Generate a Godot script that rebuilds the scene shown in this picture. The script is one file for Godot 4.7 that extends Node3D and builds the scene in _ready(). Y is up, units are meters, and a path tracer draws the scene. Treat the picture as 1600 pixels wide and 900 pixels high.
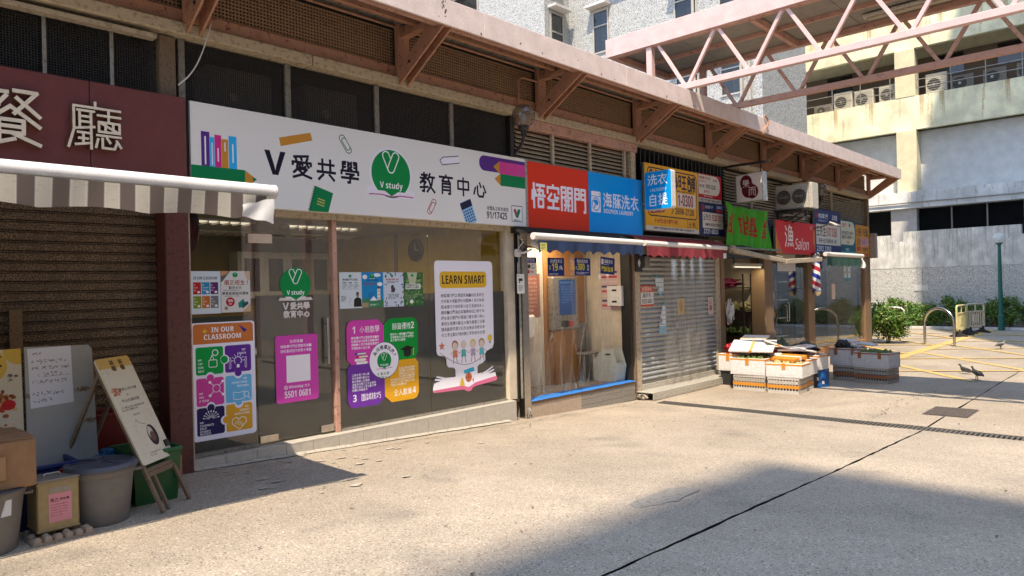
extends Node3D
# A shopping parade in noon sun: x runs along the shop fronts away from the camera, z points out of the shops, y is up.

var M := {}
var taken := {}
var boxes := {}
var rng := RandomNumberGenerator.new()
var fonts := {}

func _ready():
	rng.seed = 7
	var th := deg_to_rad(47.0)
	var pitch := deg_to_rad(0.184)
	var roll := deg_to_rad(1.4)
	var fwd0 := Vector3(sin(th), 0, -cos(th))
	var right0 := Vector3(cos(th), 0, sin(th))
	var fwd := fwd0 * cos(pitch) + Vector3.UP * sin(pitch)
	var up := Vector3.UP * cos(pitch) - fwd0 * sin(pitch)
	var r := right0 * cos(roll) - up * sin(roll)
	var u := right0 * sin(roll) + up * cos(roll)
	var cam := Camera3D.new()
	cam.name = "camera"
	cam.transform = Transform3D(Basis(r, u, -fwd), Vector3(0, 1.775, 6.3))
	cam.fov = rad_to_deg(2.0 * atan(450.0 / 1120.0))
	cam.near = 0.05
	cam.far = 600.0
	add_child(cam)
	cam.current = true
	var env := Environment.new()
	env.background_mode = Environment.BG_SKY
	var sm := ProceduralSkyMaterial.new()
	sm.sky_top_color = Color(0.54, 0.65, 0.82)
	sm.sky_horizon_color = Color(0.82, 0.87, 0.92)
	sm.sky_curve = 0.16
	sm.ground_bottom_color = Color(0.45, 0.41, 0.36)
	sm.ground_horizon_color = Color(0.70, 0.70, 0.68)
	sm.sun_angle_max = 1.0
	var sky := Sky.new()
	sky.sky_material = sm
	env.sky = sky
	env.background_energy_multiplier = 2.3
	env.tonemap_mode = Environment.TONE_MAPPER_LINEAR
	env.tonemap_exposure = 1.62
	env.sdfgi_enabled = true
	env.ssao_enabled = true
	env.ssil_enabled = true
	var we := WorldEnvironment.new()
	we.name = "environment"
	we.environment = env
	add_child(we)
	var sun := DirectionalLight3D.new()
	sun.name = "sun"
	sun.light_energy = 1.5
	sun.light_color = Color(1.0, 0.945, 0.86)
	sun.light_angular_distance = 0.53
	sun.shadow_enabled = true
	sun.basis = Basis.looking_at(Vector3(0.468, -1.0, -0.244).normalized(), Vector3(0, 0, -1))
	add_child(sun)
	for f in [["sans", "Droid Sans", 400], ["bold", "Droid Sans", 700], ["serif", "Droid Serif", 700], ["mono", "Droid Sans Mono", 400]]:
		var sf := SystemFont.new()
		sf.font_names = PackedStringArray([f[1]])
		sf.font_weight = f[2]
		fonts[f[0]] = sf
	Cv.fonts = fonts
	Cv.glyphs = GLYPHS
	make_materials()
	build_ground()
	build_row()
	build_canopy()
	build_bridge()
	build_background()
	build_restaurant()
	build_school()
	build_laundry()
	build_shutter_shop()
	build_greengrocer()
	build_salon()
	build_street()

# ---------------------------------------------------------------- helpers

func numbered(called: String) -> String:
	var k: int = taken.get(called, 0)
	taken[called] = k + 1
	return called if k == 0 else "%s_%03d" % [called, k]

func gy(x: float) -> float:      # height of the paving, which falls gently along the shop fronts
	if x < 2.63: return lerpf(0.32, 0.27, clampf((x + 8.0) / 10.63, 0.0, 1.0))
	if x < 6.77: return lerpf(0.27, 0.095, (x - 2.63) / 4.14)
	if x < 9.5: return lerpf(0.095, 0.0, (x - 6.77) / 2.73)
	return 0.0

class MB:
	var v := PackedVector3Array()
	var n := PackedVector3Array()
	var t := PackedVector2Array()
	var c := PackedColorArray()
	var ix := PackedInt32Array()

	func quad(a: Vector3, b: Vector3, cc: Vector3, d: Vector3, uv := [Vector2(0, 1), Vector2(1, 1), Vector2(1, 0), Vector2(0, 0)]) -> void:
		var nn := (b - a).cross(d - a)
		if nn.length() < 1e-12: nn = (cc - b).cross(d - b)
		nn = nn.normalized()
		var k := v.size()
		v.append_array([a, b, cc, d]); n.append_array([nn, nn, nn, nn]); t.append_array(uv)
		ix.append_array([k, k + 2, k + 1, k, k + 3, k + 2])

	func tri(a: Vector3, b: Vector3, cc: Vector3) -> void:
		var nn := (b - a).cross(cc - a).normalized()
		var k := v.size()
		v.append_array([a, b, cc]); n.append_array([nn, nn, nn]); t.append_array([Vector2(0, 1), Vector2(1, 1), Vector2(1, 0)])
		ix.append_array([k, k + 2, k + 1])

	func box(o: Vector3, s: Vector3, bs := Basis(), bev := 0.0) -> MB:
		var h := s * 0.5
		var b := minf(bev, minf(h.x, minf(h.y, h.z)) * 0.9)
		var P := func(x: float, y: float, z: float) -> Vector3: return o + bs * Vector3(x, y, z)
		if b <= 0.0:
			for q in [[Vector3(1, 0, 0), Vector3(0, 1, 0), Vector3(0, 0, 1)], [Vector3(0, 0, -1), Vector3(0, 1, 0), Vector3(1, 0, 0)], [Vector3(-1, 0, 0), Vector3(0, 1, 0), Vector3(0, 0, -1)], [Vector3(0, 0, 1), Vector3(0, 1, 0), Vector3(-1, 0, 0)], [Vector3(1, 0, 0), Vector3(0, 0, -1), Vector3(0, 1, 0)], [Vector3(1, 0, 0), Vector3(0, 0, 1), Vector3(0, -1, 0)]]:
				var e0: Vector3 = q[0]; var e1: Vector3 = q[1]; var e2: Vector3 = q[2]
				quad(o + bs * (h * (e2 - e0 - e1)), o + bs * (h * (e2 + e0 - e1)), o + bs * (h * (e2 + e0 + e1)), o + bs * (h * (e2 - e0 + e1)))
			return self
		for a in 3:       # bevelled: six faces, twelve edges, eight corners
			for sg in [-1.0, 1.0]:
				var p := []
				for q in [[-1, -1], [1, -1], [1, 1], [-1, 1]]:
					var w := Vector3.ZERO
					w[a] = sg * h[a]
					w[(a + 1) % 3] = q[0] * (h[(a + 1) % 3] - b)
					w[(a + 2) % 3] = q[1] * (h[(a + 2) % 3] - b)
					p.append(o + bs * w)
				if sg > 0: quad(p[0], p[1], p[2], p[3])
				else: quad(p[0], p[3], p[2], p[1])
		for a in 3:
			var i := (a + 1) % 3
			var j := (a + 2) % 3
			for si in [-1.0, 1.0]:
				for sj in [-1.0, 1.0]:
					var w1 := Vector3.ZERO; var w2 := Vector3.ZERO
					w1[i] = si * h[i]; w1[j] = sj * (h[j] - b); w1[a] = h[a] - b
					w2[i] = si * (h[i] - b); w2[j] = sj * h[j]; w2[a] = h[a] - b
					var w3 := w2; var w4 := w1
					w3[a] = -w3[a]; w4[a] = -w4[a]
					if si * sj > 0: quad(o + bs * w4, o + bs * w1, o + bs * w2, o + bs * w3) if false else quad(o + bs * w1, o + bs * w2, o + bs * w3, o + bs * w4)
					else: quad(o + bs * w4, o + bs * w3, o + bs * w2, o + bs * w1)
		for sx in [-1.0, 1.0]:
			for sy in [-1.0, 1.0]:
				for sz in [-1.0, 1.0]:
					var a1 := o + bs * Vector3(sx * h.x, sy * (h.y - b), sz * (h.z - b))
					var a2 := o + bs * Vector3(sx * (h.x - b), sy * h.y, sz * (h.z - b))
					var a3 := o + bs * Vector3(sx * (h.x - b), sy * (h.y - b), sz * h.z)
					if sx * sy * sz > 0: tri(a1, a2, a3)
					else: tri(a1, a3, a2)
		return self

	func span(a: Vector3, b: Vector3, bev := 0.0) -> MB:      # a box between two corners
		return box((a + b) * 0.5, (b - a).abs(), Basis(), bev)

	func bar(a: Vector3, b: Vector3, w: float, d: float, bev := 0.0) -> MB:      # a rectangular bar from a to b, w wide, d deep
		var z := (b - a).normalized()
		var side := Vector3.UP.cross(z)
		if side.length() < 0.01: side = Vector3.RIGHT
		side = side.normalized()
		return box((a + b) * 0.5, Vector3(w, d, (b - a).length()), Basis(side, z.cross(side), z), bev)

	func ring(o: Vector3, ax: Vector3, bx: Vector3, r: float, seg: int, k0: int, nz := Vector3.ZERO) -> void:
		for i in seg + 1:
			var a := TAU * i / seg
			var d := ax * cos(a) + bx * sin(a)
			v.append(o + d * r); n.append((d + nz).normalized()); t.append(Vector2(float(i) / seg, k0))

	func tube(pts: Array, r, seg := 8, caps := true) -> MB:
		var m := pts.size()
		var fx := Vector3.ZERO
		var base := v.size()
		for k in m:
			var d: Vector3 = (pts[mini(k + 1, m - 1)] - pts[maxi(k - 1, 0)]).normalized()
			if k == 0:
				fx = d.cross(Vector3.UP if absf(d.y) < 0.9 else Vector3.RIGHT).normalized()
			else:
				fx = (fx - d * fx.dot(d)).normalized()
			ring(pts[k], fx, d.cross(fx), r[k] if r is Array else r, seg, k)
		for k in m - 1:
			for i in seg:
				var a := base + k * (seg + 1) + i
				ix.append_array([a, a + seg + 1, a + 1, a + 1, a + seg + 1, a + seg + 2])
		if caps:
			for e in [0, m - 1]:
				var k0 := v.size()
				var dd: Vector3 = (pts[1] - pts[0]).normalized() * -1.0 if e == 0 else (pts[m - 1] - pts[m - 2]).normalized()
				v.append(pts[e]); n.append(dd); t.append(Vector2(0.5, 0.5))
				for i in seg + 1:
					v.append(v[base + e * (seg + 1) + i]); n.append(dd); t.append(Vector2(0.5, 0.5))
				for i in seg:
					if e == 0: ix.append_array([k0, k0 + 1 + i, k0 + 2 + i])
					else: ix.append_array([k0, k0 + 2 + i, k0 + 1 + i])
		return self

	func lathe(prof: Array, seg := 24, o := Vector3.ZERO, bs := Basis(), smooth := false) -> MB:      # prof: Vector2(radius, height) from the bottom up the outside
		var m := prof.size()
		for k in m - 1:
			var p: Vector2 = prof[k]; var q: Vector2 = prof[k + 1]
			var e := (q - p).normalized()
			var n0 := Vector2(e.y, -e.x); var n1 := n0
			if smooth:
				if k > 0: n0 = (n0 + Vector2((p - prof[k - 1]).normalized().y, -(p - prof[k - 1]).normalized().x)).normalized()
				if k < m - 2: n1 = (n1 + Vector2((prof[k + 2] - q).normalized().y, -(prof[k + 2] - q).normalized().x)).normalized()
			var b := v.size()
			for i in seg + 1:
				var a := TAU * i / seg
				var d := Vector3(cos(a), 0, sin(a))
				v.append(o + bs * (d * p.x + Vector3(0, p.y, 0))); n.append((bs * (d * n0.x + Vector3(0, n0.y, 0))).normalized()); t.append(Vector2(float(i) / seg, float(k) / m))
				v.append(o + bs * (d * q.x + Vector3(0, q.y, 0))); n.append((bs * (d * n1.x + Vector3(0, n1.y, 0))).normalized()); t.append(Vector2(float(i) / seg, float(k + 1) / m))
			for i in seg:
				var a := b + i * 2
				ix.append_array([a, a + 2, a + 1, a + 1, a + 2, a + 3])
		return self

	func prism(poly: PackedVector2Array, z0: float, z1: float, xf := Transform3D(), uvr := Rect2()) -> MB:      # polygon in x, y pushed from z0 to z1 (z1 > z0); uvr maps a print on the front
		var pg := poly
		if Geometry2D.is_polygon_clockwise(pg) == false: pass
		var area := 0.0
		for i in pg.size(): area += pg[i].cross(pg[(i + 1) % pg.size()])
		if area < 0: pg.reverse()
		var tr := Geometry2D.triangulate_polygon(pg)
		var bb := Rect2(pg[0], Vector2.ZERO)
		for p in pg: bb = bb.expand(p)
		if uvr.size.x > 0: bb = uvr
		for side in 2:
			var k := v.size()
			var z := z1 if side == 0 else z0
			var nn := (xf.basis * Vector3(0, 0, 1 if side == 0 else -1)).normalized()
			for p in pg:
				v.append(xf * Vector3(p.x, p.y, z)); n.append(nn)
				t.append(Vector2((p.x - bb.position.x) / bb.size.x, 1.0 - (p.y - bb.position.y) / bb.size.y))
			for i in range(0, tr.size(), 3):
				var a := pg[tr[i]]; var b := pg[tr[i + 1]]; var cc := pg[tr[i + 2]]
				var ccw := (b - a).cross(cc - a) > 0
				if ccw == (side == 0): ix.append_array([k + tr[i], k + tr[i + 2], k + tr[i + 1]])
				else: ix.append_array([k + tr[i], k + tr[i + 1], k + tr[i + 2]])
		for i in pg.size():
			var a := pg[i]; var b := pg[(i + 1) % pg.size()]
			var w := Vector2(0.004, 0.004)
			quad(xf * Vector3(a.x, a.y, z0), xf * Vector3(b.x, b.y, z0), xf * Vector3(b.x, b.y, z1), xf * Vector3(a.x, a.y, z1), [w, w, w, w])
		return self

	func sheet(nu: int, nv: int, f: Callable, flip := false) -> MB:      # smooth surface f(u, v)
		var k := v.size()
		for j in nv + 1:
			for i in nu + 1:
				var uu := float(i) / nu; var vv := float(j) / nv
				var p: Vector3 = f.call(uu, vv)
				var du: Vector3 = f.call(minf(uu + 0.004, 1.0), vv) - f.call(maxf(uu - 0.004, 0.0), vv)
				var dv: Vector3 = f.call(uu, minf(vv + 0.004, 1.0)) - f.call(uu, maxf(vv - 0.004, 0.0))
				var nn := du.cross(dv).normalized()
				v.append(p); n.append(-nn if flip else nn); t.append(Vector2(uu, 1.0 - vv))
		for j in nv:
			for i in nu:
				var a := k + j * (nu + 1) + i
				if flip: ix.append_array([a, a + 1, a + nu + 2, a, a + nu + 2, a + nu + 1])
				else: ix.append_array([a, a + nu + 2, a + 1, a, a + nu + 1, a + nu + 2])
		return self

	func mesh() -> ArrayMesh:
		var arr := []
		arr.resize(Mesh.ARRAY_MAX)
		arr[Mesh.ARRAY_VERTEX] = v; arr[Mesh.ARRAY_NORMAL] = n; arr[Mesh.ARRAY_TEX_UV] = t
		if c.size() == v.size(): arr[Mesh.ARRAY_COLOR] = c
		arr[Mesh.ARRAY_INDEX] = ix
		var am := ArrayMesh.new()
		am.add_surface_from_arrays(Mesh.PRIMITIVE_TRIANGLES, arr)
		return am

func acc(nd: Node) -> Vector3:
	var p := Vector3.ZERO
	while nd is Node3D and nd != self:
		p += nd.position
		nd = nd.get_parent()
	return p

func put(called: String, me: Mesh, m: Material, parent: Node, at := Vector3.ZERO, local := false) -> MeshInstance3D:
	var o := MeshInstance3D.new()
	o.name = numbered(called) if parent == self else called
	o.mesh = me
	o.material_override = m
	o.position = at if local else at - acc(parent)
	parent.add_child(o, true)
	return o

func obj(called: String, mb: MB, m: Material, parent: Node = self) -> MeshInstance3D:      # coordinates of the place itself; the node's own origin is moved to the foot of its shape
	var lo := mb.v[0]; var hi := mb.v[0]
	for p in mb.v:
		lo = lo.min(p); hi = hi.max(p)
	var o := Vector3((lo.x + hi.x) * 0.5, lo.y, (lo.z + hi.z) * 0.5)
	for i in mb.v.size(): mb.v[i] -= o
	return put(called, mb.mesh(), m, parent, o)

func lobj(called: String, mb: MB, m: Material, parent: Node) -> MeshInstance3D:      # coordinates of the parent
	return put(called, mb.mesh(), m, parent, Vector3.ZERO, true)

func bx(called: String, a: Vector3, b: Vector3, m: Material, parent: Node = self, bev := 0.0, local := false) -> MeshInstance3D:      # a box between two corners; alike boxes share a mesh
	var s := (b - a).abs()
	var key := "%.4f %.4f %.4f %.4f" % [s.x, s.y, s.z, bev]
	if not boxes.has(key): boxes[key] = MB.new().box(Vector3.ZERO, s, Basis(), bev).mesh()
	return put(called, boxes[key], m, parent, (a + b) * 0.5, local)

func thing(called: String, label: String, category: String, at := Vector3.ZERO, turn := 0.0, group := "") -> Node3D:
	var o := Node3D.new()
	o.name = numbered(called)
	add_child(o)
	o.position = at
	o.rotation.y = turn
	return tag(o, label, category, group)

func tag(o: Node3D, label: String, category: String, group := "") -> Node3D:
	o.set_meta("label", label)
	o.set_meta("category", category)
	if group: o.set_meta("group", group)
	return o

func struct(o: Node3D, kind := "structure") -> Node3D:
	o.set_meta("kind", kind)
	return o

func copy(o: Node3D, at: Vector3, turn: float, label: String) -> Node3D:
	var c: Node3D = o.duplicate()
	c.name = numbered(String(o.name))
	add_child(c)
	c.position = at
	c.rotation.y = turn
	c.set_meta("label", label)
	return c

func poster(called: String, label: String, category: String, cv: Cv, x0: float, y0: float, x1: float, y1: float, z: float, group := "", th := 0.003, rough := 0.45) -> Node3D:
	var q := PackedVector2Array([Vector2(x0, y0), Vector2(x1, y0), Vector2(x1, y1), Vector2(x0, y1)])
	var o := obj(called, MB.new().prism(q, z - th, z), printed(cv, rough))
	return tag(o, label, category, group)

func printed(cv: Cv, rough := 0.45) -> StandardMaterial3D:
	var m := StandardMaterial3D.new()
	m.albedo_texture = ImageTexture.create_from_image(cv.im)
	m.roughness = maxf(rough, 0.5)
	m.metallic_specular = 0.3
	m.texture_filter = BaseMaterial3D.TEXTURE_FILTER_LINEAR_WITH_MIPMAPS
	m.texture_repeat = false
	return m

# ---------------------------------------------------------------- prints: a small canvas that fills polygons row by row

class Cv:
	static var fonts: Dictionary
	static var glyphs: Dictionary
	var im: Image
	var s := 1.0                 # pixels per unit
	var xf := Transform2D()      # extra turn or shift, in units
	var rn := RandomNumberGenerator.new()

	func _init(w: float, h: float, scale: float, bg: Color):
		s = scale
		im = Image.create(maxi(4, int(w * s)), maxi(4, int(h * s)), false, Image.FORMAT_RGB8)
		im.fill(bg)
		rn.seed = 11

	func polys(list: Array, col: Color) -> void:      # even-odd fill of one or more outlines
		var E := []
		var lo := 1e9; var hi := -1e9
		for pg in list:
			var m: int = pg.size()
			for i in m:
				var a: Vector2 = (xf * pg[i]) * s
				var b: Vector2 = (xf * pg[(i + 1) % m]) * s
				if a.y == b.y: continue
				E.append([a, b] if a.y < b.y else [b, a])
				lo = minf(lo, minf(a.y, b.y)); hi = maxf(hi, maxf(a.y, b.y))
		for y in range(maxi(0, int(lo)), mini(im.get_height() - 1, int(hi) + 1) + 1):
			var yc := y + 0.5
			var xs := []
			for e in E:
				if e[0].y <= yc and e[1].y > yc:
					xs.append(e[0].x + (e[1].x - e[0].x) * (yc - e[0].y) / (e[1].y - e[0].y))
			xs.sort()
			for i in range(0, xs.size() - 1, 2):
				var x0 := roundi(xs[i]); var x1 := roundi(xs[i + 1])
				if x1 > x0: im.fill_rect(Rect2i(x0, y, x1 - x0, 1), col)

	func poly(pts: Array, col: Color) -> void:
		polys([pts], col)

	func rect(x: float, y: float, w: float, h: float, col: Color) -> void:
		poly([Vector2(x, y), Vector2(x + w, y), Vector2(x + w, y + h), Vector2(x, y + h)], col)

	static func rr(x: float, y: float, w: float, h: float, r: float) -> Array:
		var p := []
		for k in 4:
			var c := Vector2(x + w - r if k in [0, 3] else x + r, y + h - r if k < 2 else y + r)
			for i in 7: p.append(c + Vector2.from_angle((k + i / 6.0) * PI / 2) * r)
		return p

	func rrect(x: float, y: float, w: float, h: float, r: float, col: Color) -> void:
		poly(rr(x, y, w, h, r), col)

	func ell(x: float, y: float, rx: float, ry: float, col: Color, seg := 40) -> void:
		var p := []
		for i in seg: p.append(Vector2(x + rx * cos(TAU * i / seg), y + ry * sin(TAU * i / seg)))
		poly(p, col)

	func line(pts: Array, w: float, col: Color, closed := false, round_ends := false) -> void:
		var m := pts.size()
		for i in (m if closed else m - 1):
			var a: Vector2 = pts[i]; var b: Vector2 = pts[(i + 1) % m]
			var d := (b - a).normalized()
			var e := d.orthogonal() * w * 0.5
			var o := d * (w * 0.28)
			poly([a + e - o, b + e + o, b - e + o, a - e - o], col)
			if round_ends:
				ell(a.x, a.y, w * 0.5, w * 0.5, col, 12); ell(b.x, b.y, w * 0.5, w * 0.5, col, 12)

	func text(str: String, x: float, y: float, size: float, col: Color, font := "bold", sx := 1.0, align := 0.0, shear := 0.0) -> float:      # y: the base line, size: the height of capitals; returns the width
		var ts = TextServerManager.get_primary_interface()
		var rid: RID = fonts[font].get_rids()[0]
		var k := size / 46.0
		var total := 0.0
		for ch in str: total += ts.font_get_glyph_advance(rid, 64, ts.font_get_glyph_index(rid, 64, ch.unicode_at(0), 0)).x * k * sx
		var px := x - total * align
		for ch in str:
			var gi: int = ts.font_get_glyph_index(rid, 64, ch.unicode_at(0), 0)
			var g: Dictionary = ts.font_get_glyph_contours(rid, 64, gi)
			var list := []
			var at := 0
			for last in g.get("contours", []):
				var q := []
				var cnt: int = last - at + 1
				for i in cnt:
					var p: Vector3 = g.points[at + i]
					var nx: Vector3 = g.points[at + (i + 1) % cnt]
					var pv: Vector3 = g.points[at + (i + cnt - 1) % cnt]
					if p.z == 1: q.append(Vector2(p.x, p.y))
					else:
						var a := Vector2(pv.x, pv.y) if pv.z == 1 else Vector2(pv.x + p.x, pv.y + p.y) * 0.5
						var b := Vector2(nx.x, nx.y) if nx.z == 1 else Vector2(nx.x + p.x, nx.y + p.y) * 0.5
						var c := Vector2(p.x, p.y)
						for j in [1, 2, 3, 4]:
							var f: float = j / 4.0
							q.append(a.lerp(c, f).lerp(c.lerp(b, f), f))
				at = last + 1
				var w := []
				for p in q: w.append(Vector2(px + (p.x * sx - p.y * shear) * k, y + p.y * k))
				list.append(w)
			polys(list, col)
			px += ts.font_get_glyph_advance(rid, 64, gi).x * k * sx
		return total

	static func strokes(ch: String) -> Array:      # the strokes of a Chinese character in a square of 100
		var out := []
		for part in String(glyphs[ch] if glyphs.has(ch) else glyphs[glyphs.keys()[ch.unicode_at(0) % glyphs.size()]]).split(";"):
			if part.begins_with("@"):
				var b := part.substr(2).split(" ")
				var p0 := Vector2(b[0].substr(0, 2).to_float(), b[0].substr(2, 2).to_float())
				var p1 := Vector2(b[1].substr(0, 2).to_float(), b[1].substr(2, 2).to_float())
				for st in strokes(part[1]):
					var q := []
					for p in st: q.append(p0 + (p1 - p0) * p / 100.0)
					out.append(q)
			else:
				var q := []
				for tok in part.split(" "): q.append(Vector2(tok.substr(0, 2).to_float(), tok.substr(2, 2).to_float()))
				out.append(q)
		return out

	func cjk(str: String, x: float, y: float, w: float, h: float, col: Color, weight := 9.0, gap := 0.06) -> void:      # y: the top
		for i in str.length():
			var o := Vector2(x + i * w * (1.0 + gap), y)
			for st in strokes(str[i]):
				var q := []
				for p in st: q.append(o + Vector2(p.x * w, p.y * h) / 100.0)
				line(q, weight * minf(w, h) / 100.0, col)

	func small_print(x: float, y: float, w: float, h: float, rows: int, size: float, col: Color, weight := 10.0, ragged := true) -> void:      # lines of print too small to read in the photograph
		var keys: Array = glyphs.keys()
		for r in rows:
			var n := int(w / (size * 1.08))
			if r == rows - 1 and ragged: n = int(n * 0.7)
			for i in n:
				cjk(keys[rn.randi() % keys.size()], x + i * size * 1.08, y + r * h / rows, size, size, col, weight)

	func speckle(count: int, col: Color, r0: float, r1: float, strength := 0.5) -> void:      # spots of dirt, rust or wear
		for i in count:
			var p := Vector2(rn.randf() * im.get_width(), rn.randf() * im.get_height())
			var r := rn.randf_range(r0, r1) * s
			for k in int(maxf(2, r * r * 0.8)):
				var q := p + Vector2.from_angle(rn.randf() * TAU) * r * rn.randf()
				var xi := int(q.x); var yi := int(q.y)
				if xi >= 0 and yi >= 0 and xi < im.get_width() and yi < im.get_height():
					im.set_pixel(xi, yi, im.get_pixel(xi, yi).lerp(col, strength * rn.randf()))

# ---------------------------------------------------------------- materials

func lin(r: float, g: float, b: float) -> Color:      # a real-world base colour
	return Color(r, g, b).linear_to_srgb()

func tex_of(im: Image) -> ImageTexture:
	return ImageTexture.create_from_image(im)

func noise_image(size: int, freq: float, oct: int, sd: int, kind := FastNoiseLite.TYPE_SIMPLEX_SMOOTH) -> Image:
	var f := FastNoiseLite.new()
	f.noise_type = kind
	f.seed = sd
	f.frequency = freq
	f.fractal_octaves = oct
	f.fractal_gain = 0.55
	return f.get_seamless_image(size, size, false, false, 0.12)

func toned(src: Image, a: Color, b: Color, lo := 0.3, hi := 0.7) -> Image:      # a grey noise turned into tones between two colours
	var w := src.get_width(); var h := src.get_height()
	var out := Image.create(w, h, false, Image.FORMAT_RGB8)
	for y in h:
		for x in w:
			out.set_pixel(x, y, a.lerp(b, clampf((src.get_pixel(x, y).r - lo) / (hi - lo), 0.0, 1.0)))
	return out

func plain(key: String, col: Color, rough := 0.6, metal := 0.0) -> StandardMaterial3D:
	var m := StandardMaterial3D.new()
	m.albedo_color = col
	m.roughness = rough
	m.metallic = metal
	M[key] = m
	return m

func worn(key: String, col: Color, rough := 0.6, metal := 0.0, tex := "wear", scale := 0.7, bump := 0.0) -> StandardMaterial3D:      # a colour with wear and grain on it
	var m := plain(key, col, rough, metal)
	m.albedo_texture = M[tex]
	m.uv1_triplanar = true
	m.uv1_world_triplanar = true
	m.uv1_scale = Vector3.ONE * scale
	if bump > 0.0:
		m.normal_enabled = true
		m.normal_texture = M["bumps"]
		m.normal_scale = bump
	return m

func make_materials() -> void:
	var n1 := noise_image(512, 0.012, 5, 3)
	var n2 := noise_image(512, 0.12, 2, 9)
	var wear := Image.create(512, 512, false, Image.FORMAT_RGB8)
	var dirty := Image.create(512, 512, false, Image.FORMAT_RGB8)
	var rust := Image.create(512, 512, false, Image.FORMAT_RGB8)
	var n3 := noise_image(512, 0.03, 5, 21)
	for y in 512:
		for x in 512:
			var a := n1.get_pixel(x, y).r
			var b := n2.get_pixel(x, y).r
			var c := n3.get_pixel(x, y).r
			var v := 0.91 + 0.10 * (a - 0.5) + 0.08 * (b - 0.5)
			wear.set_pixel(x, y, Color(v + 0.02, v, v - 0.015))
			var d := clampf((c - 0.52) * 3.0, 0.0, 1.0)
			var w := 0.94 - 0.22 * d + 0.12 * (b - 0.5)
			dirty.set_pixel(x, y, Color(w + 0.02, w, w - 0.03 * (1.0 + d)))
			var e := clampf((c * 0.7 + b * 0.3 - 0.63) * 7.0, 0.0, 1.0)
			var base := 0.93 + 0.12 * (a - 0.5) + 0.06 * (b - 0.5)
			rust.set_pixel(x, y, Color(base, base, base).lerp(Color(0.42, 0.25, 0.16), e * 0.6))
	M["wear"] = tex_of(wear); M["dirty"] = tex_of(dirty); M["rust"] = tex_of(rust)
	var sp := Image.create(512, 512, false, Image.FORMAT_RGB8)
	for y in 512:
		for x in 512:
			var q := clampf((n2.get_pixel(x, y).r - 0.40) * 3.2, 0.0, 1.0) * (0.5 + n1.get_pixel(x, y).r)
			sp.set_pixel(x, y, Color(0.50, 0.49, 0.47).lerp(Color(1.0, 0.96, 0.88), q))
	M["speck"] = tex_of(sp)
	var nb := noise_image(512, 0.09, 4, 31)
	nb.convert(Image.FORMAT_RGBA8)
	nb.bump_map_to_normal_map(2.0)
	M["bumps"] = tex_of(nb)

	# exposed-aggregate concrete: chips of stone in a sandy matrix
	var ag := Image.create(1024, 1024, false, Image.FORMAT_RGB8)
	ag.fill(lin(0.36, 0.298, 0.228))
	var rn := RandomNumberGenerator.new()
	rn.seed = 5
	var tones := [lin(0.43, 0.365, 0.285), lin(0.50, 0.44, 0.36), lin(0.33, 0.27, 0.205), lin(0.26, 0.21, 0.16), lin(0.17, 0.14, 0.112), lin(0.39, 0.315, 0.235), lin(0.085, 0.072, 0.06), lin(0.56, 0.51, 0.44)]
	var odds := [6, 4, 6, 5, 3, 6, 1, 2]
	var pick := []
	for i in tones.size():
		for k in odds[i]: pick.append(tones[i])
	for i in 36000:
		var c: Color = pick[rn.randi() % pick.size()]
		var px := rn.randi() % 1024; var py := rn.randi() % 1024
		var w := rn.randi_range(2, 6); var h := rn.randi_range(2, 5)
		ag.fill_rect(Rect2i(px, py, w, h), c)
		ag.fill_rect(Rect2i(px + 1, py - 1, maxi(1, w - 2), h + 2), c)
	M["agg"] = tex_of(ag)
	var gm := plain("ground", Color.WHITE, 0.85)
	gm.albedo_texture = M["agg"]
	gm.uv1_triplanar = true
	gm.uv1_world_triplanar = true
	gm.uv1_scale = Vector3.ONE * 0.56
	gm.vertex_color_use_as_albedo = true
	gm.normal_enabled = true
	gm.normal_texture = M["bumps"]
	gm.normal_scale = 0.5

	# pebble-dash: dark and pale chips in pale render
	var pb := Image.create(512, 512, false, Image.FORMAT_RGB8)
	pb.fill(lin(0.60, 0.58, 0.53))
	for i in 2600:
		var dark := [lin(0.16, 0.15, 0.14), lin(0.30, 0.27, 0.24), lin(0.42, 0.38, 0.33), lin(0.70, 0.68, 0.63), lin(0.70, 0.68, 0.63), lin(0.10, 0.10, 0.10)]
		var c: Color = dark[rn.randi() % dark.size()]
		var px := rn.randi() % 512; var py := rn.randi() % 512
		var w := rn.randi_range(4, 11); var h := rn.randi_range(3, 8)
		pb.fill_rect(Rect2i(px, py, w, h), c)
		pb.fill_rect(Rect2i(px + 1, py - 2, maxi(1, w - 3), h + 4), c)
	M["pebbles"] = tex_of(pb)
	worn("pebble", Color.WHITE, 0.9, 0.0, "pebbles", 1.1, 0.8)
	worn("pebble_far", Color(0.90, 0.91, 0.92), 0.9, 0.0, "pebbles", 0.8, 0.8)

	worn("joint", lin(0.045, 0.042, 0.04), 0.95)
	worn("channel", lin(0.10, 0.09, 0.08), 0.95)
	worn("grate", lin(0.11, 0.10, 0.09), 0.8, 0.0, "dirty", 1.3)
	worn("cover", lin(0.12, 0.095, 0.08), 0.75, 0.2, "rust", 1.5)
	worn("kerb_mortar", lin(0.44, 0.41, 0.36), 0.9, 0.0, "dirty", 0.9)
	worn("cement", lin(0.29, 0.27, 0.24), 0.8, 0.0, "dirty", 1.2)
	worn("yellow_line", lin(0.60, 0.42, 0.15), 0.8, 0.0, "dirty", 0.9)
	worn("pink_paint", lin(0.88, 0.75, 0.70), 0.55, 0.0, "wear", 0.5)
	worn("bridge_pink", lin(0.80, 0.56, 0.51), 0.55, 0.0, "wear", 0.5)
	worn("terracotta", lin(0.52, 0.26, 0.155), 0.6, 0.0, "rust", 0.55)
	worn("pink_rust", lin(0.60, 0.34, 0.255), 0.6, 0.0, "rust", 0.5)
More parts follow.
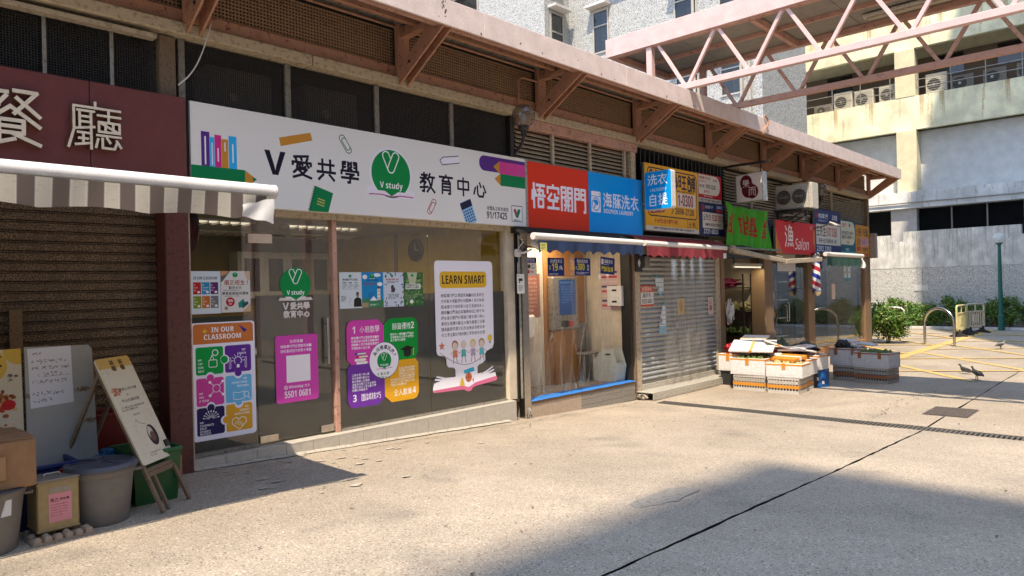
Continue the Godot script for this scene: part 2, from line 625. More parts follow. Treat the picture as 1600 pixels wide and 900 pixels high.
	worn("soffit", lin(0.22, 0.20, 0.18), 0.7, 0.0, "dirty", 0.8)
	worn("cream_beam", lin(0.56, 0.47, 0.34), 0.75, 0.0, "dirty", 0.8)
	worn("cream_paint", lin(0.50, 0.43, 0.33), 0.6, 0.0, "dirty", 0.8)
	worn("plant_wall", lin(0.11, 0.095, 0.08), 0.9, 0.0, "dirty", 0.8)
	worn("mesh_wire", lin(0.44, 0.27, 0.145), 0.7, 0.1, "rust", 1.0)
	worn("mesh_back", lin(0.13, 0.065, 0.04), 0.9)
	worn("alloy", lin(0.42, 0.41, 0.39), 0.4, 0.6, "dirty", 0.9)
	worn("dull_alloy", lin(0.25, 0.24, 0.22), 0.5, 0.4, "dirty", 0.9)
	worn("steel", lin(0.62, 0.60, 0.56), 0.22, 1.0, "wear", 1.5)
	worn("maroon", lin(0.17, 0.046, 0.046), 0.38, 0.0, "wear", 1.2)
	worn("maroon_metal", lin(0.12, 0.034, 0.030), 0.5, 0.0, "dirty", 1.0)
	worn("sign_white", lin(0.78, 0.77, 0.74), 0.45, 0.0, "wear", 0.8)
	worn("letter_cream", lin(0.84, 0.79, 0.66), 0.4, 0.0, "wear", 2.0)
	worn("letter_side", lin(0.26, 0.15, 0.06), 0.5, 0.2, "rust", 3.0)
	worn("roller_white", lin(0.88, 0.87, 0.84), 0.4, 0.0, "wear", 1.0)
	worn("tile_pale", lin(0.56, 0.53, 0.46), 0.35, 0.0, "wear", 1.6)
	worn("tile_grey", lin(0.30, 0.28, 0.255), 0.4, 0.0, "dirty", 1.8)
	worn("tile_beige", lin(0.50, 0.40, 0.30), 0.35, 0.0, "wear", 1.6)
	worn("grout", lin(0.25, 0.23, 0.20), 0.9)
	worn("slat_brown", lin(0.28, 0.20, 0.14), 0.6, 0.1, "speck", 1.0, 0.6)
	worn("slat_grey", lin(0.42, 0.42, 0.40), 0.5, 0.15, "rust", 0.8, 0.3)
	worn("wood", lin(0.25, 0.16, 0.09), 0.7, 0.0, "dirty", 2.5)
	worn("wood_old", lin(0.20, 0.145, 0.10), 0.85, 0.0, "dirty", 2.0)
	worn("cardboard", lin(0.33, 0.19, 0.095), 0.9, 0.0, "wear", 1.8)
	worn("bin_grey", lin(0.175, 0.165, 0.150), 0.5, 0.0, "wear", 2.0)
	worn("bin_lid", lin(0.085, 0.095, 0.125), 0.5, 0.0, "wear", 2.0)
	worn("bin_green", lin(0.012, 0.115, 0.030), 0.45, 0.0, "wear", 2.0)
	worn("bin_red", lin(0.16, 0.012, 0.012), 0.45, 0.0, "wear", 2.0)
	worn("bin_blue", lin(0.010, 0.030, 0.16), 0.45, 0.0, "wear", 2.0)
	worn("plastic_blue", lin(0.01, 0.16, 0.40), 0.4, 0.0, "wear", 2.0)
	worn("tin", lin(0.36, 0.29, 0.15), 0.4, 0.3, "wear", 2.2)
	worn("tin_top", lin(0.34, 0.32, 0.28), 0.4, 0.4, "wear", 2.2)
	worn("egg_tray", lin(0.40, 0.31, 0.22), 0.95, 0.0, "wear", 3.0)
	worn("foam", lin(0.80, 0.79, 0.77), 0.75, 0.0, "wear", 2.0)
	worn("foam_grey", lin(0.60, 0.60, 0.60), 0.75, 0.0, "wear", 1.6)
	worn("crate", lin(0.60, 0.57, 0.50), 0.5, 0.0, "wear", 1.8)
	worn("crate_old", lin(0.36, 0.33, 0.28), 0.55, 0.0, "wear", 1.8)
	worn("tape", lin(0.72, 0.30, 0.03), 0.3, 0.0, "wear", 2.0)
	worn("tape_brown", lin(0.33, 0.12, 0.045), 0.3, 0.0, "wear", 2.0)
	worn("bag_blue", lin(0.015, 0.13, 0.42), 0.35, 0.0, "wear", 2.0)
	worn("bag_red", lin(0.55, 0.02, 0.03), 0.35, 0.0, "wear", 2.0)
	worn("bag_white", lin(0.74, 0.74, 0.74), 0.5, 0.0, "wear", 2.0)
	worn("bag_black", lin(0.028, 0.030, 0.036), 0.28, 0.0, "wear", 2.0)
	worn("rubber", lin(0.030, 0.030, 0.030), 0.8, 0.0, "wear", 2.0)
	worn("black_metal", lin(0.030, 0.028, 0.026), 0.5, 0.3, "wear", 2.0)
	worn("navy", lin(0.012, 0.034, 0.105), 0.8, 0.0, "wear", 1.5)
	worn("red_cloth", lin(0.30, 0.035, 0.050), 0.85, 0.0, "dirty", 1.0)
	worn("green_cloth", lin(0.020, 0.085, 0.060), 0.85, 0.0, "wear", 1.0)
	worn("blue_mat", lin(0.03, 0.20, 0.60), 0.4, 0.0, "wear", 2.0)
	worn("white_plastic", lin(0.80, 0.80, 0.78), 0.4, 0.0, "wear", 2.0)
	worn("basket_white", lin(0.62, 0.66, 0.60), 0.45, 0.0, "wear", 2.0)
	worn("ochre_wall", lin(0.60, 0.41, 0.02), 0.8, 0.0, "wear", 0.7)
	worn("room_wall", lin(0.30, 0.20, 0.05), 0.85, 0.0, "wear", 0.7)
	worn("cream_wall", lin(0.72, 0.64, 0.50), 0.85, 0.0, "wear", 0.7)
	worn("ceiling", lin(0.33, 0.32, 0.28), 0.9, 0.0, "wear", 0.7)
	worn("room_floor", lin(0.24, 0.21, 0.17), 0.6, 0.0, "wear", 0.7)
	worn("orange_wood", lin(0.42, 0.20, 0.06), 0.5, 0.0, "wear", 0.9)
	worn("brown_wall", lin(0.18, 0.13, 0.095), 0.8, 0.0, "dirty", 0.9)
	worn("salon_wall", lin(0.10, 0.12, 0.115), 0.7, 0.0, "wear", 0.9)
	worn("yellow_wall", lin(0.88, 0.82, 0.56), 0.85, 0.0, "wear", 0.3)
	worn("pale_green_wall", lin(0.62, 0.63, 0.46), 0.85, 0.0, "wear", 0.3)
	worn("grey_wall", lin(0.82, 0.86, 0.86), 0.9, 0.0, "wear", 0.25)
	worn("ledge_grey", lin(0.72, 0.71, 0.68), 0.9, 0.0, "wear", 0.5)
	worn("louvre_dark", lin(0.022, 0.024, 0.030), 0.5, 0.3)
	worn("ac_white", lin(0.62, 0.60, 0.54), 0.5, 0.0, "dirty", 1.4)
	worn("ac_dark", lin(0.05, 0.048, 0.045), 0.6, 0.0)
	worn("ac_case", lin(0.26, 0.24, 0.21), 0.6, 0.0, "dirty", 1.5)
	worn("teal", lin(0.012, 0.13, 0.10), 0.45, 0.0, "wear", 1.0)
	worn("barrier_yellow", lin(0.70, 0.62, 0.30), 0.5, 0.0, "wear", 2.0)
	worn("barrier_pale", lin(0.72, 0.64, 0.48), 0.5, 0.0, "wear", 2.0)
	worn("red_band", lin(0.55, 0.08, 0.03), 0.5, 0.0, "wear", 2.0)
	worn("leaf_dark", lin(0.035, 0.075, 0.02), 0.55, 0.0, "wear", 2.0)
	worn("tower_wall", lin(0.50, 0.46, 0.42), 0.9, 0.0, "wear", 0.2)
	worn("opposite_wall", lin(0.11, 0.125, 0.09), 0.9, 0.0, "wear", 0.2)
	worn("window_frame", lin(0.52, 0.50, 0.46), 0.5, 0.1, "dirty", 1.0)
	worn("tread_plate", lin(0.56, 0.54, 0.50), 0.45, 0.25, "dirty", 1.2)
	worn("produce", lin(0.10, 0.16, 0.03), 0.6, 0.0, "wear", 3.0)
	worn("produce_pale", lin(0.50, 0.46, 0.20), 0.6, 0.0, "wear", 3.0)
	worn("produce_orange", lin(0.60, 0.24, 0.03), 0.6, 0.0, "wear", 3.0)
	worn("pink_cloth", lin(0.40, 0.05, 0.14), 0.8, 0.0, "wear", 2.0)
	for m in ["leaf_dark"]: M[m].backlight = Color(0.2, 0.3, 0.05)
	var lf := plain("leaf", Color.WHITE, 0.5)
	lf.vertex_color_use_as_albedo = true
	lf.backlight = Color(0.25, 0.35, 0.08)
	var glass := plain("glass", Color(0.20, 0.25, 0.22, 0.03), 0.02)
	glass.transparency = BaseMaterial3D.TRANSPARENCY_ALPHA
	var gw := plain("window_glass", Color(0.10, 0.13, 0.14, 0.55), 0.03)
	gw.transparency = BaseMaterial3D.TRANSPARENCY_ALPHA
	var film := plain("film", Color(lin(0.018, 0.021, 0.016), 0.88), 0.35)
	film.transparency = BaseMaterial3D.TRANSPARENCY_ALPHA
	var vin := plain("vinyl", Color(0.80, 0.80, 0.76, 0.035), 0.05)
	vin.transparency = BaseMaterial3D.TRANSPARENCY_ALPHA
	var vd := plain("dusty_vinyl", Color(0.80, 0.77, 0.70, 0.09), 0.12)
	vd.transparency = BaseMaterial3D.TRANSPARENCY_ALPHA
	var ve := plain("vinyl_edge", Color(0.82, 0.80, 0.74, 0.20), 0.3)
	ve.transparency = BaseMaterial3D.TRANSPARENCY_ALPHA
	var globe := plain("smoked_globe", Color(0.36, 0.28, 0.20, 0.55), 0.08)
	globe.transparency = BaseMaterial3D.TRANSPARENCY_ALPHA
	var cg := plain("clear_globe", Color(0.85, 0.86, 0.84, 0.40), 0.08)
	cg.transparency = BaseMaterial3D.TRANSPARENCY_ALPHA
	var lamp := plain("tube_glow", Color(0.95, 0.93, 0.85), 0.4)
	lamp.emission_enabled = true
	lamp.emission = Color(1.0, 0.95, 0.82)
	lamp.emission_energy_multiplier = 0.5
	var scr := plain("screen", lin(0.02, 0.05, 0.13), 0.15)
	scr.emission_enabled = true
	scr.emission = lin(0.02, 0.06, 0.16)
	scr.emission_energy_multiplier = 0.5

# ---------------------------------------------------------------- paving

const DRAIN_X0 := 9.48
const DRAIN_X1 := 9.76
const JOINT_Z := 4.03

func build_ground() -> void:
	var xs := []
	var zs := []
	for v in [-200.0, -60.0, -30.0, -15.0, -8.0, -4.0]: xs.append(v)
	for i in 101: xs.append(-2.0 + i * 0.114)
	xs.append(DRAIN_X0); xs.append(DRAIN_X1)
	for i in 60: xs.append(9.8 + i * 0.4)
	for v in [36.0, 45.0, 60.0, 100.0, 250.0]: xs.append(v)
	for v in [-200.0, -60.0, -30.0, -12.0, -6.0, -3.0, -1.5]: zs.append(v)
	for i in 41: zs.append(-0.5 + i * 0.112)
	zs.append(JOINT_Z - 0.011); zs.append(JOINT_Z + 0.011)
	for i in 24: zs.append(4.14 + i * 0.16)
	for v in [9.0, 12.0, 18.0, 30.0, 60.0, 200.0]: zs.append(v)
	xs.sort(); zs.sort()
	var stain := FastNoiseLite.new(); stain.seed = 4; stain.frequency = 0.55; stain.fractal_octaves = 4
	var fine := FastNoiseLite.new(); fine.seed = 8; fine.frequency = 3.0; fine.fractal_octaves = 3
	var blot := FastNoiseLite.new(); blot.seed = 15; blot.frequency = 0.9; blot.fractal_octaves = 3
	var mb := MB.new()
	var W := xs.size()
	var jz0 := JOINT_Z - 0.011
	var jz1 := JOINT_Z + 0.011
	for z in zs:
		for x in xs:
			var y := gy(x) + 0.006 * stain.get_noise_2d(x * 0.8, z * 0.8) * (1.0 if x < 30 else 0.0)
			var zz: float = z
			if z == jz0 or z == jz1: zz += fine.get_noise_2d(x * 5.0, z * 60.0) * 0.014
			mb.v.append(Vector3(x, y, zz)); mb.n.append(Vector3.UP); mb.t.append(Vector2(x, z))
			var a := stain.get_noise_2d(x, z)
			var b := fine.get_noise_2d(x, z)
			var k := 0.88 + 0.20 * a + 0.09 * b
			var col := Color(k, k * 0.98, k * 0.94)
			var d := clampf(blot.get_noise_2d(x + 40.0, z) * 3.0 - 0.9, 0.0, 1.0)
			col = col.lerp(Color(0.55, 0.56, 0.58) * k, d * 0.55)
			mb.c.append(col)
	for j in zs.size() - 1:
		for i in W - 1:
			if zs[j] >= jz0 - 1e-4 and zs[j + 1] <= jz1 + 1e-4 and xs[i] > -15.5 and xs[i + 1] < 34.0: continue
			if xs[i] >= DRAIN_X0 - 1e-4 and xs[i + 1] <= DRAIN_X1 + 1e-4 and zs[j] > 0.3 and zs[j + 1] < 12.1: continue
			var a := j * W + i
			mb.ix.append_array([a, a + W + 1, a + W, a, a + 1, a + W + 1])
	var g := put("ground", mb.mesh(), M.ground, self)
	struct(g)
	var jb := MB.new()
	for i in 8:
		var x0 := -15.0 + i * 6.2
		for q in 3:
			var xa := x0 + q * 2.0667; var xb := xa + 2.0667
			jb.quad(Vector3(xa, gy(xa) - 0.022, JOINT_Z + 0.4), Vector3(xb, gy(xb) - 0.022, JOINT_Z + 0.4), Vector3(xb, gy(xb) - 0.022, JOINT_Z - 0.4), Vector3(xa, gy(xa) - 0.022, JOINT_Z - 0.4))
	obj("joint_filler", jb, M.joint, g)
	# drain channel with slotted covers
	var d := thing("drain_channel", "long slotted drain channel crossing the paving at right angles to the shops", "drain", Vector3(9.61, -0.16, 3.0))
	var db := MB.new()
	db.span(Vector3(9.46, -0.18, 0.36), Vector3(9.78, -0.16, 12.0))
	db.span(Vector3(9.46, -0.16, 0.36), Vector3(9.479, -0.006, 12.0))
	db.span(Vector3(9.761, -0.16, 0.36), Vector3(9.78, -0.006, 12.0))
	obj("channel", db, M.channel, d)
	for k in 12:
		var z0 := 0.37 + k * 0.60
		var cb := MB.new()
		for e in [[9.482, 9.502], [9.738, 9.758]]: cb.span(Vector3(e[0], -0.026, z0 + 0.004), Vector3(e[1], -0.002, z0 + 0.596), 0.002)
		for i in 12:
			var zz := z0 + 0.014 + i * 0.050
			cb.span(Vector3(9.502, -0.026, zz), Vector3(9.738, -0.006, zz + 0.022))
		obj("slotted_cover", cb, M.grate, d)
	# service cover let into the paving
	var sc := thing("service_cover", "dark rusty rectangular service cover let into the paving near the pigeons", "manhole cover", Vector3(10.98, 0.004, 4.03))
	bx("frame", Vector3(10.62, -0.05, 3.76), Vector3(11.34, 0.008, 4.28), M.cover, sc)
	for k in 2:
		var x0 := 10.64 + k * 0.345
		var pb := MB.new().span(Vector3(x0, 0.009, 3.78), Vector3(x0 + 0.335, 0.016, 4.26), 0.002)
		for i in 7:
			for j in 10: pb.span(Vector3(x0 + 0.025 + i * 0.043, 0.016, 3.80 + j * 0.045), Vector3(x0 + 0.05 + i * 0.043, 0.019, 3.825 + j * 0.045))
		obj("plate", pb, M.cover, sc)
	# yellow box markings
	var lines := [[Vector2(13.5, 1.5), Vector2(33.0, 1.5), 0.28]]
	for k in 7:
		var x := 14.1 + k * 2.79
		var e := minf(1.0, 1.0)
		lines.append([Vector2(x, 1.62), Vector2(x - 5.4 * e, 1.62 + 4.5 * e), 0.14])
	for k in 6:
		var x := 12.3 + k * 2.82
		lines.append([Vector2(x, 1.62), Vector2(x + 4.2, 8.7), 0.14])
	for k in 5:
		var x := 19.2 + k * 2.79
		lines.append([Vector2(x, 1.38), Vector2(x + 3.4, -1.45), 0.14])
	for k in 4: lines.append([Vector2(20.2 + k * 2.82, -1.6), Vector2(22.2 + k * 2.82, 1.38), 0.14])
	lines.append([Vector2(20.0, -1.6), Vector2(30.0, -1.6), 0.12])
	var lift := 0.0
	for l in lines:
		var a: Vector2 = l[0]; var b: Vector2 = l[1]
		if a.x > 30 and b.x > 30: continue
		var e: Vector2 = (b - a).normalized().orthogonal() * l[2] * 0.5
		var lb := MB.new()
		lift += 0.0004
		var m := int(ceil((b - a).length() / 0.4))
		for i in m:
			var p := a.lerp(b, float(i) / m); var q := a.lerp(b, float(i + 1) / m)
			if p.x > 29.5 or q.x > 29.5 or p.x < 14.5: continue
			var w0 := 1.0 + 0.12 * fine.get_noise_2d(p.x * 2.0, p.y * 2.0); var w1 := 1.0 + 0.12 * fine.get_noise_2d(q.x * 2.0, q.y * 2.0)
			var y := 0.008 + lift
			lb.quad(Vector3(p.x + e.x * w0, y, p.y + e.y * w0), Vector3(q.x + e.x * w1, y, q.y + e.y * w1), Vector3(q.x - e.x * w1, y, q.y - e.y * w1), Vector3(p.x - e.x * w0, y, p.y - e.y * w0))
		if lb.v.size() > 0: struct(obj("road_marking", lb, M.yellow_line))

# ---------------------------------------------------------------- the parade building, its canopy and the covered bridge

const POSTS := [-1.95, 0.38, 2.72, 5.04, 7.40, 9.76, 12.14, 14.50, 16.58, 18.92, 21.36]

func build_row() -> void:
	var b := thing("parade_building", "low parade of shops under a terracotta steel canopy", "building", Vector3(9.2, 0.0, -2.6))
	for w in [-3.0, 2.45, 6.88, 9.62, 12.46, 14.62, 21.20]:
		bx("partition_wall", Vector3(w, -0.1, -5.0), Vector3(w + 0.16, 2.72, -0.30), M.cream_wall, b)
	bx("rear_wall", Vector3(-3.0, -0.1, -5.2), Vector3(21.36, 4.8, -5.002), M.cream_wall, b)
	bx("ceiling_slab", Vector3(-3.0, 2.72, -5.0), Vector3(21.36, 2.9, -0.30), M.ceiling, b)
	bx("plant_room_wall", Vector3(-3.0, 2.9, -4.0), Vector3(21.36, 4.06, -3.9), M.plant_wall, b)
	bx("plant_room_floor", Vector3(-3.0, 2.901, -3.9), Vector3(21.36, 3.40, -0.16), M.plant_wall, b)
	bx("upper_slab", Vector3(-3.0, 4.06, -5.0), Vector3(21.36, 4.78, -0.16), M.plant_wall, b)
	for q in [[-3.0, 0.33], [0.37, 1.60], [1.64, 2.08], [2.12, 2.45], [2.70, 3.65], [3.73, 4.72], [4.80, 5.82], [5.90, 6.85]]: 
		var sm := MB.new()      # woven wire screens
		for k in int((q[1] - q[0]) / 0.02): sm.span(Vector3(q[0] + k * 0.02, 3.41, -0.118), Vector3(q[0] + k * 0.02 + 0.007, 4.06, -0.115))
		for k in 32: sm.span(Vector3(q[0], 3.412 + k * 0.02, -0.1148), Vector3(q[1], 3.419 + k * 0.02, -0.112))
		obj("wire_screen", sm, M.black_metal, b)
	# cream edge beam, cast in lengths
	var xs := [-3.0, 0.6, 3.9, 7.25, 9.9, 12.9, 16.2, 19.0, 21.40]
	for i in xs.size() - 1:
		bx("edge_beam", Vector3(xs[i] + 0.004, 4.062, -0.158), Vector3(xs[i + 1] - 0.004, 4.168, 0.03), M.cream_beam, b, 0.008)
	bx("upper_beam", Vector3(-3.0, 4.17, -0.158), Vector3(21.40, 4.302, -0.02), M.terracotta, b, 0.01)
	for x in POSTS: bx("post", Vector3(x - 0.08, 4.171, -0.019), Vector3(x + 0.08, 4.78, 0.05), M.terracotta, b, 0.006)
	# expanded-metal panels between the posts
	var shared := {}
	for i in POSTS.size() - 1:
		var x0: float = POSTS[i] + 0.082; var x1: float = POSTS[i + 1] - 0.082
		var mp := MB.new()
		var n := int((x1 - x0) / 0.034)
		for k in n: mp.span(Vector3(x0 + k * 0.034, 4.304, -0.062), Vector3(x0 + k * 0.034 + 0.013, 4.700, -0.052))
		for k in 12: mp.span(Vector3(x0, 4.310 + k * 0.0335, -0.0515), Vector3(x1, 4.321 + k * 0.0335, -0.044))
		var o := obj("mesh_panel", mp, M.mesh_wire, b)
		bx("backing_board", Vector3(x0, 4.304, -0.155), Vector3(x1, 4.70, -0.12), M.mesh_back, o)
	obj("conduit", MB.new().tube([Vector3(-3, 4.725, -0.01), Vector3(21.3, 4.725, -0.01)], 0.016, 8), M.terracotta, b)
	var lp := MB.new().tube([Vector3(6.95, 4.17, 0.02), Vector3(6.95, 4.50, 0.02), Vector3(6.98, 4.55, 0.03), Vector3(7.04, 4.57, 0.03), Vector3(7.33, 4.57, 0.03)], 0.014, 8)
	obj("lamp_conduit", lp, M.terracotta, b)
	# openings of the plant room over the school and the restaurant: alloy mullions and dark glazing
	for x in [2.66, 3.69, 4.76, 5.86]:
		bx("mullion", Vector3(x - 0.03, 3.40, -0.13), Vector3(x + 0.03, 4.06, -0.09), M.dull_alloy, b, 0.004)
	for x in [0.35, 1.62, 2.10]:
		bx("mullion", Vector3(x - 0.014, 3.40, -0.13), Vector3(x + 0.014, 4.06, -0.10), M.alloy, b, 0.003)
	bx("shutter_box_edge", Vector3(-3, 3.98, -0.09), Vector3(2.42, 4.02, 0.01), M.cream_paint, b, 0.004)
	bx("mullion", Vector3(6.86, 3.40, -0.14), Vector3(6.93, 4.06, -0.06), M.black_metal, b)
	obj("brick_pier", MB.new().span(Vector3(2.46, 3.40, -0.30), Vector3(2.60, 4.05, -0.06), 0.01), M.wood_old, b)
	# louvred openings over the laundry and the far shops
	louvre(b, 6.96, 9.62, 3.44, 3.92, [7.70, 8.56, 9.46])
	louvre(b, 12.9, 21.25, 2.95, 4.02, [14.0, 16.2, 18.6])
	bx("louvre_head", Vector3(6.96, 3.925, -0.14), Vector3(9.78, 4.058, -0.01), M.pink_rust, b, 0.004)
	bx("louvre_jamb", Vector3(9.60, 2.62, -0.14), Vector3(9.72, 3.92, -0.01), M.cream_beam, b, 0.004)
	var gl := MB.new()
	for k in 22: gl.span(Vector3(9.86 + k * 0.14, 3.40, -0.12), Vector3(9.88 + k * 0.14, 4.05, -0.10))
	obj("window_grille", gl, M.black_metal, b)
	bx("end_post", Vector3(21.22, 0.0, -0.16), Vector3(21.40, 4.06, 0.0), M.wood_old, b, 0.01)
	bx("end_wall", Vector3(21.37, -0.05, -5.0), Vector3(21.42, 4.06, -0.17), M.cream_wall, b)
	# two condensers standing in the plant room behind the dark mesh
	for q in [[2.98, "left"], [4.00, "right"]]:
		var x: float = q[0]
		var ac := thing("air_conditioner", "dark condenser with a round grey fan hub above the books on the white sign" if q[1] == "left" else "dark condenser with a round grey fan hub above the paper clip on the white sign", "air conditioner", Vector3(x + 0.3, 3.40, -0.42), 0.0, "condensers in the plant room")
		bx("case", Vector3(x, 3.401, -0.62), Vector3(x + 0.66, 3.97, -0.30), M.ac_case, ac, 0.02)
		var gr := MB.new()
		for k in 6: gr.tube(arc(Vector3(x + 0.24, 3.69, -0.286), 0.05 + k * 0.036, 28), 0.003, 5, false)
		obj("fan_guard", gr, M.dull_alloy, ac)
		obj("fan_hub", MB.new().lathe([Vector2(0.0, 0.0), Vector2(0.045, 0.0), Vector2(0.045, 0.014), Vector2(0.0, 0.016)], 20, Vector3(x + 0.24, 3.69, -0.296), Basis(Vector3.RIGHT, PI / 2)), M.alloy, ac)
	var wr := MB.new()
	var pts := []
	for i in 13:
		var f := i / 12.0
		pts.append(Vector3(lerpf(2.86, 2.56, f), lerpf(4.20, 3.60, f) - 0.10 * sin(PI * f), 0.07 + 0.03 * sin(PI * f)))
	tag(obj("loose_cable", wr.tube(pts, 0.006, 6), M.white_plastic), "loose pale cable drooping beside the end of the maroon sign", "cable")

func arc(o: Vector3, r: float, seg: int, a0 := 0.0, a1 := TAU) -> Array:
	var p := []
	for i in seg + 1:
		var a := lerpf(a0, a1, float(i) / seg)
		p.append(o + Vector3(cos(a), sin(a), 0) * r)
	return p

func louvre(parent: Node, x0: float, x1: float, y0: float, y1: float, bars: Array) -> void:
	var n := int((y1 - y0) / 0.058)
	var ends := [x0] + bars + [x1]
	for j in ends.size() - 1:
		for k in n:
			var y := y0 + k * 0.058
			var s := MB.new().box(Vector3((ends[j] + ends[j + 1]) * 0.5, y + 0.03, -0.09), Vector3(ends[j + 1] - ends[j] - 0.03, 0.008, 0.07), Basis(Vector3.RIGHT, 0.75), 0.0)
			obj("louvre_slat", s, M.cream_paint, parent)
	for x in bars: bx("louvre_bar", Vector3(x - 0.025, y0, -0.075), Vector3(x + 0.025, y1 + 0.002, -0.03), M.cream_paint, parent, 0.004)

func build_canopy() -> void:
	var c := thing("steel_canopy", "long pink steel canopy on brackets over the shop fronts", "canopy", Vector3(9.2, 4.3, 0.4))
	var xs := [-3.0, -0.2, 2.3, 5.55, 8.3, 11.05, 13.4, 15.9, 18.9, 21.55]
	for i in xs.size() - 1:
		bx("fascia_panel", Vector3(xs[i] + 0.0015, 4.540, 0.775), Vector3(xs[i + 1] - 0.0015, 4.812, 0.80), M.pink_paint, c, 0.004)
	bx("gutter", Vector3(-3.0, 4.560, 0.64), Vector3(21.5, 4.60, 0.774), M.pink_rust, c, 0.004)
	bx("gutter_lip", Vector3(-3.0, 4.545, 0.735), Vector3(21.5, 4.559, 0.774), M.terracotta, c)
	bx("purlin", Vector3(-3.0, 4.665, 0.26), Vector3(21.45, 4.735, 0.32), M.terracotta, c, 0.004)
	bx("roof_sheet", Vector3(-3.0, 4.782, -0.30), Vector3(21.5, 4.80, 0.774), M.soffit, c)
	for k in 110:
		var x := -2.9 + k * 0.222
		bx("soffit_plank", Vector3(x, 4.742, 0.05), Vector3(x + 0.20, 4.765, 0.76), M.soffit, c)
	bx("end_beam", Vector3(21.42, 4.60, -0.02), Vector3(21.50, 4.74, 0.76), M.terracotta, c)
	var dm := {}
	for x in POSTS:
		var arm := MB.new().span(Vector3(x - 0.05, 4.60, 0.052), Vector3(x + 0.05, 4.71, 0.25)).span(Vector3(x - 0.05, 4.615, 0.25), Vector3(x + 0.05, 4.66, 0.63))
		obj("bracket_arm", arm, M.terracotta, c)
		var prof := PackedVector2Array([Vector2(0.032, 4.075), Vector2(0.78, 4.535), Vector2(0.762, 4.72), Vector2(0.60, 4.66), Vector2(0.032, 4.245)])
		for s in [-1.0, 1.0]:
			var xf := Transform3D(Basis(Vector3(0, 0, 1), Vector3(0, 1, 0), Vector3(-1, 0, 0)), Vector3(x + s * 0.055, 0, 0))
			var br := obj("bracket_plate", MB.new().prism(prof, -0.010, 0.010, xf), M.terracotta, c)
			if s > 0: obj("bolt", MB.new().lathe([Vector2(0, 0), Vector2(0.016, 0), Vector2(0.016, 0.012), Vector2(0, 0.014)], 10, Vector3(x - 0.066, 4.29, 0.22), Basis(Vector3.FORWARD, -PI / 2)), M.black_metal, br)
		bx("bracket_web", Vector3(x - 0.044, 4.56, 0.60), Vector3(x + 0.044, 4.575, 0.77), M.pink_rust, c)
	# chipped paint on the fascia and the bracket plates
	var rn := RandomNumberGenerator.new(); rn.seed = 17
	var chips := MB.new()
	for k in 90:
		var pg := PackedVector2Array()
		var r := rn.randf_range(0.005, 0.022)
		for i in 7: pg.append(Vector2.from_angle(TAU * i / 7.0) * r * rn.randf_range(0.4, 1.2))
		if k < 50:
			var o := Vector3(4.98 + rn.randfn() * 0.05, 4.69 + rn.randfn() * 0.05, 0.8) if k < 12 else Vector3(rn.randf_range(1.0, 21.4), 4.56 + absf(rn.randfn()) * 0.06, 0.8)
			chips.prism(pg, 0.0, 0.0006, Transform3D(Basis(), o))
		else:
			var f := rn.randf_range(0.1, 0.95)
			chips.prism(pg, 0.0, 0.0006, Transform3D(Basis(Vector3(0, 0, 1), Vector3(0, 1, 0), Vector3(-1, 0, 0)), Vector3(POSTS[rn.randi_range(2, 9)] - 0.0652, lerpf(4.16, 4.62, f) + rn.randf_range(-0.05, 0.05), lerpf(0.05, 0.74, f))))
	struct(obj("paint_chips", chips, M.wood_old, c), "stuff")
	# cable looped over the fascia below the bridge
	var pts := []
	for i in 15:
		var f := i / 14.0
		pts.append(Vector3(12.75 + 0.10 * sin(f * 5.0), lerpf(4.86, 4.50, f), 0.82 + 0.02 * sin(f * PI)))
	tag(obj("hanging_cable", MB.new().tube(pts, 0.018, 7), M.terracotta), "bundle of dusty cables hanging over the canopy fascia below the bridge", "cable")
	# fixing bracket lamp under the first canopy bracket
	var l := thing("spot_lamp", "small white tubular lamp in the end of the nearest whole canopy bracket", "lamp", Vector3(5.04, 4.55, 0.72))
	obj("housing", MB.new().lathe([Vector2(0, 0), Vector2(0.026, 0.0), Vector2(0.026, 0.10), Vector2(0.016, 0.13), Vector2(0, 0.13)], 12, Vector3(5.04, 4.578, 0.715)), M.white_plastic, l)
	# globe lamps on the facade
	globe_lamp(Vector3(6.52, 3.90, 0.48), 0.145, "smoked glass globe lamp above the joint of the white and red signs", 6.93)
	globe_lamp(Vector3(16.35, 3.84, 0.50), 0.16, "smoked glass globe lamp beside the far air conditioner", 16.5)

func globe_lamp(o: Vector3, r: float, label: String, wall_x: float) -> void:
	var t := thing("globe_lamp", label, "lamp", o - Vector3(0, r + 0.20, 0), 0.0, "globe lamps on the shop fronts")
	var gp := []
	for i in 17:
		var a := -PI / 2 + 0.45 + (PI - 0.45) * i / 16.0
		gp.append(Vector2(cos(a) * r, sin(a) * r))
	obj("globe", MB.new().lathe(gp, 28, o, Basis(), true), M.smoked_globe, t)
	obj("collar", MB.new().lathe([Vector2(0.0, -0.10), Vector2(0.035, -0.10), Vector2(0.04, -0.05), Vector2(r * 0.48, -0.02), Vector2(r * 0.48, 0.012), Vector2(0.0, 0.012)], 18, o - Vector3(0, r * 0.92, 0)), M.black_metal, t)
	obj("bulb", MB.new().lathe([Vector2(0, 0), Vector2(0.022, 0), Vector2(0.022, 0.03), Vector2(0.042, 0.07), Vector2(0.042, 0.11), Vector2(0.02, 0.145), Vector2(0, 0.15)], 14, o - Vector3(0, r * 0.84, 0), Basis(), true), M.white_plastic, t)
	var a := o - Vector3(0, r * 0.92 + 0.10, 0)
	obj("arm", MB.new().tube([a + Vector3(0, 0.01, 0), a + Vector3(0.02, -0.06, -0.03), a + Vector3(0.10, -0.11, -0.16), Vector3(wall_x - 0.06, a.y - 0.12, -0.0)], 0.019, 8), M.black_metal, t)

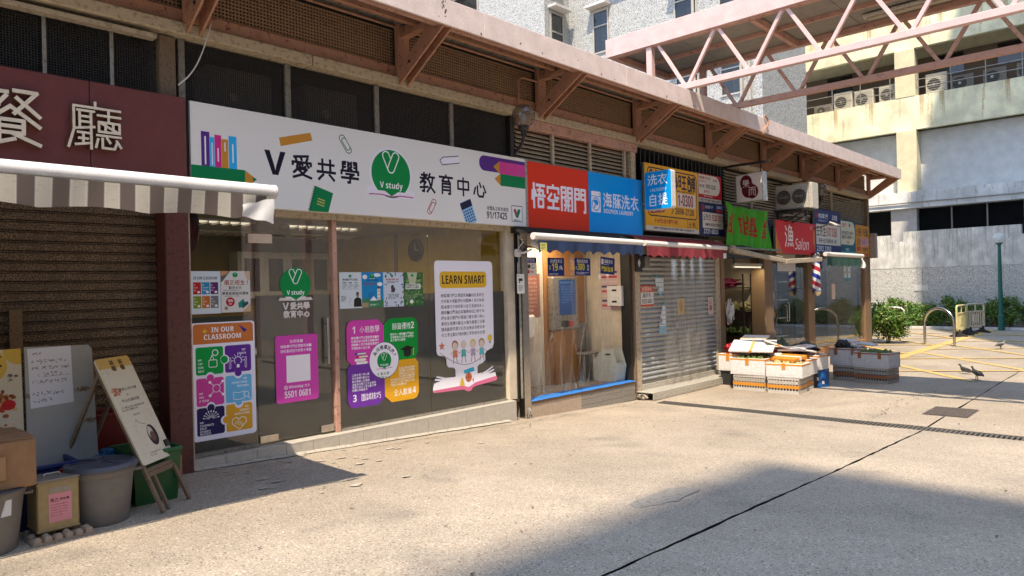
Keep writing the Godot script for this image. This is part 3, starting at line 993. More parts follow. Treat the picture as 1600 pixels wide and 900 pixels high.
func build_bridge() -> void:
	var b := thing("covered_bridge", "pink steel truss footbridge with a flat roof crossing above the paving", "footbridge", Vector3(10.9, 4.8, 4.0))
	var z1 := 13.2
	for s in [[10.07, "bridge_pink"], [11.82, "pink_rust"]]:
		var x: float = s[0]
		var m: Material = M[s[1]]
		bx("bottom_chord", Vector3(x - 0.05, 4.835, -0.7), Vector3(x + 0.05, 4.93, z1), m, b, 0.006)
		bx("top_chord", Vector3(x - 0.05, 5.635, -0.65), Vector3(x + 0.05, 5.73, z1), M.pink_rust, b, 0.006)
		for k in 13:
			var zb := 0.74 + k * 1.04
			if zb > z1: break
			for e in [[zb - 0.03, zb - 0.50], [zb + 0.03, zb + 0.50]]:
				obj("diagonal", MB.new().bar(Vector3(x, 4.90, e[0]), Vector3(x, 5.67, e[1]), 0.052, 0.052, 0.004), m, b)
		for z in [0.10, 12.6]: bx("end_post", Vector3(x - 0.052, 4.93, z - 0.05), Vector3(x + 0.052, 5.636, z + 0.05), m, b, 0.005)
	for z in [-0.6, 1.8, 4.4, 7.0, 9.6, 12.2]:
		bx("cross_beam", Vector3(10.121, 5.62, z - 0.04), Vector3(11.769, 5.72, z + 0.04), M.pink_rust, b, 0.004)
	bx("roof_purlin", Vector3(10.92, 5.672, -0.65), Vector3(10.98, 5.732, z1), M.pink_rust, b)
	for k in 12:
		var z := -0.66 + k * 1.15
		bx("roof_panel", Vector3(10.125, 5.735, z), Vector3(11.90, 5.755, z + 1.14), M.ceiling, b)
	bx("roof_fascia", Vector3(9.985, 5.650, -0.72), Vector3(10.015, 5.955, z1), M.bridge_pink, b, 0.005)
	bx("roof_fascia", Vector3(11.91, 5.66, -0.72), Vector3(11.94, 5.95, z1), M.bridge_pink, b, 0.005)
	bx("roof_end", Vector3(10.016, 5.66, -0.72), Vector3(11.909, 5.95, -0.69), M.bridge_pink, b)
	bx("roof_deck", Vector3(10.016, 5.90, -0.689), Vector3(11.909, 5.94, z1), M.soffit, b)
	for x in [10.07, 11.82]: bx("column", Vector3(x - 0.12, gy(x) - 0.02, 12.9), Vector3(x + 0.12, 4.834, 13.14), M.bridge_pink, b, 0.01)
	var f := thing("bridge_lamp", "slim lamp fitting fixed under the bridge roof", "lamp", Vector3(11.35, 5.60, 3.6))
	bx("body", Vector3(11.30, 5.655, 2.95), Vector3(11.42, 5.71, 4.25), M.ac_white, f, 0.01)
	bx("diffuser", Vector3(11.31, 5.625, 3.0), Vector3(11.41, 5.654, 4.2), M.cream_paint, f, 0.008)

# ---------------------------------------------------------------- what stands behind: boundary wall, yellow block, tower blocks

func streaked(w: float, h: float, px: float, base: Color, stains: Array, count: int, sd: int, len0: float, len1: float) -> Cv:      # a wall with runs of rust or mildew
	var cv := Cv.new(w, h, px, base)
	cv.rn.seed = sd
	var W := cv.im.get_width(); var H := cv.im.get_height()
	var f := FastNoiseLite.new(); f.seed = sd; f.frequency = 0.02; f.fractal_octaves = 4
	for y in H:
		for x in W:
			var k := 1.0 + 0.16 * f.get_noise_2d(x, y * 0.7) + 0.05 * (cv.rn.randf() - 0.5)
			cv.im.set_pixel(x, y, Color(base.r * k, base.g * k, base.b * k))
	for i in count:
		var x := cv.rn.randi() % W
		var y0 := 0 if cv.rn.randf() < 0.75 else cv.rn.randi() % H
		var ln := int(cv.rn.randf_range(len0, len1) * H)
		var c: Color = stains[cv.rn.randi() % stains.size()]
		var wd := cv.rn.randi_range(1, 4)
		var st := cv.rn.randf_range(0.15, 0.60)
		for y in range(y0, mini(H, y0 + ln)):
			if cv.rn.randf() < 0.14: x = clampi(x + cv.rn.randi_range(-1, 1), 0, W - 1)
			for q in wd:
				if x + q < W and cv.rn.randf() < 0.8: cv.im.set_pixel(x + q, y, cv.im.get_pixel(x + q, y).lerp(c, st * cv.rn.randf()))
	return cv

func wall_x(called: String, x: float, th: float, outline: Array, m: Material, parent: Node, uvr := Rect2()) -> MeshInstance3D:      # a wall that faces the shops' left: outline in (z, y), pushed from x to x + th
	var pg := PackedVector2Array()
	for p in outline: pg.append(Vector2(p[0], p[1]))
	var xf := Transform3D(Basis(Vector3(0, 0, 1), Vector3(0, 1, 0), Vector3(-1, 0, 0)), Vector3(x, 0, 0))
	return obj(called, MB.new().prism(pg, -th, 0.0, xf, uvr), m, parent)

func rect_x(z0: float, y0: float, z1: float, y1: float) -> Array:
	return [[z0, y0], [z1, y0], [z1, y1], [z0, y1]]

func build_background() -> void:
	# boundary wall: pebble-dash below, weathered render with notches above
	var w := thing("boundary_wall", "high boundary wall, pebble-dash below and mildewed pale render above", "wall", Vector3(30.6, 0, 0))
	for s in [[-14.0, -0.86], [-0.85, 14.0]]: wall_x("pebble_panel", 30.5, 0.28, rect_x(s[0], -0.1, s[1], 2.25), M.pebble, w)
	var cv := streaked(14.0, 1.42, 110.0, lin(0.60, 0.58, 0.53), [lin(0.16, 0.17, 0.14), lin(0.22, 0.21, 0.18), lin(0.10, 0.11, 0.09)], 560, 3, 0.15, 0.9)
	cv.speckle(260, lin(0.12, 0.12, 0.10), 0.01, 0.06, 0.35)
	wall_x("rendered_parapet", 30.49, 0.30, [[-7.0, 2.256], [7.0, 2.256], [7.0, 3.45], [2.70, 3.45], [2.70, 3.32], [2.26, 3.32], [2.26, 3.655], [-1.48, 3.655], [-1.48, 3.285], [-1.93, 3.285], [-1.93, 3.55], [-7.0, 3.55]], printed(cv, 0.9), w, Rect2(-7, 2.25, 14.0, 1.42))
	bx("notice_plate", Vector3(30.478, 1.38, -1.13), Vector3(30.489, 1.60, -0.66), M.white_plastic, w)
	# yellow block with plant balconies
	var y := thing("yellow_block", "pale yellow block with recessed plant balconies and rust runs", "building", Vector3(38, 0, -2))
	var YR := [lin(0.45, 0.22, 0.06), lin(0.35, 0.16, 0.05), lin(0.30, 0.24, 0.12)]
	var ycv := streaked(22.0, 1.5, 60.0, lin(0.88, 0.82, 0.56), YR, 60, 12, 0.2, 1.0)
	for q in [[4.3, 4.25], [-1.2, 0.25], [1.2, 0.5], [3.1, 1.4], [-5.7, 0.15], [-4.1, 1.3], [-2.0, 0.2]]:      # rust runs below the railing posts
		for k in 60:
			var px := int((q[0] + 12.0) * 60.0) + ycv.rn.randi_range(-5, 5)
			var ln := ycv.rn.randi_range(6, 70)
			for yy in ln:
				if px > 0 and px < ycv.im.get_width() and yy < ycv.im.get_height(): ycv.im.set_pixel(px, yy, ycv.im.get_pixel(px, yy).lerp(YR[k % 3], 0.22 * ycv.rn.randf()))
	var ym := printed(ycv, 0.85)
	wall_x("balcony_wall", 36.0, 0.25, rect_x(-12, 8.56, 10, 10.06), ym, y, Rect2(-12, 8.56, 22, 1.5))
	wall_x("balcony_wall", 36.0, 0.25, rect_x(-12, 12.22, 10, 13.6), ym, y, Rect2(-12, 12.2, 22, 1.5))
	wall_x("balcony_wall", 36.0, 0.25, rect_x(-12, 15.6, 10, 17.1), ym, y, Rect2(-12, 15.6, 22, 1.5))
	wall_x("balcony_wall", 36.0, 0.25, rect_x(-12, 19.2, 10, 24.0), ym, y, Rect2(-12, 19.2, 22, 4.8))
	for z in [-3.06, 6.5]:
		bx("pier", Vector3(35.98, 5.752, z), Vector3(36.9, 8.558, z + 0.82), M.yellow_wall, y, 0.02)
		bx("pier", Vector3(35.98, 10.062, z), Vector3(36.6, 12.218, z + 0.82), M.yellow_wall, y, 0.02)
		bx("pier", Vector3(35.98, 13.602, z), Vector3(36.6, 15.598, z + 0.82), M.yellow_wall, y, 0.02)
	bx("blank_wall", Vector3(36.7, 5.75, -12), Vector3(36.95, 8.56, 10), M.grey_wall, y)
	bx("pale_panel", Vector3(36.65, 5.76, -6.0), Vector3(36.695, 7.12, -3.30), M.sign_white, y)
	for k in 3: bx("balcony_rear_wall", Vector3(38.0, [10.06, 13.6, 17.1][k], -12), Vector3(38.2, [12.22, 15.6, 19.2][k], 10), M.wood_old, y)
	for yy in [8.6, 12.25, 15.65]: bx("balcony_floor", Vector3(36.251, yy + 0.9, -12), Vector3(37.99, yy + 1.4, 10), M.grey_wall, y)
	bx("core_wall", Vector3(38.21, 0, -12), Vector3(46, 24, 10), M.yellow_wall, y)
	wall_x("ledge", 35.7, 0.95, rect_x(-12, 5.02, 10, 5.748), printed(streaked(22, 0.73, 50, lin(0.72, 0.71, 0.68), [lin(0.2, 0.19, 0.17), lin(0.30, 0.16, 0.06)], 90, 5, 0.2, 0.9), 0.9), y, Rect2(-12, 5.02, 22, 0.73))
	obj("ledge_pipe", MB.new().tube([Vector3(35.64, 5.26, -12), Vector3(35.64, 5.26, 10)], 0.03, 8), M.alloy, y)
	wall_x("lower_wall", 36.0, 0.9, rect_x(-12, -0.1, 10, 3.50), M.grey_wall, y)
	bx("lower_pier", Vector3(35.95, 3.501, -3.35), Vector3(36.9, 5.018, -2.30), M.ledge_grey, y)
	bx("lower_pier", Vector3(35.95, 3.501, -12), Vector3(36.9, 5.018, -6.4), M.ledge_grey, y)
	bx("louvre_backing", Vector3(36.60, 3.501, -6.4), Vector3(36.8, 5.018, 10), M.louvre_dark, y)
	for k in 20:
		var ly := 3.55 + k * 0.073
		for s in [[-6.38, -3.36], [-2.29, 9.9]]:
			obj("louvre_slat", MB.new().box(Vector3(36.36, ly, (s[0] + s[1]) * 0.5), Vector3(0.10, 0.012, s[1] - s[0]), Basis(Vector3.BACK, -0.7)), M.louvre_dark, y)
	for z in [-4.9, -0.98, 0.34, 1.65, 2.9, 4.2]: bx("louvre_post", Vector3(36.20, 3.501, z - 0.03), Vector3(36.28, 5.018, z + 0.03), M.dull_alloy, y)
	for lv in [10.06, 13.6]:
		for s in [[-7.2, -3.08], [-2.2, 6.4]]:
			for yy in [0.36, 0.72, 1.08]:
				obj("rail", MB.new().tube([Vector3(36.06, lv + yy, s[0]), Vector3(36.06, lv + yy, s[1])], 0.018 if yy < 1 else 0.026, 6), M.alloy, y)
			var n := int((s[1] - s[0]) / 1.28)
			for k in n + 1: obj("rail_post", MB.new().tube([Vector3(36.06, lv - 0.02, s[0] + 0.08 + k * 1.28), Vector3(36.06, lv + 1.10, s[0] + 0.08 + k * 1.28)], 0.024, 6), M.alloy, y)
	var src: Node3D = null
	var spots := [[-6.9, 0.45, "squat"], [-5.95, 0.95, "tall"], [-5.0, 0.85, "framed"], [-3.9, 0.85, "framed"], [-1.95, 1.0, "tall"], [-0.95, 0.70, "low"], [0.25, 0.72, "low"], [1.45, 0.72, "low"], [2.7, 0.72, "low"]]
	var names := ["squat white condenser at the left end of the balcony railing", "tall white condenser second from the left end of the balcony railing", "white condenser in a stand, third along the left balcony railing", "white condenser in a stand next to the yellow pier", "tall pale condenser just right of the yellow pier", "low condenser with a dark fan, second right of the yellow pier", "low condenser with a dark fan, third right of the yellow pier", "low condenser with a dark fan, fourth right of the yellow pier", "low condenser with a dark fan at the right end of the railing"]
	for k in spots.size():
		var s: Array = spots[k]
		condenser(Vector3(36.75, 10.0, s[0]), s[1], names[k], "condensers on the lower balcony")
	for k in 5: condenser(Vector3(36.75, 13.55, [-6.4, -5.2, -4.1, -1.6, -0.4][k]), 0.8, ["first", "second", "third", "fourth", "fifth"][k] + " condenser from the left on the upper balcony", "condensers on the upper balcony")
	for k in 3:      # glazed doors at the back of the lower balcony
		bx("rear_window", Vector3(37.96, 11.2, [-6.7, -1.9, 0.6][k]), Vector3(37.995, 12.15, [-5.5, -0.7, 1.9][k]), M.window_glass, y)
	build_tower()
	build_far_towers()
	build_planting()

func condenser(o: Vector3, h: float, label: String, group: String) -> void:
	var t := thing("air_conditioner", label, "air conditioner", o, 0.0, group)
	var m: Material = M.ac_white if h > 0.75 else M.ac_case
	bx("case", Vector3(-0.16, 0.06, 0), Vector3(0.16, 0.06 + h, 0.85), m, t, 0.02, true)
	for z in [0.08, 0.70]: bx("foot", Vector3(-0.15, 0, z), Vector3(0.15, 0.059, z + 0.08), M.ac_dark, t, 0.0, true)
	var r := minf(h * 0.42, 0.27)
	lobj("fan_ring", MB.new().lathe([Vector2(0, 0), Vector2(r, 0), Vector2(r, 0.012), Vector2(0, 0.012)], 22, Vector3(-0.162, 0.06 + h * 0.5, 0.33), Basis(Vector3.BACK, PI / 2)), M.ac_dark, t)
	lobj("fan_hub", MB.new().lathe([Vector2(0, 0), Vector2(0.06, 0), Vector2(0.06, 0.02), Vector2(0, 0.02)], 14, Vector3(-0.166, 0.06 + h * 0.5, 0.33), Basis(Vector3.BACK, PI / 2)), M.alloy, t)
	var g := MB.new()
	for k in 9: g.span(Vector3(-0.19, 0.06 + h * (0.08 + k * 0.105), 0.04), Vector3(-0.178, 0.07 + h * (0.08 + k * 0.105), 0.80))
	lobj("grille", g, m, t)

func tower_window(parent: Node, face: String, a: float, y: float, w: float, h: float, at: float) -> void:      # face "x": in a wall that faces left at x = at, from z = a; face "z": in a wall that faces the court at z = at, from x = a
	var f := MB.new()
	var P := func(u: float, v: float, d: float) -> Vector3: return Vector3(at - d, y + v, a + u) if face == "x" else Vector3(a + u, y + v, at + d)
	for q in [[0, 0, w, 0.06], [0, h - 0.06, w, h], [0, 0.061, 0.06, h - 0.061], [w - 0.06, 0.061, w, h - 0.061], [0.061, h * 0.62, w - 0.061, h * 0.62 + 0.05]]:
		f.span(P.call(q[0], q[1], 0.0), P.call(q[2], q[3], 0.05))
	var o := obj("window", f, M.window_frame, parent)
	obj("pane", MB.new().span(P.call(0.06, 0.06, 0.004), P.call(w - 0.06, h - 0.06, 0.012)), M.window_glass, o)
	obj("hood", MB.new().span(P.call(-0.12, h + 0.10, 0.0), P.call(w + 0.12, h + 0.20, 0.42)), M.ledge_grey, o)
	obj("curtain", MB.new().span(P.call(0.06, 0.06, 0.0015), P.call(w * 0.55, h - 0.06, 0.0035)), M.ac_case, o)

func build_tower() -> void:
	var t := thing("pebble_tower", "grey pebble-dashed residential tower behind the parade", "tower block", Vector3(30, 0, -9))
	bx("main_wall", Vector3(24.0, 0, -12.4), Vector3(28.0, 60, -4.08), M.pebble_far, t)
	bx("wing_wall", Vector3(22.4, 0, -19.0), Vector3(30, 60, -12.401), M.pebble_far, t)
	bx("wing_wall", Vector3(19.6, 0, -26.0), Vector3(30, 60, -19.001), M.pebble_far, t)
	for k in 14:
		var y := 5.4 + k * 2.85
		tower_window(t, "x", -11.15, y + 0.25, 0.78, 1.75, 23.998)
		tower_window(t, "x", -7.4, y + 0.5, 0.95, 1.25, 23.998)
		tower_window(t, "x", -5.6, y + 0.25, 0.8, 1.5, 23.998)
		tower_window(t, "z", 22.72, y - 0.1, 0.85, 2.2, -12.40)
		tower_window(t, "x", -18.4, y + 0.2, 2.2, 1.5, 22.398)
		tower_window(t, "z", 20.1, y + 0.2, 1.4, 1.5, -19.0)
		if k % 2 == 1: bx("drying_rack", Vector3(23.2, y + 0.9, -10.2), Vector3(23.998, y + 0.94, -7.9), M.window_frame, t)
	for z in [-4.5, -4.8, -6.6]:
		obj("drain_pipe", MB.new().tube([Vector3(23.93, 0, z), Vector3(23.93, 58, z)], 0.06, 8), M.window_frame, t)

func build_far_towers() -> void:
	# the towers that stand behind the camera and shade the near paving and the far wall
	var H := 52.0
	for q in [["shading_tower", Vector3(6.6 - 0.468 * H, H, 3.33 + 0.244 * H), 22.0, 14.0, "tall pale tower block behind the viewer whose corner shades the near paving"], ["side_tower", Vector3(24.0, 47.0, 7.6), 10.0, 14.0, "tall pale tower block right of the view that shades the boundary wall"]]:
		var c: Vector3 = q[1]
		var t := thing("tower_block", q[4], "tower block", Vector3(c.x - q[2] * 0.5, 0, c.z + q[3] * 0.5))
		bx("wall", Vector3(c.x - q[2], -0.2, c.z), Vector3(c.x, c.y, c.z + q[3]), M.tower_wall, t)
		var n := int(c.y / 2.9)
		for k in n - 1:
			for j in 5:
				var x: float = c.x - q[2] + 1.0 + j * (q[2] - 2.0) / 5.0
				bx("window", Vector3(x, 2.0 + k * 2.9, c.z - 0.06), Vector3(x + 1.3, 3.5 + k * 2.9, c.z - 0.002), M.louvre_dark, t)

	var ob := thing("opposite_block", "long tall block across the court behind the viewer, mirrored in the shop windows", "building", Vector3(15, 0, 31))
	bx("wall", Vector3(-30, -0.2, 28.0), Vector3(60, 23.0, 36.0), M.opposite_wall, ob)
	for k in 6:
		for j in 24: bx("window", Vector3(-28.0 + j * 3.7, 1.2 + k * 3.5, 27.94), Vector3(-25.9 + j * 3.7, 3.2 + k * 3.5, 27.998), M.louvre_dark, ob)

func shrub(label: String, called: String, o: Vector3, w: float, h: float, leaves: int, group: String, sd: int, ball := false) -> void:
	var t := thing(called, label, "shrub", o, 0.0, group)
	var r := RandomNumberGenerator.new(); r.seed = sd
	var st := MB.new()
	for k in 7:
		var e := Vector3(r.randf_range(-w, w) * 0.8, h * r.randf_range(0.6, 0.95), r.randf_range(-w, w) * 0.8)
		st.tube([Vector3(e.x * 0.15, -0.01, e.z * 0.15), e * 0.5 + Vector3(0, 0.05, 0), e], [0.014, 0.009, 0.004], 5, false)
	lobj("stem", st, M.wood, t)
	var lm := MB.new()
	var cl := []
	for k in 16:
		if ball:
			var d := Vector3(r.randfn(), r.randfn() + 0.2, r.randfn()).normalized() * r.randf_range(0.45, 0.95)
			cl.append([Vector3(d.x * w, h * 0.5 + d.y * h * 0.42, d.z * w), 0.34 * w])
		else: cl.append([Vector3(r.randf_range(-w, w), h * (0.25 + 0.75 * r.randf()) , r.randf_range(-w, w) * 0.7), 0.42 * w])
	for i in leaves:
		var c: Array = cl[r.randi() % cl.size()]
		var p: Vector3 = c[0] + Vector3(r.randfn(), r.randfn(), r.randfn()) * c[1] * 0.62
		if p.y < 0.08: p.y = 0.08 + r.randf() * 0.2
		var d := Vector3(r.randfn(), r.randfn() * 0.7 + 0.35, r.randfn()).normalized()
		var s := d.cross(Vector3(r.randfn(), r.randfn(), r.randfn())).normalized()
		var L := r.randf_range(0.06, 0.115); var W := L * 0.5
		var k := lm.v.size()
		var nn := s.cross(d).normalized()
		lm.v.append_array([p, p + d * L * 0.5 + s * W * 0.5 + nn * 0.006, p + d * L, p + d * L * 0.5 - s * W * 0.5 + nn * 0.006])
		lm.n.append_array([nn, nn, nn, nn]); lm.t.append_array([Vector2(0, 0), Vector2(1, 0), Vector2(1, 1), Vector2(0, 1)])
		lm.ix.append_array([k, k + 2, k + 1, k, k + 3, k + 2])
		var g := r.randf()
		var col := Color(0.05 + 0.08 * g, 0.115 + 0.13 * g, 0.018 + 0.015 * g)
		if r.randf() < 0.12: col = Color(0.25, 0.29, 0.05)
		for j in 4: lm.c.append(col)
	lobj("foliage", lm, M.leaf, t)

func build_planting() -> void:
	for k in 26:
		var z := -5.4 + k * 0.46
		shrub("leafy shrub in the hedge at the foot of the boundary wall", "hedge_shrub", Vector3(29.95 + 0.12 * sin(k * 2.3), 0.0, z), 0.30, 0.88 + 0.16 * sin(k * 1.7), 1300, "shrubs of the hedge", 100 + k)
	shrub("round dense green bush beside the end of the parade", "round_bush", Vector3(22.35, 0.0, 0.12), 0.52, 1.18, 7000, "", 77, true)
	var kb := thing("planter_kerb", "low concrete kerb along the foot of the hedge", "kerb", Vector3(29.5, 0, 0))
	for k in 14: bx("kerb_stone", Vector3(29.42, -0.05, -7.0 + k * 1.0), Vector3(29.54, 0.09, -6.01 + k * 1.0), M.ledge_grey, kb, 0.01)
	struct(bx("planting_soil", Vector3(29.541, -0.05, -7.0), Vector3(30.48, 0.06, 7.0), M.wood_old))

# ---------------------------------------------------------------- the closed restaurant on the left

func shutter(parent: Node, x0: float, x1: float, y0: float, y1: float, z: float, pitch: float, m: Material, bulge := 0.016) -> void:      # one part for each slat
	var n := int((y1 - y0) / pitch)
	var prof := []
	if bulge > 0.0:
		for i in 7:
			var a := i / 6.0
			prof.append(Vector2(bulge * sin(PI * a), a * (pitch - 0.006)))
	else:      # flat slats with a bead between two grooves
		for q in [[0.0, 0.0], [0.016, 0.004], [0.016, 0.70], [0.0, 0.74], [0.0, 0.80], [0.009, 0.82], [0.009, 0.90], [0.0, 0.92]]: prof.append(Vector2(q[0], q[1] * pitch))
	var mb := MB.new()
	for i in prof.size() - 1:
		var p: Vector2 = prof[i]; var q: Vector2 = prof[i + 1]
		mb.quad(Vector3(0, p.y, p.x), Vector3(x1 - x0, p.y, p.x), Vector3(x1 - x0, q.y, q.x), Vector3(0, q.y, q.x))
	mb.quad(Vector3(0, pitch - 0.006, 0), Vector3(x1 - x0, pitch - 0.006, 0), Vector3(x1 - x0, pitch, -0.014), Vector3(0, pitch, -0.014))
	mb.quad(Vector3(0, 0, -0.014), Vector3(x1 - x0, 0, -0.014), Vector3(x1 - x0, 0, 0), Vector3(0, 0, 0))
	var me := mb.mesh()
	for k in n: put("slat", me, m, parent, Vector3(x0, y0 + k * pitch, z))

func striped() -> StandardMaterial3D:
	var cv := Cv.new(4.4, 0.5, 160.0, lin(0.60, 0.53, 0.42))
	for k in 33:
		cv.rect(k * 0.1385, 0, 0.076, 0.5, lin(0.17, 0.13, 0.105))
		for e in [0.0, 0.076]: cv.rect(k * 0.1385 + e - 0.004, 0, 0.008, 0.5, lin(0.66, 0.60, 0.50))
	cv.speckle(700, lin(0.20, 0.15, 0.10), 0.004, 0.03, 0.30)
	var m := printed(cv, 0.9)
	m.backlight = Color(0.25, 0.22, 0.18)
	return m

func build_restaurant() -> void:
	var s := thing("roller_shutter", "closed brown roller shutter of the restaurant on the left", "shutter", Vector3(1.0, 0.28, -0.16))
	shutter(s, -2.9, 2.43, 0.30, 2.74, -0.17, 0.078, M.slat_brown, 0.0)
	bx("bottom_rail", Vector3(-2.9, 0.26, -0.19), Vector3(2.43, 0.30, -0.15), M.black_metal, s)
	bx("latch_bar", Vector3(1.36, 1.38, -0.145), Vector3(1.44, 1.72, -0.12), M.wood, s)
	var p := thing("maroon_pillar", "square maroon metal pillar between restaurant and classroom", "pillar", Vector3(2.535, 0.27, 0))
	bx("casing", Vector3(2.435, 0.24, -0.25), Vector3(2.632, 2.76, 0.05), M.maroon_metal, p, 0.008)
	var b := thing("restaurant_sign", "long maroon sign board with raised cream Chinese letters", "sign", Vector3(0.6, 2.77, 0))
	bx("board", Vector3(-2.9, 2.775, -0.13), Vector3(1.88, 3.505, 0.05), M.maroon, b, 0.006)
	bx("board", Vector3(1.884, 2.775, -0.13), Vector3(2.628, 3.505, 0.05), M.maroon, b, 0.006)
	for q in [["餐", 1.145, 2.93, 0.40, 0.42, 0.028], ["廳", 1.70, 2.955, 0.395, 0.375, 0.0185]]:
		var cm := MB.new(); var sm := MB.new()
		var lift := 0.0
		for st in Cv.strokes(q[0]):
			for i in st.size() - 1:
				var a := Vector2(q[1] + st[i].x * q[3] / 100.0, q[2] + (100.0 - st[i].y) * q[4] / 100.0)
				var e := Vector2(q[1] + st[i + 1].x * q[3] / 100.0, q[2] + (100.0 - st[i + 1].y) * q[4] / 100.0)
				var d := (e - a).normalized()
				var bs := Basis(Vector3(d.x, d.y, 0), Vector3(-d.y, d.x, 0), Vector3(0, 0, 1))
				lift += 0.00017
				var mid := (a + e) * 0.5
				cm.box(Vector3(mid.x, mid.y, 0.094 + lift), Vector3((e - a).length() + q[5] * 0.7, q[5], 0.004), bs, 0.0)
				sm.box(Vector3(mid.x, mid.y, 0.071 + lift), Vector3((e - a).length() + q[5] * 0.7, q[5], 0.042), bs, 0.0)
		var o := obj("raised_letter", sm, M.letter_side, b)
		obj("letter_face", cm, M.letter_cream, o)
	# awning
	var a := thing("striped_awning", "brown and cream striped awning with a white roller bar at the left", "awning", Vector3(0.0, 2.4, 0.9))
	obj("roller_bar", MB.new().tube([Vector3(-2.9, 2.50, 1.69), Vector3(2.52, 2.50, 1.69)], 0.047, 18), M.roller_white, a)
	obj("end_cap", MB.new().lathe([Vector2(0, 0), Vector2(0.05, 0), Vector2(0.05, 0.018), Vector2(0.035, 0.026), Vector2(0, 0.028)], 18, Vector3(2.521, 2.50, 1.69), Basis(Vector3.BACK, -PI / 2)), M.white_plastic, a)
	var stripe := striped()
	var cloth := MB.new().sheet(24, 8, func(u: float, v: float) -> Vector3: return Vector3(lerpf(-2.9, 2.50, u), lerpf(2.74, 2.535, v) - 0.03 * sin(PI * v), lerpf(0.06, 1.67, v)), true)
	obj("cloth", cloth, stripe, a)
	var val := MB.new()
	val.sheet(160, 4, func(u: float, v: float) -> Vector3:
		var x := lerpf(-2.9, 2.50, u)
		var scal := 0.022 * absf(sin(x * 5.6))
		var turn := smoothstep(2.22, 2.42, x)
		return Vector3(x, lerpf(2.462, 2.295 + scal + 0.05 * turn, v), 1.735 - 0.02 * v + 0.010 * sin(x * 9.0) * v + 0.008 * sin(x * 23.0) * v * turn))
	obj("valance", val, stripe, a)
	var flap := MB.new().sheet(16, 6, func(u: float, v: float) -> Vector3:
		return Vector3(lerpf(2.27, 2.495, u) + 0.004 * sin(v * 6.0), lerpf(2.447 - 0.06 * (1.0 - u), 2.310 - 0.035 * u, v) + 0.004 * sin(u * 11.0), 1.752 + 0.006 * sin(u * 7.0 + v * 3.0)))
	obj("turned_flap", flap, M.roller_white, a)
	for x in [-2.4, 2.36]:
		obj("arm", MB.new().tube([Vector3(x, 2.58, 0.06), Vector3(x - 0.3, 2.50, 0.9), Vector3(x, 2.49, 1.66)], 0.02, 8), M.white_plastic, a)
	build_left_clutter()

func food_board() -> Cv:
	var c := Cv.new(1.0, 1.5, 260.0, lin(0.64, 0.58, 0.44))
	c.rn.seed = 3
	c.ell(0.99, 0.02, 0.09, 0.12, lin(0.62, 0.42, 0.08)); c.ell(0.83, 0.14, 0.09, 0.14, lin(0.66, 0.44, 0.08))
	c.cjk("茶", 0.77, 0.04, 0.12, 0.2, lin(0.02, 0.02, 0.02), 12.0)
	c.small_print(0.92, 0.22, 0.08, 0.08, 2, 0.03, lin(0.06, 0.05, 0.04))
	for k in 4:
		var y := 0.47 + k * 0.29
		for j in 110:
			var q := Vector2(0.88 + c.rn.randfn() * 0.035, y + c.rn.randfn() * 0.04)
			var col: Color = [lin(0.45, 0.06, 0.03), lin(0.55, 0.28, 0.07), lin(0.30, 0.10, 0.04), lin(0.62, 0.42, 0.18), lin(0.20, 0.05, 0.03)][c.rn.randi() % 5]
			c.ell(q.x, q.y, c.rn.randf_range(0.006, 0.02), c.rn.randf_range(0.008, 0.022), col, 9)
		if k == 0: c.ell(0.92, y + 0.02, 0.04, 0.045, lin(0.50, 0.025, 0.03), 20)
		c.small_print(0.70, y + 0.10, 0.2, 0.03, 1, 0.03, lin(0.2, 0.16, 0.1))
	c.speckle(400, lin(0.35, 0.28, 0.18), 0.004, 0.02, 0.3)
	return c

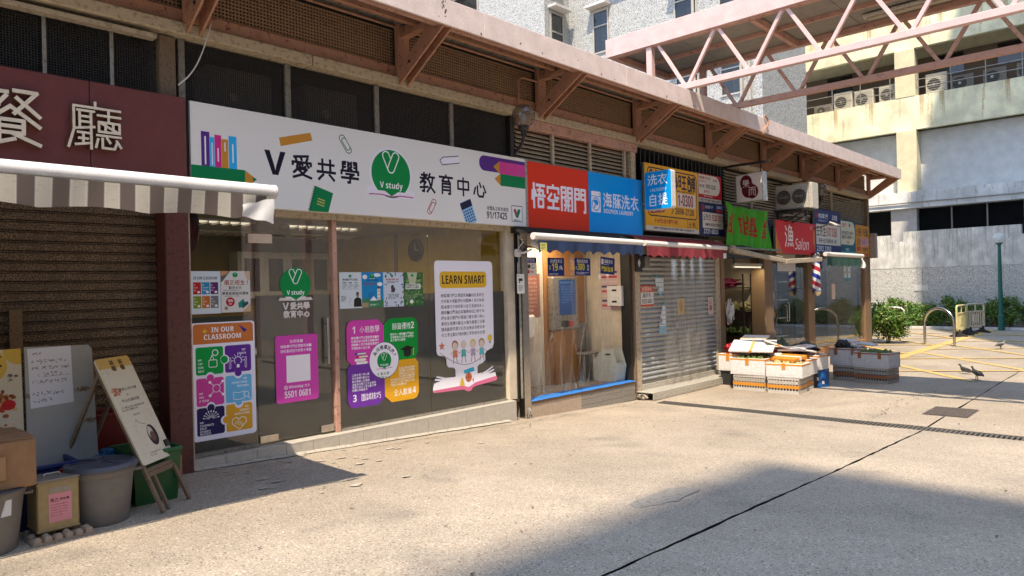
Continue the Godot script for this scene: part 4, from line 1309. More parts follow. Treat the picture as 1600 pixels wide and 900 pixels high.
func build_left_clutter() -> void:
	# boards leaning on the shutter
	var lean := Basis(Vector3.RIGHT, -0.07)
	var t := thing("menu_board", "food menu board with photographs of dishes, leaning by the shutter", "menu board", Vector3(0.97, gy(1.0), 0.28))
	var pg := PackedVector2Array([Vector2(-0.70, 0.02), Vector2(0.335, 0.02), Vector2(0.335, 1.18), Vector2(-0.70, 1.18)])
	lobj("panel", MB.new().prism(pg, -0.03, 0.0, Transform3D(lean, Vector3(0, 0, 0.22))), printed(food_board(), 0.5), t)
	t = thing("white_board", "stained white backing board with a handwritten paper taped on it", "board", Vector3(1.52, gy(1.5), 0.28))
	var wc := Cv.new(0.44, 1.2, 200.0, lin(0.40, 0.40, 0.38))
	wc.speckle(420, lin(0.34, 0.32, 0.28), 0.006, 0.04, 0.25)
	for q in [[0.03, 0.46], [0.36, 0.44], [0.4, 0.75]]:
		for k in 120:
			var p: Vector2 = Vector2(q[0], q[1]) + Vector2(wc.rn.randfn() * 0.025, wc.rn.randfn() * 0.012)
			wc.ell(p.x, p.y, 0.004, 0.003, lin(0.16, 0.10, 0.05), 6)
	pg = PackedVector2Array([Vector2(-0.20, 0.33), Vector2(0.235, 0.30), Vector2(0.222, 1.15), Vector2(0.20, 1.18), Vector2(-0.195, 1.19)])
	lobj("panel", MB.new().prism(pg, -0.035, 0.0, Transform3D(lean, Vector3(0, 0, 0.235))), printed(wc, 0.45), t)
	lobj("rear_leg", MB.new().bar(Vector3(-0.1, 0.0, 0.10), Vector3(-0.1, 0.9, 0.13), 0.03, 0.03), M.wood, t)
	lobj("rear_leg", MB.new().bar(Vector3(0.15, 0.0, 0.10), Vector3(0.15, 0.9, 0.13), 0.03, 0.03), M.wood, t)
	lobj("foot_bar", MB.new().span(Vector3(-0.21, 0.0, 0.17), Vector3(0.24, 0.32, 0.21)), M.black_metal, t)
	var hc := Cv.new(0.28, 0.40, 900.0, lin(0.74, 0.74, 0.80))
	hand_notes(hc)
	t = thing("handwritten_notice", "white paper with handwritten rows taped on the stained board", "notice", Vector3(1.475, gy(1.5) + 0.78, 0.46))
	pg = PackedVector2Array([Vector2(-0.13, -0.02), Vector2(0.135, -0.005), Vector2(0.13, 0.40), Vector2(-0.138, 0.395)])
	lobj("sheet", MB.new().prism(pg, 0.0, 0.0015, Transform3D(lean, Vector3(0, 0, 0.003))), printed(hc, 0.7), t)
	bin(Vector3(1.64, gy(1.6), 0.90), 0.205, 0.375, "grey plastic bin with a dark blue lid beside the easel", true)
	bin(Vector3(0.96, gy(0.9), 1.00), 0.215, 0.375, "grey plastic bin with a paper label at the left edge", false)
	# cardboard box on the left bin
	t = thing("cardboard_box", "worn brown cardboard box resting on the grey bin at the left edge", "box", Vector3(0.95, gy(0.9) + 0.382, 0.92))
	var cb := MB.new().span(Vector3(-0.34, 0.0, -0.24), Vector3(0.26, 0.29, 0.24), 0.012)
	for i in cb.v.size(): cb.v[i] += Vector3(0, 0.014 * sin(cb.v[i].x * 9.0 + cb.v[i].z * 6.0), 0.010 * sin(cb.v[i].y * 22.0))
	lobj("carton", cb, M.cardboard, t)
	for s in [-1.0, 1.0]: lobj("flap", MB.new().box(Vector3(-0.04, 0.293, s * 0.12), Vector3(0.59, 0.005, 0.225), Basis(Vector3.RIGHT, s * 0.04)), M.cardboard, t)
	var pc := Cv.new(0.30, 0.2, 300.0, lin(0.34, 0.20, 0.10))
	for k in 4: pc.line([Vector2(0.0, 0.03 + k * 0.035), Vector2(0.2, 0.03 + k * 0.035)], 0.004, lin(0.06, 0.04, 0.03))
	for k in 3: pc.rect(0.02 + k * 0.06, 0.15, 0.035, 0.04, lin(0.07, 0.05, 0.03))
	lobj("print", MB.new().prism(PackedVector2Array([Vector2(-0.14, 0.06), Vector2(0.10, 0.06), Vector2(0.10, 0.20), Vector2(-0.14, 0.20)]), 0.251, 0.2525), printed(pc, 0.9), t)
	# oil tin on an egg tray
	t = thing("egg_tray", "brown pulp egg tray under the oil tin", "egg tray", Vector3(1.34, gy(1.3), 1.00))
	t.rotation.y = 0.0
	var et := MB.new().span(Vector3(-0.16, 0.0, -0.14), Vector3(0.18, 0.012, 0.155))
	for i in 6:
		for j in 5:
			et.lathe([Vector2(0.026, 0.0), Vector2(0.024, 0.022), Vector2(0.012, 0.036), Vector2(0.0, 0.038)] if (i + j) % 2 == 0 or j == 4 else [Vector2(0.026, 0.0), Vector2(0.022, 0.016), Vector2(0.0, 0.02)], 8, Vector3(-0.13 + i * 0.057, 0.011, -0.10 + j * 0.058), Basis(), true)
	lobj("tray", et, M.egg_tray, t)
	t = thing("oil_tin", "square golden oil tin with a pink label", "tin", Vector3(1.345, gy(1.3) + 0.045, 0.95))
	lobj("can", MB.new().span(Vector3(-0.118, 0.0, -0.118), Vector3(0.118, 0.325, 0.118), 0.008), M.tin, t)
	lobj("lid", MB.new().span(Vector3(-0.122, 0.320, -0.122), Vector3(0.122, 0.331, 0.122), 0.004), M.tin_top, t)
	for y in [0.008, 0.300]: lobj("seam", MB.new().span(Vector3(-0.121, y, -0.121), Vector3(0.121, y + 0.010, 0.121), 0.002), M.tin, t)
	lobj("handle", MB.new().tube([Vector3(-0.06, 0.331, 0.02), Vector3(-0.05, 0.350, 0.02), Vector3(0.03, 0.352, 0.02), Vector3(0.04, 0.331, 0.02)], 0.005, 6), M.steel, t)
	lobj("cap", MB.new().lathe([Vector2(0.022, 0), Vector2(0.022, 0.018), Vector2(0, 0.02)], 14, Vector3(0.07, 0.331, -0.06)), M.bin_red, t)
	var lc := Cv.new(0.13, 0.19, 1200.0, lin(0.62, 0.27, 0.30))
	lc.cjk("老乙", 0.008, 0.03, 0.024, 0.026, lin(0.09, 0.02, 0.03), 14.0)
	lc.small_print(0.062, 0.034, 0.06, 0.02, 1, 0.017, lin(0.10, 0.02, 0.03), 12.0, false)
	lc.small_print(0.01, 0.07, 0.10, 0.09, 5, 0.009, lin(0.32, 0.10, 0.12))
	lobj("label", MB.new().prism(PackedVector2Array([Vector2(-0.055, 0.06), Vector2(0.073, 0.06), Vector2(0.073, 0.240), Vector2(-0.055, 0.240)]), 0.1185, 0.1195), printed(lc, 0.6), t)
	lobj("rust_patch", MB.new().prism(PackedVector2Array([Vector2(-0.05, 0.245), Vector2(0.07, 0.245), Vector2(0.068, 0.275), Vector2(-0.048, 0.28)]), 0.1185, 0.1193), M.tin_top, t)
	# tubs behind the easel
	tub("green_tub", "green plastic tub on the ground behind the easel", Vector3(2.06, gy(2.0), 0.55), Vector3(0.34, 0.38, 0.46), "bin_green")
	tub("red_tub", "dark red plastic tub stacked behind the green tub", Vector3(1.98, gy(2.0), 0.12), Vector3(0.40, 0.62, 0.32), "bin_red")
	tub("blue_tub", "navy blue plastic tub behind the oil tin", Vector3(1.36, gy(1.3), 0.62), Vector3(0.36, 0.40, 0.30), "bin_blue")
	t = thing("cardboard_scrap", "flattened brown carton standing beside the maroon pillar", "cardboard", Vector3(2.30, gy(2.3), 0.42))
	lobj("carton", MB.new().box(Vector3(0, 0.13, 0), Vector3(0.10, 0.26, 0.12), Basis(Vector3.UP, 0.3), 0.006), M.cardboard, t)
	t = thing("blue_bag", "bundled bright blue plastic bag behind the bin", "bag", Vector3(1.80, gy(1.8), 0.42))
	lobj("bundle", blob(Vector3(0, 0.29, 0), Vector3(0.10, 0.10, 0.10), 9), M.plastic_blue, t)
	lobj("stand", MB.new().span(Vector3(-0.11, 0, -0.11), Vector3(0.11, 0.24, 0.11), 0.01), M.bin_blue, t)
	build_easel()

func blob(o: Vector3, r: Vector3, sd: int, seg := 18) -> MB:      # a crumpled lump
	var f := FastNoiseLite.new(); f.seed = sd; f.frequency = 1.1; f.fractal_octaves = 3
	return MB.new().sheet(seg * 2, seg, func(u: float, v: float) -> Vector3:
		var a := u * TAU; var b := (v - 0.5) * PI
		var d := Vector3(cos(a) * cos(b), sin(b), sin(a) * cos(b))
		var k := 1.0 + 0.55 * f.get_noise_3dv(d * 1.3) + 0.22 * f.get_noise_3dv(d * 4.0)
		return o + r * d * k, true)

func hand_notes(c: Cv) -> void:
	var ink := lin(0.03, 0.03, 0.05)
	var rows := [["", 0.055, 3], ["A", 0.10, 8], ["B", 0.145, 9], ["(", 0.19, 5], ["C", 0.235, 8], ["D", 0.315, 7], ["", 0.36, 5]]
	for q in rows:
		var x := 0.022
		if q[0] != "":
			if q[0] == "(": x = 0.06
			c.text(q[0], x, q[1], 0.016, ink, "sans", 1.0, 0.0, 0.2); x += 0.028
		for k in q[2]:
			for j in 3:
				var p := Vector2(x + c.rn.randf() * 0.016, q[1] - c.rn.randf() * 0.02)
				c.line([p, p + Vector2(c.rn.randf_range(-0.012, 0.014), c.rn.randf_range(-0.008, 0.010)), p + Vector2(c.rn.randf_range(0.0, 0.016), c.rn.randf_range(-0.004, 0.012))], 0.0019, ink)
			x += 0.0245
	c.line([Vector2(0.09, 0.196), Vector2(0.26, 0.192)], 0.0014, ink)

func bin(o: Vector3, r: float, h: float, label: String, lid: bool) -> void:
	var t := thing("plastic_bin", label, "bin", o, 0.4, "grey plastic bins")
	var b := MB.new().lathe([Vector2(0, 0.0), Vector2(r * 0.80, 0.0), Vector2(r * 0.82, 0.012), Vector2(r * 0.985, h - 0.05), Vector2(r * 1.02, h - 0.048), Vector2(r * 1.06, h - 0.02), Vector2(r * 1.06, h), Vector2(r * 1.01, h), Vector2(r * 0.95, h - 0.06), Vector2(r * 0.80, 0.03), Vector2(0, 0.03)], 44)
	lobj("body", b, M.bin_grey, t)
	for a in [0.6, 0.6 + PI]:
		lobj("handle", MB.new().box(Vector3(cos(a) * r * 1.08, h - 0.045, sin(a) * r * 1.08), Vector3(0.05, 0.02, 0.12), Basis(Vector3.UP, -a), 0.006), M.bin_grey, t)
	if lid:
		var l := lobj("lid", MB.new().lathe([Vector2(r * 1.10, h - 0.012), Vector2(r * 1.13, h + 0.004), Vector2(r * 1.06, h + 0.026), Vector2(r * 0.95, h + 0.030), Vector2(r * 0.92, h + 0.020), Vector2(r * 0.45, h + 0.028), Vector2(0, h + 0.038)], 44), M.bin_lid, t)
		for k in 8:
			var a := TAU * k / 8.0
			lobj("rib", MB.new().bar(Vector3(cos(a) * 0.03, h + 0.036, sin(a) * 0.03), Vector3(cos(a) * r * 0.86, h + 0.026, sin(a) * r * 0.86), 0.008, 0.010), M.bin_lid, l)
	else:
		lobj("lid", MB.new().lathe([Vector2(r * 1.10, h - 0.008), Vector2(r * 1.12, h + 0.002), Vector2(0, h + 0.004)], 40), M.bin_lid, t)
		var lc := Cv.new(0.11, 0.11, 600.0, lin(0.62, 0.62, 0.64))
		lc.small_print(0.03, 0.02, 0.05, 0.08, 5, 0.009, lin(0.2, 0.2, 0.2))
		var bs := Basis(Vector3.UP, -0.16)
		lobj("label", MB.new().prism(PackedVector2Array([Vector2(-0.06, 0), Vector2(0.06, 0), Vector2(0.06, 0.12), Vector2(-0.06, 0.12)]), 0.0, 0.002, Transform3D(bs * Basis(Vector3.RIGHT, 0.09), Vector3(-0.028, 0.23, r * 0.915))), printed(lc, 0.6), t)

func tub(called: String, label: String, o: Vector3, s: Vector3, mk: String) -> void:
	var t := thing(called, label, "tub", o)
	var m := MB.new()
	var h := s * 0.5
	var k := 0.86
	for q in [[1, 1], [-1, 1], [-1, -1], [1, -1]]:
		pass
	var A := [Vector3(-h.x * k, 0, h.z * k), Vector3(h.x * k, 0, h.z * k), Vector3(h.x * k, 0, -h.z * k), Vector3(-h.x * k, 0, -h.z * k)]
	var B := [Vector3(-h.x, s.y, h.z), Vector3(h.x, s.y, h.z), Vector3(h.x, s.y, -h.z), Vector3(-h.x, s.y, -h.z)]
	for i in 4:
		var j := (i + 1) % 4
		m.quad(A[i], A[j], B[j], B[i])
		var e := Vector3(0.95, 1, 0.95)
		m.quad(A[j] * Vector3(0.9, 1, 0.9) + Vector3(0, 0.02, 0), A[i] * Vector3(0.9, 1, 0.9) + Vector3(0, 0.02, 0), B[i] * e, B[j] * e)
	m.quad(A[0] + Vector3(0, 0.02, 0), A[1] + Vector3(0, 0.02, 0), A[2] + Vector3(0, 0.02, 0), A[3] + Vector3(0, 0.02, 0))
	lobj("body", m, M[mk], t)
	var r := MB.new()
	for i in 4:
		var j := (i + 1) % 4
		r.bar(B[i], B[j], 0.026, 0.03, 0.006)
	lobj("rim", r, M[mk], t)

func build_easel() -> void:
	# an A-frame standing askew: wide face plate at the top, wooden legs below
	var t := thing("menu_easel", "tall narrow menu easel leaning askew on wooden legs", "easel", Vector3(1.978, gy(2.0), 1.073))
	var c := Cv.new(0.36, 1.06, 700.0, lin(0.62, 0.57, 0.44))
	c.rrect(0.0, 0.0, 0.36, 0.075, 0.01, lin(0.55, 0.36, 0.10))
	for k in 24: c.ell(0.015 * k, 0.075 + 0.02 * absf(sin(k * 1.3)), 0.012, 0.018, lin(0.55, 0.36, 0.10), 8)
	c.ell(0.15, 0.085, 0.035, 0.055, lin(0.55, 0.36, 0.10)); c.ell(0.245, 0.085, 0.035, 0.055, lin(0.55, 0.36, 0.10))
	c.cjk("茶", 0.126, 0.03, 0.05, 0.05, lin(0.05, 0.03, 0.02), 13.0); c.cjk("餐", 0.126, 0.085, 0.05, 0.05, lin(0.05, 0.03, 0.02), 13.0)
	c.cjk("茶", 0.22, 0.03, 0.05, 0.05, lin(0.05, 0.03, 0.02), 13.0); c.cjk("餐", 0.22, 0.085, 0.05, 0.05, lin(0.05, 0.03, 0.02), 13.0)
	for k in 40: c.ell(0.07 + c.rn.randfn() * 0.022, 0.335 + c.rn.randfn() * 0.02, 0.012, 0.008, [lin(0.4, 0.1, 0.06), lin(0.5, 0.3, 0.16), lin(0.45, 0.2, 0.14)][k % 3], 8)
	c.small_print(0.10, 0.31, 0.20, 0.04, 1, 0.030, lin(0.06, 0.05, 0.05), 11.0, false)
	c.small_print(0.16, 0.375, 0.04, 0.02, 1, 0.018, lin(0.06, 0.05, 0.05))
	c.small_print(0.08, 0.42, 0.22, 0.04, 1, 0.030, lin(0.06, 0.05, 0.05), 11.0, false)
	c.small_print(0.04, 0.49, 0.28, 0.05, 2, 0.020, lin(0.12, 0.10, 0.09))
	c.small_print(0.13, 0.575, 0.15, 0.03, 1, 0.018, lin(0.12, 0.10, 0.09))
	c.line([Vector2(0.12, 0.66), Vector2(0.135, 0.63), Vector2(0.145, 0.66), Vector2(0.17, 0.68), Vector2(0.20, 0.69)], 0.004, lin(0.06, 0.05, 0.05))
	c.ell(0.235, 0.815, 0.052, 0.105, lin(0.028, 0.020, 0.022)); c.ell(0.222, 0.79, 0.030, 0.065, lin(0.50, 0.44, 0.38)); c.ell(0.232, 0.83, 0.028, 0.05, lin(0.14, 0.07, 0.06))
	c.small_print(0.12, 0.965, 0.14, 0.05, 2, 0.017, lin(0.2, 0.17, 0.14))
	c.speckle(120, lin(0.30, 0.20, 0.10), 0.003, 0.02, 0.5)
	# the easel leans back by 25 degrees and is turned towards the laundry
	var rt := Vector3(0.792, 0, -0.611)
	var out := Vector3(0.611, 0, 0.792)
	var up := Vector3.UP * cos(0.436) - out * sin(0.436)
	var bs := Basis(rt, up, rt.cross(up))
	var pg := PackedVector2Array()
	for p in Cv.rr(-0.01, 0.36, 0.375, 0.825, 0.025): pg.append(p)
	lobj("face_plate", MB.new().prism(pg, 0.012, 0.024, Transform3D(bs, Vector3.ZERO)), printed(c, 0.55), t)
	for x in [0.012, 0.344]:
		lobj("stile", MB.new().bar(bs * Vector3(x, 1.17, 0), bs * Vector3(x, 0.008, 0), 0.030, 0.022, 0.002), M.wood_old, t)
	for y in [0.31, 0.34]: lobj("rung", MB.new().bar(bs * Vector3(0.028, y - 0.02, 0.0), bs * Vector3(0.328, y - 0.02, 0.0), 0.016, 0.035, 0.002), M.wood_old, t)
	for x in [0.05, 0.31]: lobj("rear_leg", MB.new().bar(bs * Vector3(x, 1.10, -0.02), Vector3(rt.x * x, 0.006, rt.z * x) - out * 0.92, 0.024, 0.024, 0.002), M.wood_old, t)
	lobj("front_strut", MB.new().bar(bs * Vector3(0.10, 0.30, -0.012), Vector3(0.07, 0.006, -0.08), 0.024, 0.024, 0.002), M.wood_old, t)
	lobj("clip", MB.new().box(bs * Vector3(0.335, 0.46, 0.03), Vector3(0.045, 0.05, 0.02), bs, 0.004), M.black_metal, t)

# ---------------------------------------------------------------- the classroom with the white sign

const INK := Color(0.09, 0.075, 0.17)

func brand_mark(c: Cv, x: float, y: float, r: float, words := true, halo := Color.TRANSPARENT) -> void:      # green disc with a heart-like V above an open book
	var green := lin(0.0, 0.26, 0.06)
	if halo.a > 0: c.ell(x, y, r * 1.10, r * 1.10, halo)
	if halo.a > 0: c.poly([Vector2(x - r * 1.2, y + r * 0.58), Vector2(x + r * 1.2, y + r * 0.66), Vector2(x + r * 1.24, y + r * 1.0), Vector2(x, y + r * 0.98), Vector2(x - r * 1.26, y + r * 0.92)], halo)
	c.ell(x, y, r, r, green)
	for s in [-1.0, 1.0]:
		var p := []
		for i in 13:
			var a := PI + PI * i / 12.0
			p.append(Vector2(0.17 * cos(a), -0.16 + 0.17 * sin(a)))
		for i in 13:
			var a := PI * i / 12.0
			p.append(Vector2(0.17 * cos(a), 0.42 + 0.17 * sin(a)))
		var q := []
		for e in p:
			var w: Vector2 = (e - Vector2(0, 0.42)).rotated(s * 0.44) + Vector2(0, 0.26 - 0.42)
			q.append(Vector2(x, y) + (w + Vector2(0, -0.06)) * r)
		if s < 0: c.line(q, r * 0.05, Color(0.95, 0.97, 0.95), true)
		else:
			c.poly(q, green); c.line(q, r * 0.05, Color(0.95, 0.97, 0.95), true)
	if words: c.text("V study", x, y + r * 0.60, r * 0.25, Color(0.97, 0.97, 0.97), "bold", 0.95, 0.5)
	for s in [-1.0, 1.0]:
		c.poly([Vector2(x, y + r * 0.92), Vector2(x + s * r * 0.35, y + r * 0.72), Vector2(x + s * r * 1.0, y + r * 0.72), Vector2(x + s * r * 1.12, y + r * 0.88), Vector2(x + s * r * 0.5, y + r * 0.86)], Color(0.93, 0.90, 0.95))
		c.line([Vector2(x, y + r * 0.95), Vector2(x + s * r * 0.5, y + r * 0.88), Vector2(x + s * r * 1.14, y + r * 0.90)], r * 0.045, lin(0.45, 0.05, 0.2))

func clip_mark(c: Cv, x: float, y: float, h: float, a: float, col: Color) -> void:
	var old := c.xf
	c.xf = Transform2D(a, Vector2(x, y))
	c.line(Cv.rr(-h * 0.17, -h * 0.5, h * 0.34, h, h * 0.16), h * 0.05, col, true)
	c.line(Cv.rr(-h * 0.09, -h * 0.32, h * 0.26, h * 0.66, h * 0.12), h * 0.05, col, true)
	c.xf = old

func school_sign() -> Cv:
	var c := Cv.new(4.355, 0.887, 440.0, lin(0.80, 0.79, 0.76))
	var green := lin(0.0, 0.21, 0.07); var orange := lin(0.60, 0.27, 0.035); var purple := lin(0.10, 0.03, 0.24); var pink := lin(0.66, 0.03, 0.27); var blue := lin(0.03, 0.45, 0.88)
	for q in [[0.09, 0.25, 0.075, purple, 0.04, 0.25], [0.168, 0.29, 0.042, blue, 0.05, 0.20], [0.212, 0.265, 0.06, pink, 0.12, 0.12], [0.275, 0.295, 0.062, orange, 0.03, 0.08], [0.342, 0.26, 0.075, blue, 0.07, 0.17]]:
		c.rect(q[0], q[1], q[2], 0.56 - q[1], q[3])
		c.rect(q[0] + q[2] * 0.4, q[1] + q[4], q[2] * 0.2, q[5], Color(0.95, 0.93, 0.97))
	c.rect(0.0, 0.555, 0.49, 0.16, green)
	c.poly([Vector2(0.49, 0.555), Vector2(0.605, 0.63), Vector2(0.49, 0.715)], orange)
	c.poly([Vector2(0.565, 0.605), Vector2(0.605, 0.63), Vector2(0.565, 0.658)], green)
	c.poly([Vector2(0.84, 0.205), Vector2(1.18, 0.11), Vector2(1.20, 0.185), Vector2(0.855, 0.285)], orange)
	clip_mark(c, 1.585, 0.17, 0.20, -0.6, lin(0.10, 0.20, 0.14))
	c.text("V", 0.685, 0.565, 0.225, INK, "bold", 1.15)
	for q in [["愛", 0.965], ["共", 1.24], ["學", 1.52]]: c.cjk(q[0], q[1], 0.345, 0.225, 0.225, INK, 11.5)
	for q in [["教", 2.565], ["育", 2.85], ["中", 3.125], ["心", 3.40]]: c.cjk(q[0], q[1], 0.35, 0.225, 0.225, INK, 11.5)
	var old := c.xf
	c.poly([Vector2(1.215, 0.63), Vector2(1.425, 0.69), Vector2(1.365, 0.887), Vector2(1.14, 0.887)], green)
	for k in 11: c.line([Vector2(1.20 - k * 0.0068, 0.64 + k * 0.0225), Vector2(1.235 - k * 0.0068, 0.648 + k * 0.0225)], 0.006, lin(0.02, 0.05, 0.03))
	for k in 3: c.line([Vector2(1.25 - k * 0.005, 0.755 + k * 0.027), Vector2(1.325 - k * 0.005, 0.775 + k * 0.027)], 0.011, lin(0.62, 0.50, 0.12))
	brand_mark(c, 2.165, 0.42, 0.262, true, Color(0.93, 0.92, 0.95))
	c.poly([Vector2(2.885, 0.15), Vector2(3.17, 0.105), Vector2(3.18, 0.18), Vector2(2.90, 0.235)], Color(0.93, 0.93, 0.97))
	c.line([Vector2(3.165, 0.105), Vector2(2.92, 0.145), Vector2(2.875, 0.185), Vector2(2.91, 0.235), Vector2(3.18, 0.185)], 0.010, lin(0.05, 0.04, 0.09))
	c.rrect(3.515, 0.04, 1.2, 0.19, 0.09, purple)
	c.rect(3.87, 0.085, 0.5, 0.155, lin(0.66, 0.06, 0.32)); c.poly([Vector2(3.765, 0.162), Vector2(3.872, 0.085), Vector2(3.872, 0.24)], orange)
	c.rect(3.885, 0.24, 0.5, 0.15, green); c.poly([Vector2(3.78, 0.31), Vector2(3.887, 0.24), Vector2(3.887, 0.39)], orange)
	clip_mark(c, 2.735, 0.735, 0.19, 0.55, lin(0.42, 0.10, 0.10))
	c.xf = Transform2D(-0.38, Vector2(3.31, 0.755))
	c.rrect(-0.095, -0.135, 0.19, 0.29, 0.015, lin(0.30, 0.55, 0.82)); c.rect(-0.095, -0.13, 0.19, 0.085, lin(0.015, 0.02, 0.06))
	for i in 5:
		for j in 5: c.rrect(-0.08 + i * 0.034, -0.025 + j * 0.034, 0.022, 0.022, 0.008, lin(0.02, 0.05, 0.16))
	c.xf = old
	c.cjk("慈善機構註冊編號", 3.63, 0.665, 0.044, 0.05, lin(0.03, 0.03, 0.04), 11.0, 0.12)
	c.text("91/17425", 3.625, 0.815, 0.085, lin(0.02, 0.02, 0.03), "bold", 0.74)
	c.rect(4.08, 0.625, 0.205, 0.21, lin(0.02, 0.04, 0.07)); c.rect(4.088, 0.633, 0.189, 0.194, Color(0.93, 0.93, 0.91))
	for s in [[-1.0, lin(0.40, 0.06, 0.12)], [1.0, lin(0.0, 0.22, 0.08)]]:
		var p := []
		for e in Cv.rr(-0.024, -0.075, 0.048, 0.125, 0.023): p.append(Vector2(4.182, 0.745) + (e as Vector2).rotated(s[0] * 0.45) + Vector2(s[0] * 0.016, -0.01))
		c.poly(p, s[1])
	c.cjk("慈善機構中心", 4.115, 0.803, 0.020, 0.020, lin(0.03, 0.03, 0.04), 12.0, 0.1)
	return c

func jigsaw_poster() -> Cv:
	var c := Cv.new(0.60, 1.06, 900.0, Color(0.93, 0.92, 0.97))
	var W := Color(0.96, 0.96, 0.97)
	c.rrect(0.015, 0.012, 0.57, 0.18, 0.03, lin(0.60, 0.18, 0.04))
	c.rect(0.015, 0.10, 0.57, 0.092, lin(0.60, 0.18, 0.04))
	c.text("IN OUR", 0.29, 0.09, 0.046, W, "bold", 0.95, 0.5); c.text("CLASSROOM", 0.29, 0.155, 0.046, W, "bold", 0.95, 0.5)
	c.poly([Vector2(0.44, 0.03), Vector2(0.53, 0.085), Vector2(0.495, 0.105)], lin(0.06, 0.03, 0.25))
	c.poly([Vector2(0.115, 0.07), Vector2(0.123, 0.052), Vector2(0.131, 0.07), Vector2(0.15, 0.078), Vector2(0.131, 0.086), Vector2(0.123, 0.104), Vector2(0.115, 0.086), Vector2(0.096, 0.078)], lin(0.8, 0.5, 0.05))
	var col := [lin(0.0, 0.34, 0.06), lin(0.12, 0.025, 0.30), lin(0.66, 0.06, 0.35), lin(0.16, 0.50, 0.82), lin(0.02, 0.015, 0.09), lin(0.75, 0.38, 0.03)]
	var xy := [[0.035, 0.22], [0.305, 0.22], [0.035, 0.50], [0.305, 0.50], [0.035, 0.765], [0.305, 0.765]]
	for k in 6: c.rrect(xy[k][0], xy[k][1], 0.255, 0.25, 0.022, col[k])
	c.ell(0.305, 0.345, 0.042, 0.042, Color(0.93, 0.92, 0.97)); c.ell(0.300, 0.345, 0.034, 0.034, col[0])
	c.ell(0.43, 0.49, 0.042, 0.042, Color(0.93, 0.92, 0.97)); c.ell(0.43, 0.478, 0.034, 0.034, col[1])
	c.ell(0.165, 0.490, 0.042, 0.042, Color(0.93, 0.92, 0.97)); c.ell(0.165, 0.502, 0.034, 0.034, col[2])
	c.ell(0.43, 0.765, 0.042, 0.042, Color(0.93, 0.92, 0.97)); c.ell(0.43, 0.748, 0.034, 0.034, col[3])
	c.ell(0.165, 0.760, 0.042, 0.042, Color(0.93, 0.92, 0.97)); c.ell(0.165, 0.770, 0.034, 0.034, col[4])
	c.ell(0.295, 0.90, 0.042, 0.042, Color(0.93, 0.92, 0.97)); c.ell(0.308, 0.90, 0.034, 0.034, col[5])
	for q in [["WE", 0.055, 0.345], ["TRY", 0.055, 0.378], ["OUR", 0.055, 0.411], ["BEST", 0.055, 0.444], ["WE", 0.47, 0.275], ["CREATE", 0.425, 0.308], ["WE", 0.06, 0.645], ["ARE", 0.06, 0.678], ["A TEAM", 0.06, 0.711], ["WE", 0.48, 0.545], ["LEARN FROM", 0.365, 0.578], ["MISTAKES", 0.415, 0.611], ["WE", 0.06, 0.905], ["CELEBRATE", 0.06, 0.932], ["EACH", 0.06, 0.959], ["OTHER'S", 0.06, 0.986], ["SUCCESS", 0.06, 1.008], ["WE", 0.49, 0.808], ["RESPECT", 0.435, 0.838], ["EACH OTHER", 0.385, 0.868]]:
		c.text(q[0], q[1], q[2], 0.0185, W, "bold", 0.95)
	# line icons
	c.line(Cv.rr(0.155, 0.34, 0.075, 0.065, 0.012), 0.006, W, true); c.ell(0.215, 0.275, 0.03, 0.03, W); c.ell(0.215, 0.275, 0.022, 0.022, col[0])
	c.line([Vector2(0.165, 0.34), Vector2(0.185, 0.295), Vector2(0.20, 0.335)], 0.006, W)
	c.line(arc2(Vector2(0.43, 0.365), 0.035, 2.4, 7.0), 0.006, W); c.rect(0.418, 0.40, 0.026, 0.03, W)
	for k in 7: c.line([Vector2(0.43, 0.365) + Vector2.from_angle(PI + k * PI / 6) * 0.045, Vector2(0.43, 0.365) + Vector2.from_angle(PI + k * PI / 6) * 0.065], 0.005, W)
	c.line(Cv.rr(0.345, 0.335, 0.016, 0.10, 0.007), 0.004, W, true); c.line(Cv.rr(0.50, 0.335, 0.014, 0.10, 0.006), 0.004, W, true)
	c.line(arc2(Vector2(0.22, 0.60), 0.035, 0, TAU), 0.005, W)
	for k in 4:
		var d := Vector2.from_angle(PI / 4 + k * PI / 2)
		c.line([Vector2(0.22, 0.60) + d * 0.03, Vector2(0.22, 0.60) + d * 0.075], 0.006, W); c.ell(0.22 + d.x * 0.085, 0.60 + d.y * 0.085, 0.013, 0.013, W)
	c.line([Vector2(0.38, 0.655), Vector2(0.38, 0.72), Vector2(0.435, 0.73), Vector2(0.49, 0.72), Vector2(0.49, 0.655), Vector2(0.435, 0.665), Vector2(0.38, 0.655)], 0.005, W); c.line(arc2(Vector2(0.505, 0.685), 0.025, 0, TAU), 0.005, W); c.line([Vector2(0.52, 0.705), Vector2(0.54, 0.73)], 0.007, W)
	for k in 9:
		var d := Vector2.from_angle(PI * 1.05 + k * PI * 0.9 / 8.0)
		c.line([Vector2(0.165, 0.87) + d * 0.015, Vector2(0.165, 0.87) + d * 0.06], 0.004, W); c.ell(0.165 + d.x * 0.07, 0.87 + d.y * 0.07, 0.007, 0.007, W, 8)
	var h := [Vector2(0.43, 1.005), Vector2(0.36, 0.945), Vector2(0.365, 0.905), Vector2(0.40, 0.89), Vector2(0.43, 0.91), Vector2(0.46, 0.89), Vector2(0.495, 0.905), Vector2(0.50, 0.945)]
	c.line(h, 0.006, W, true)
	for k in 4: c.line([Vector2(0.385 + k * 0.022, 0.95 + k * 0.008), Vector2(0.425 + k * 0.016, 0.915 + k * 0.012)], 0.005, W)
	return c

func arc2(o: Vector2, r: float, a0: float, a1: float, seg := 20) -> Array:
	var p := []
	for i in seg + 1: p.append(o + Vector2.from_angle(lerpf(a0, a1, float(i) / seg)) * r)
	return p

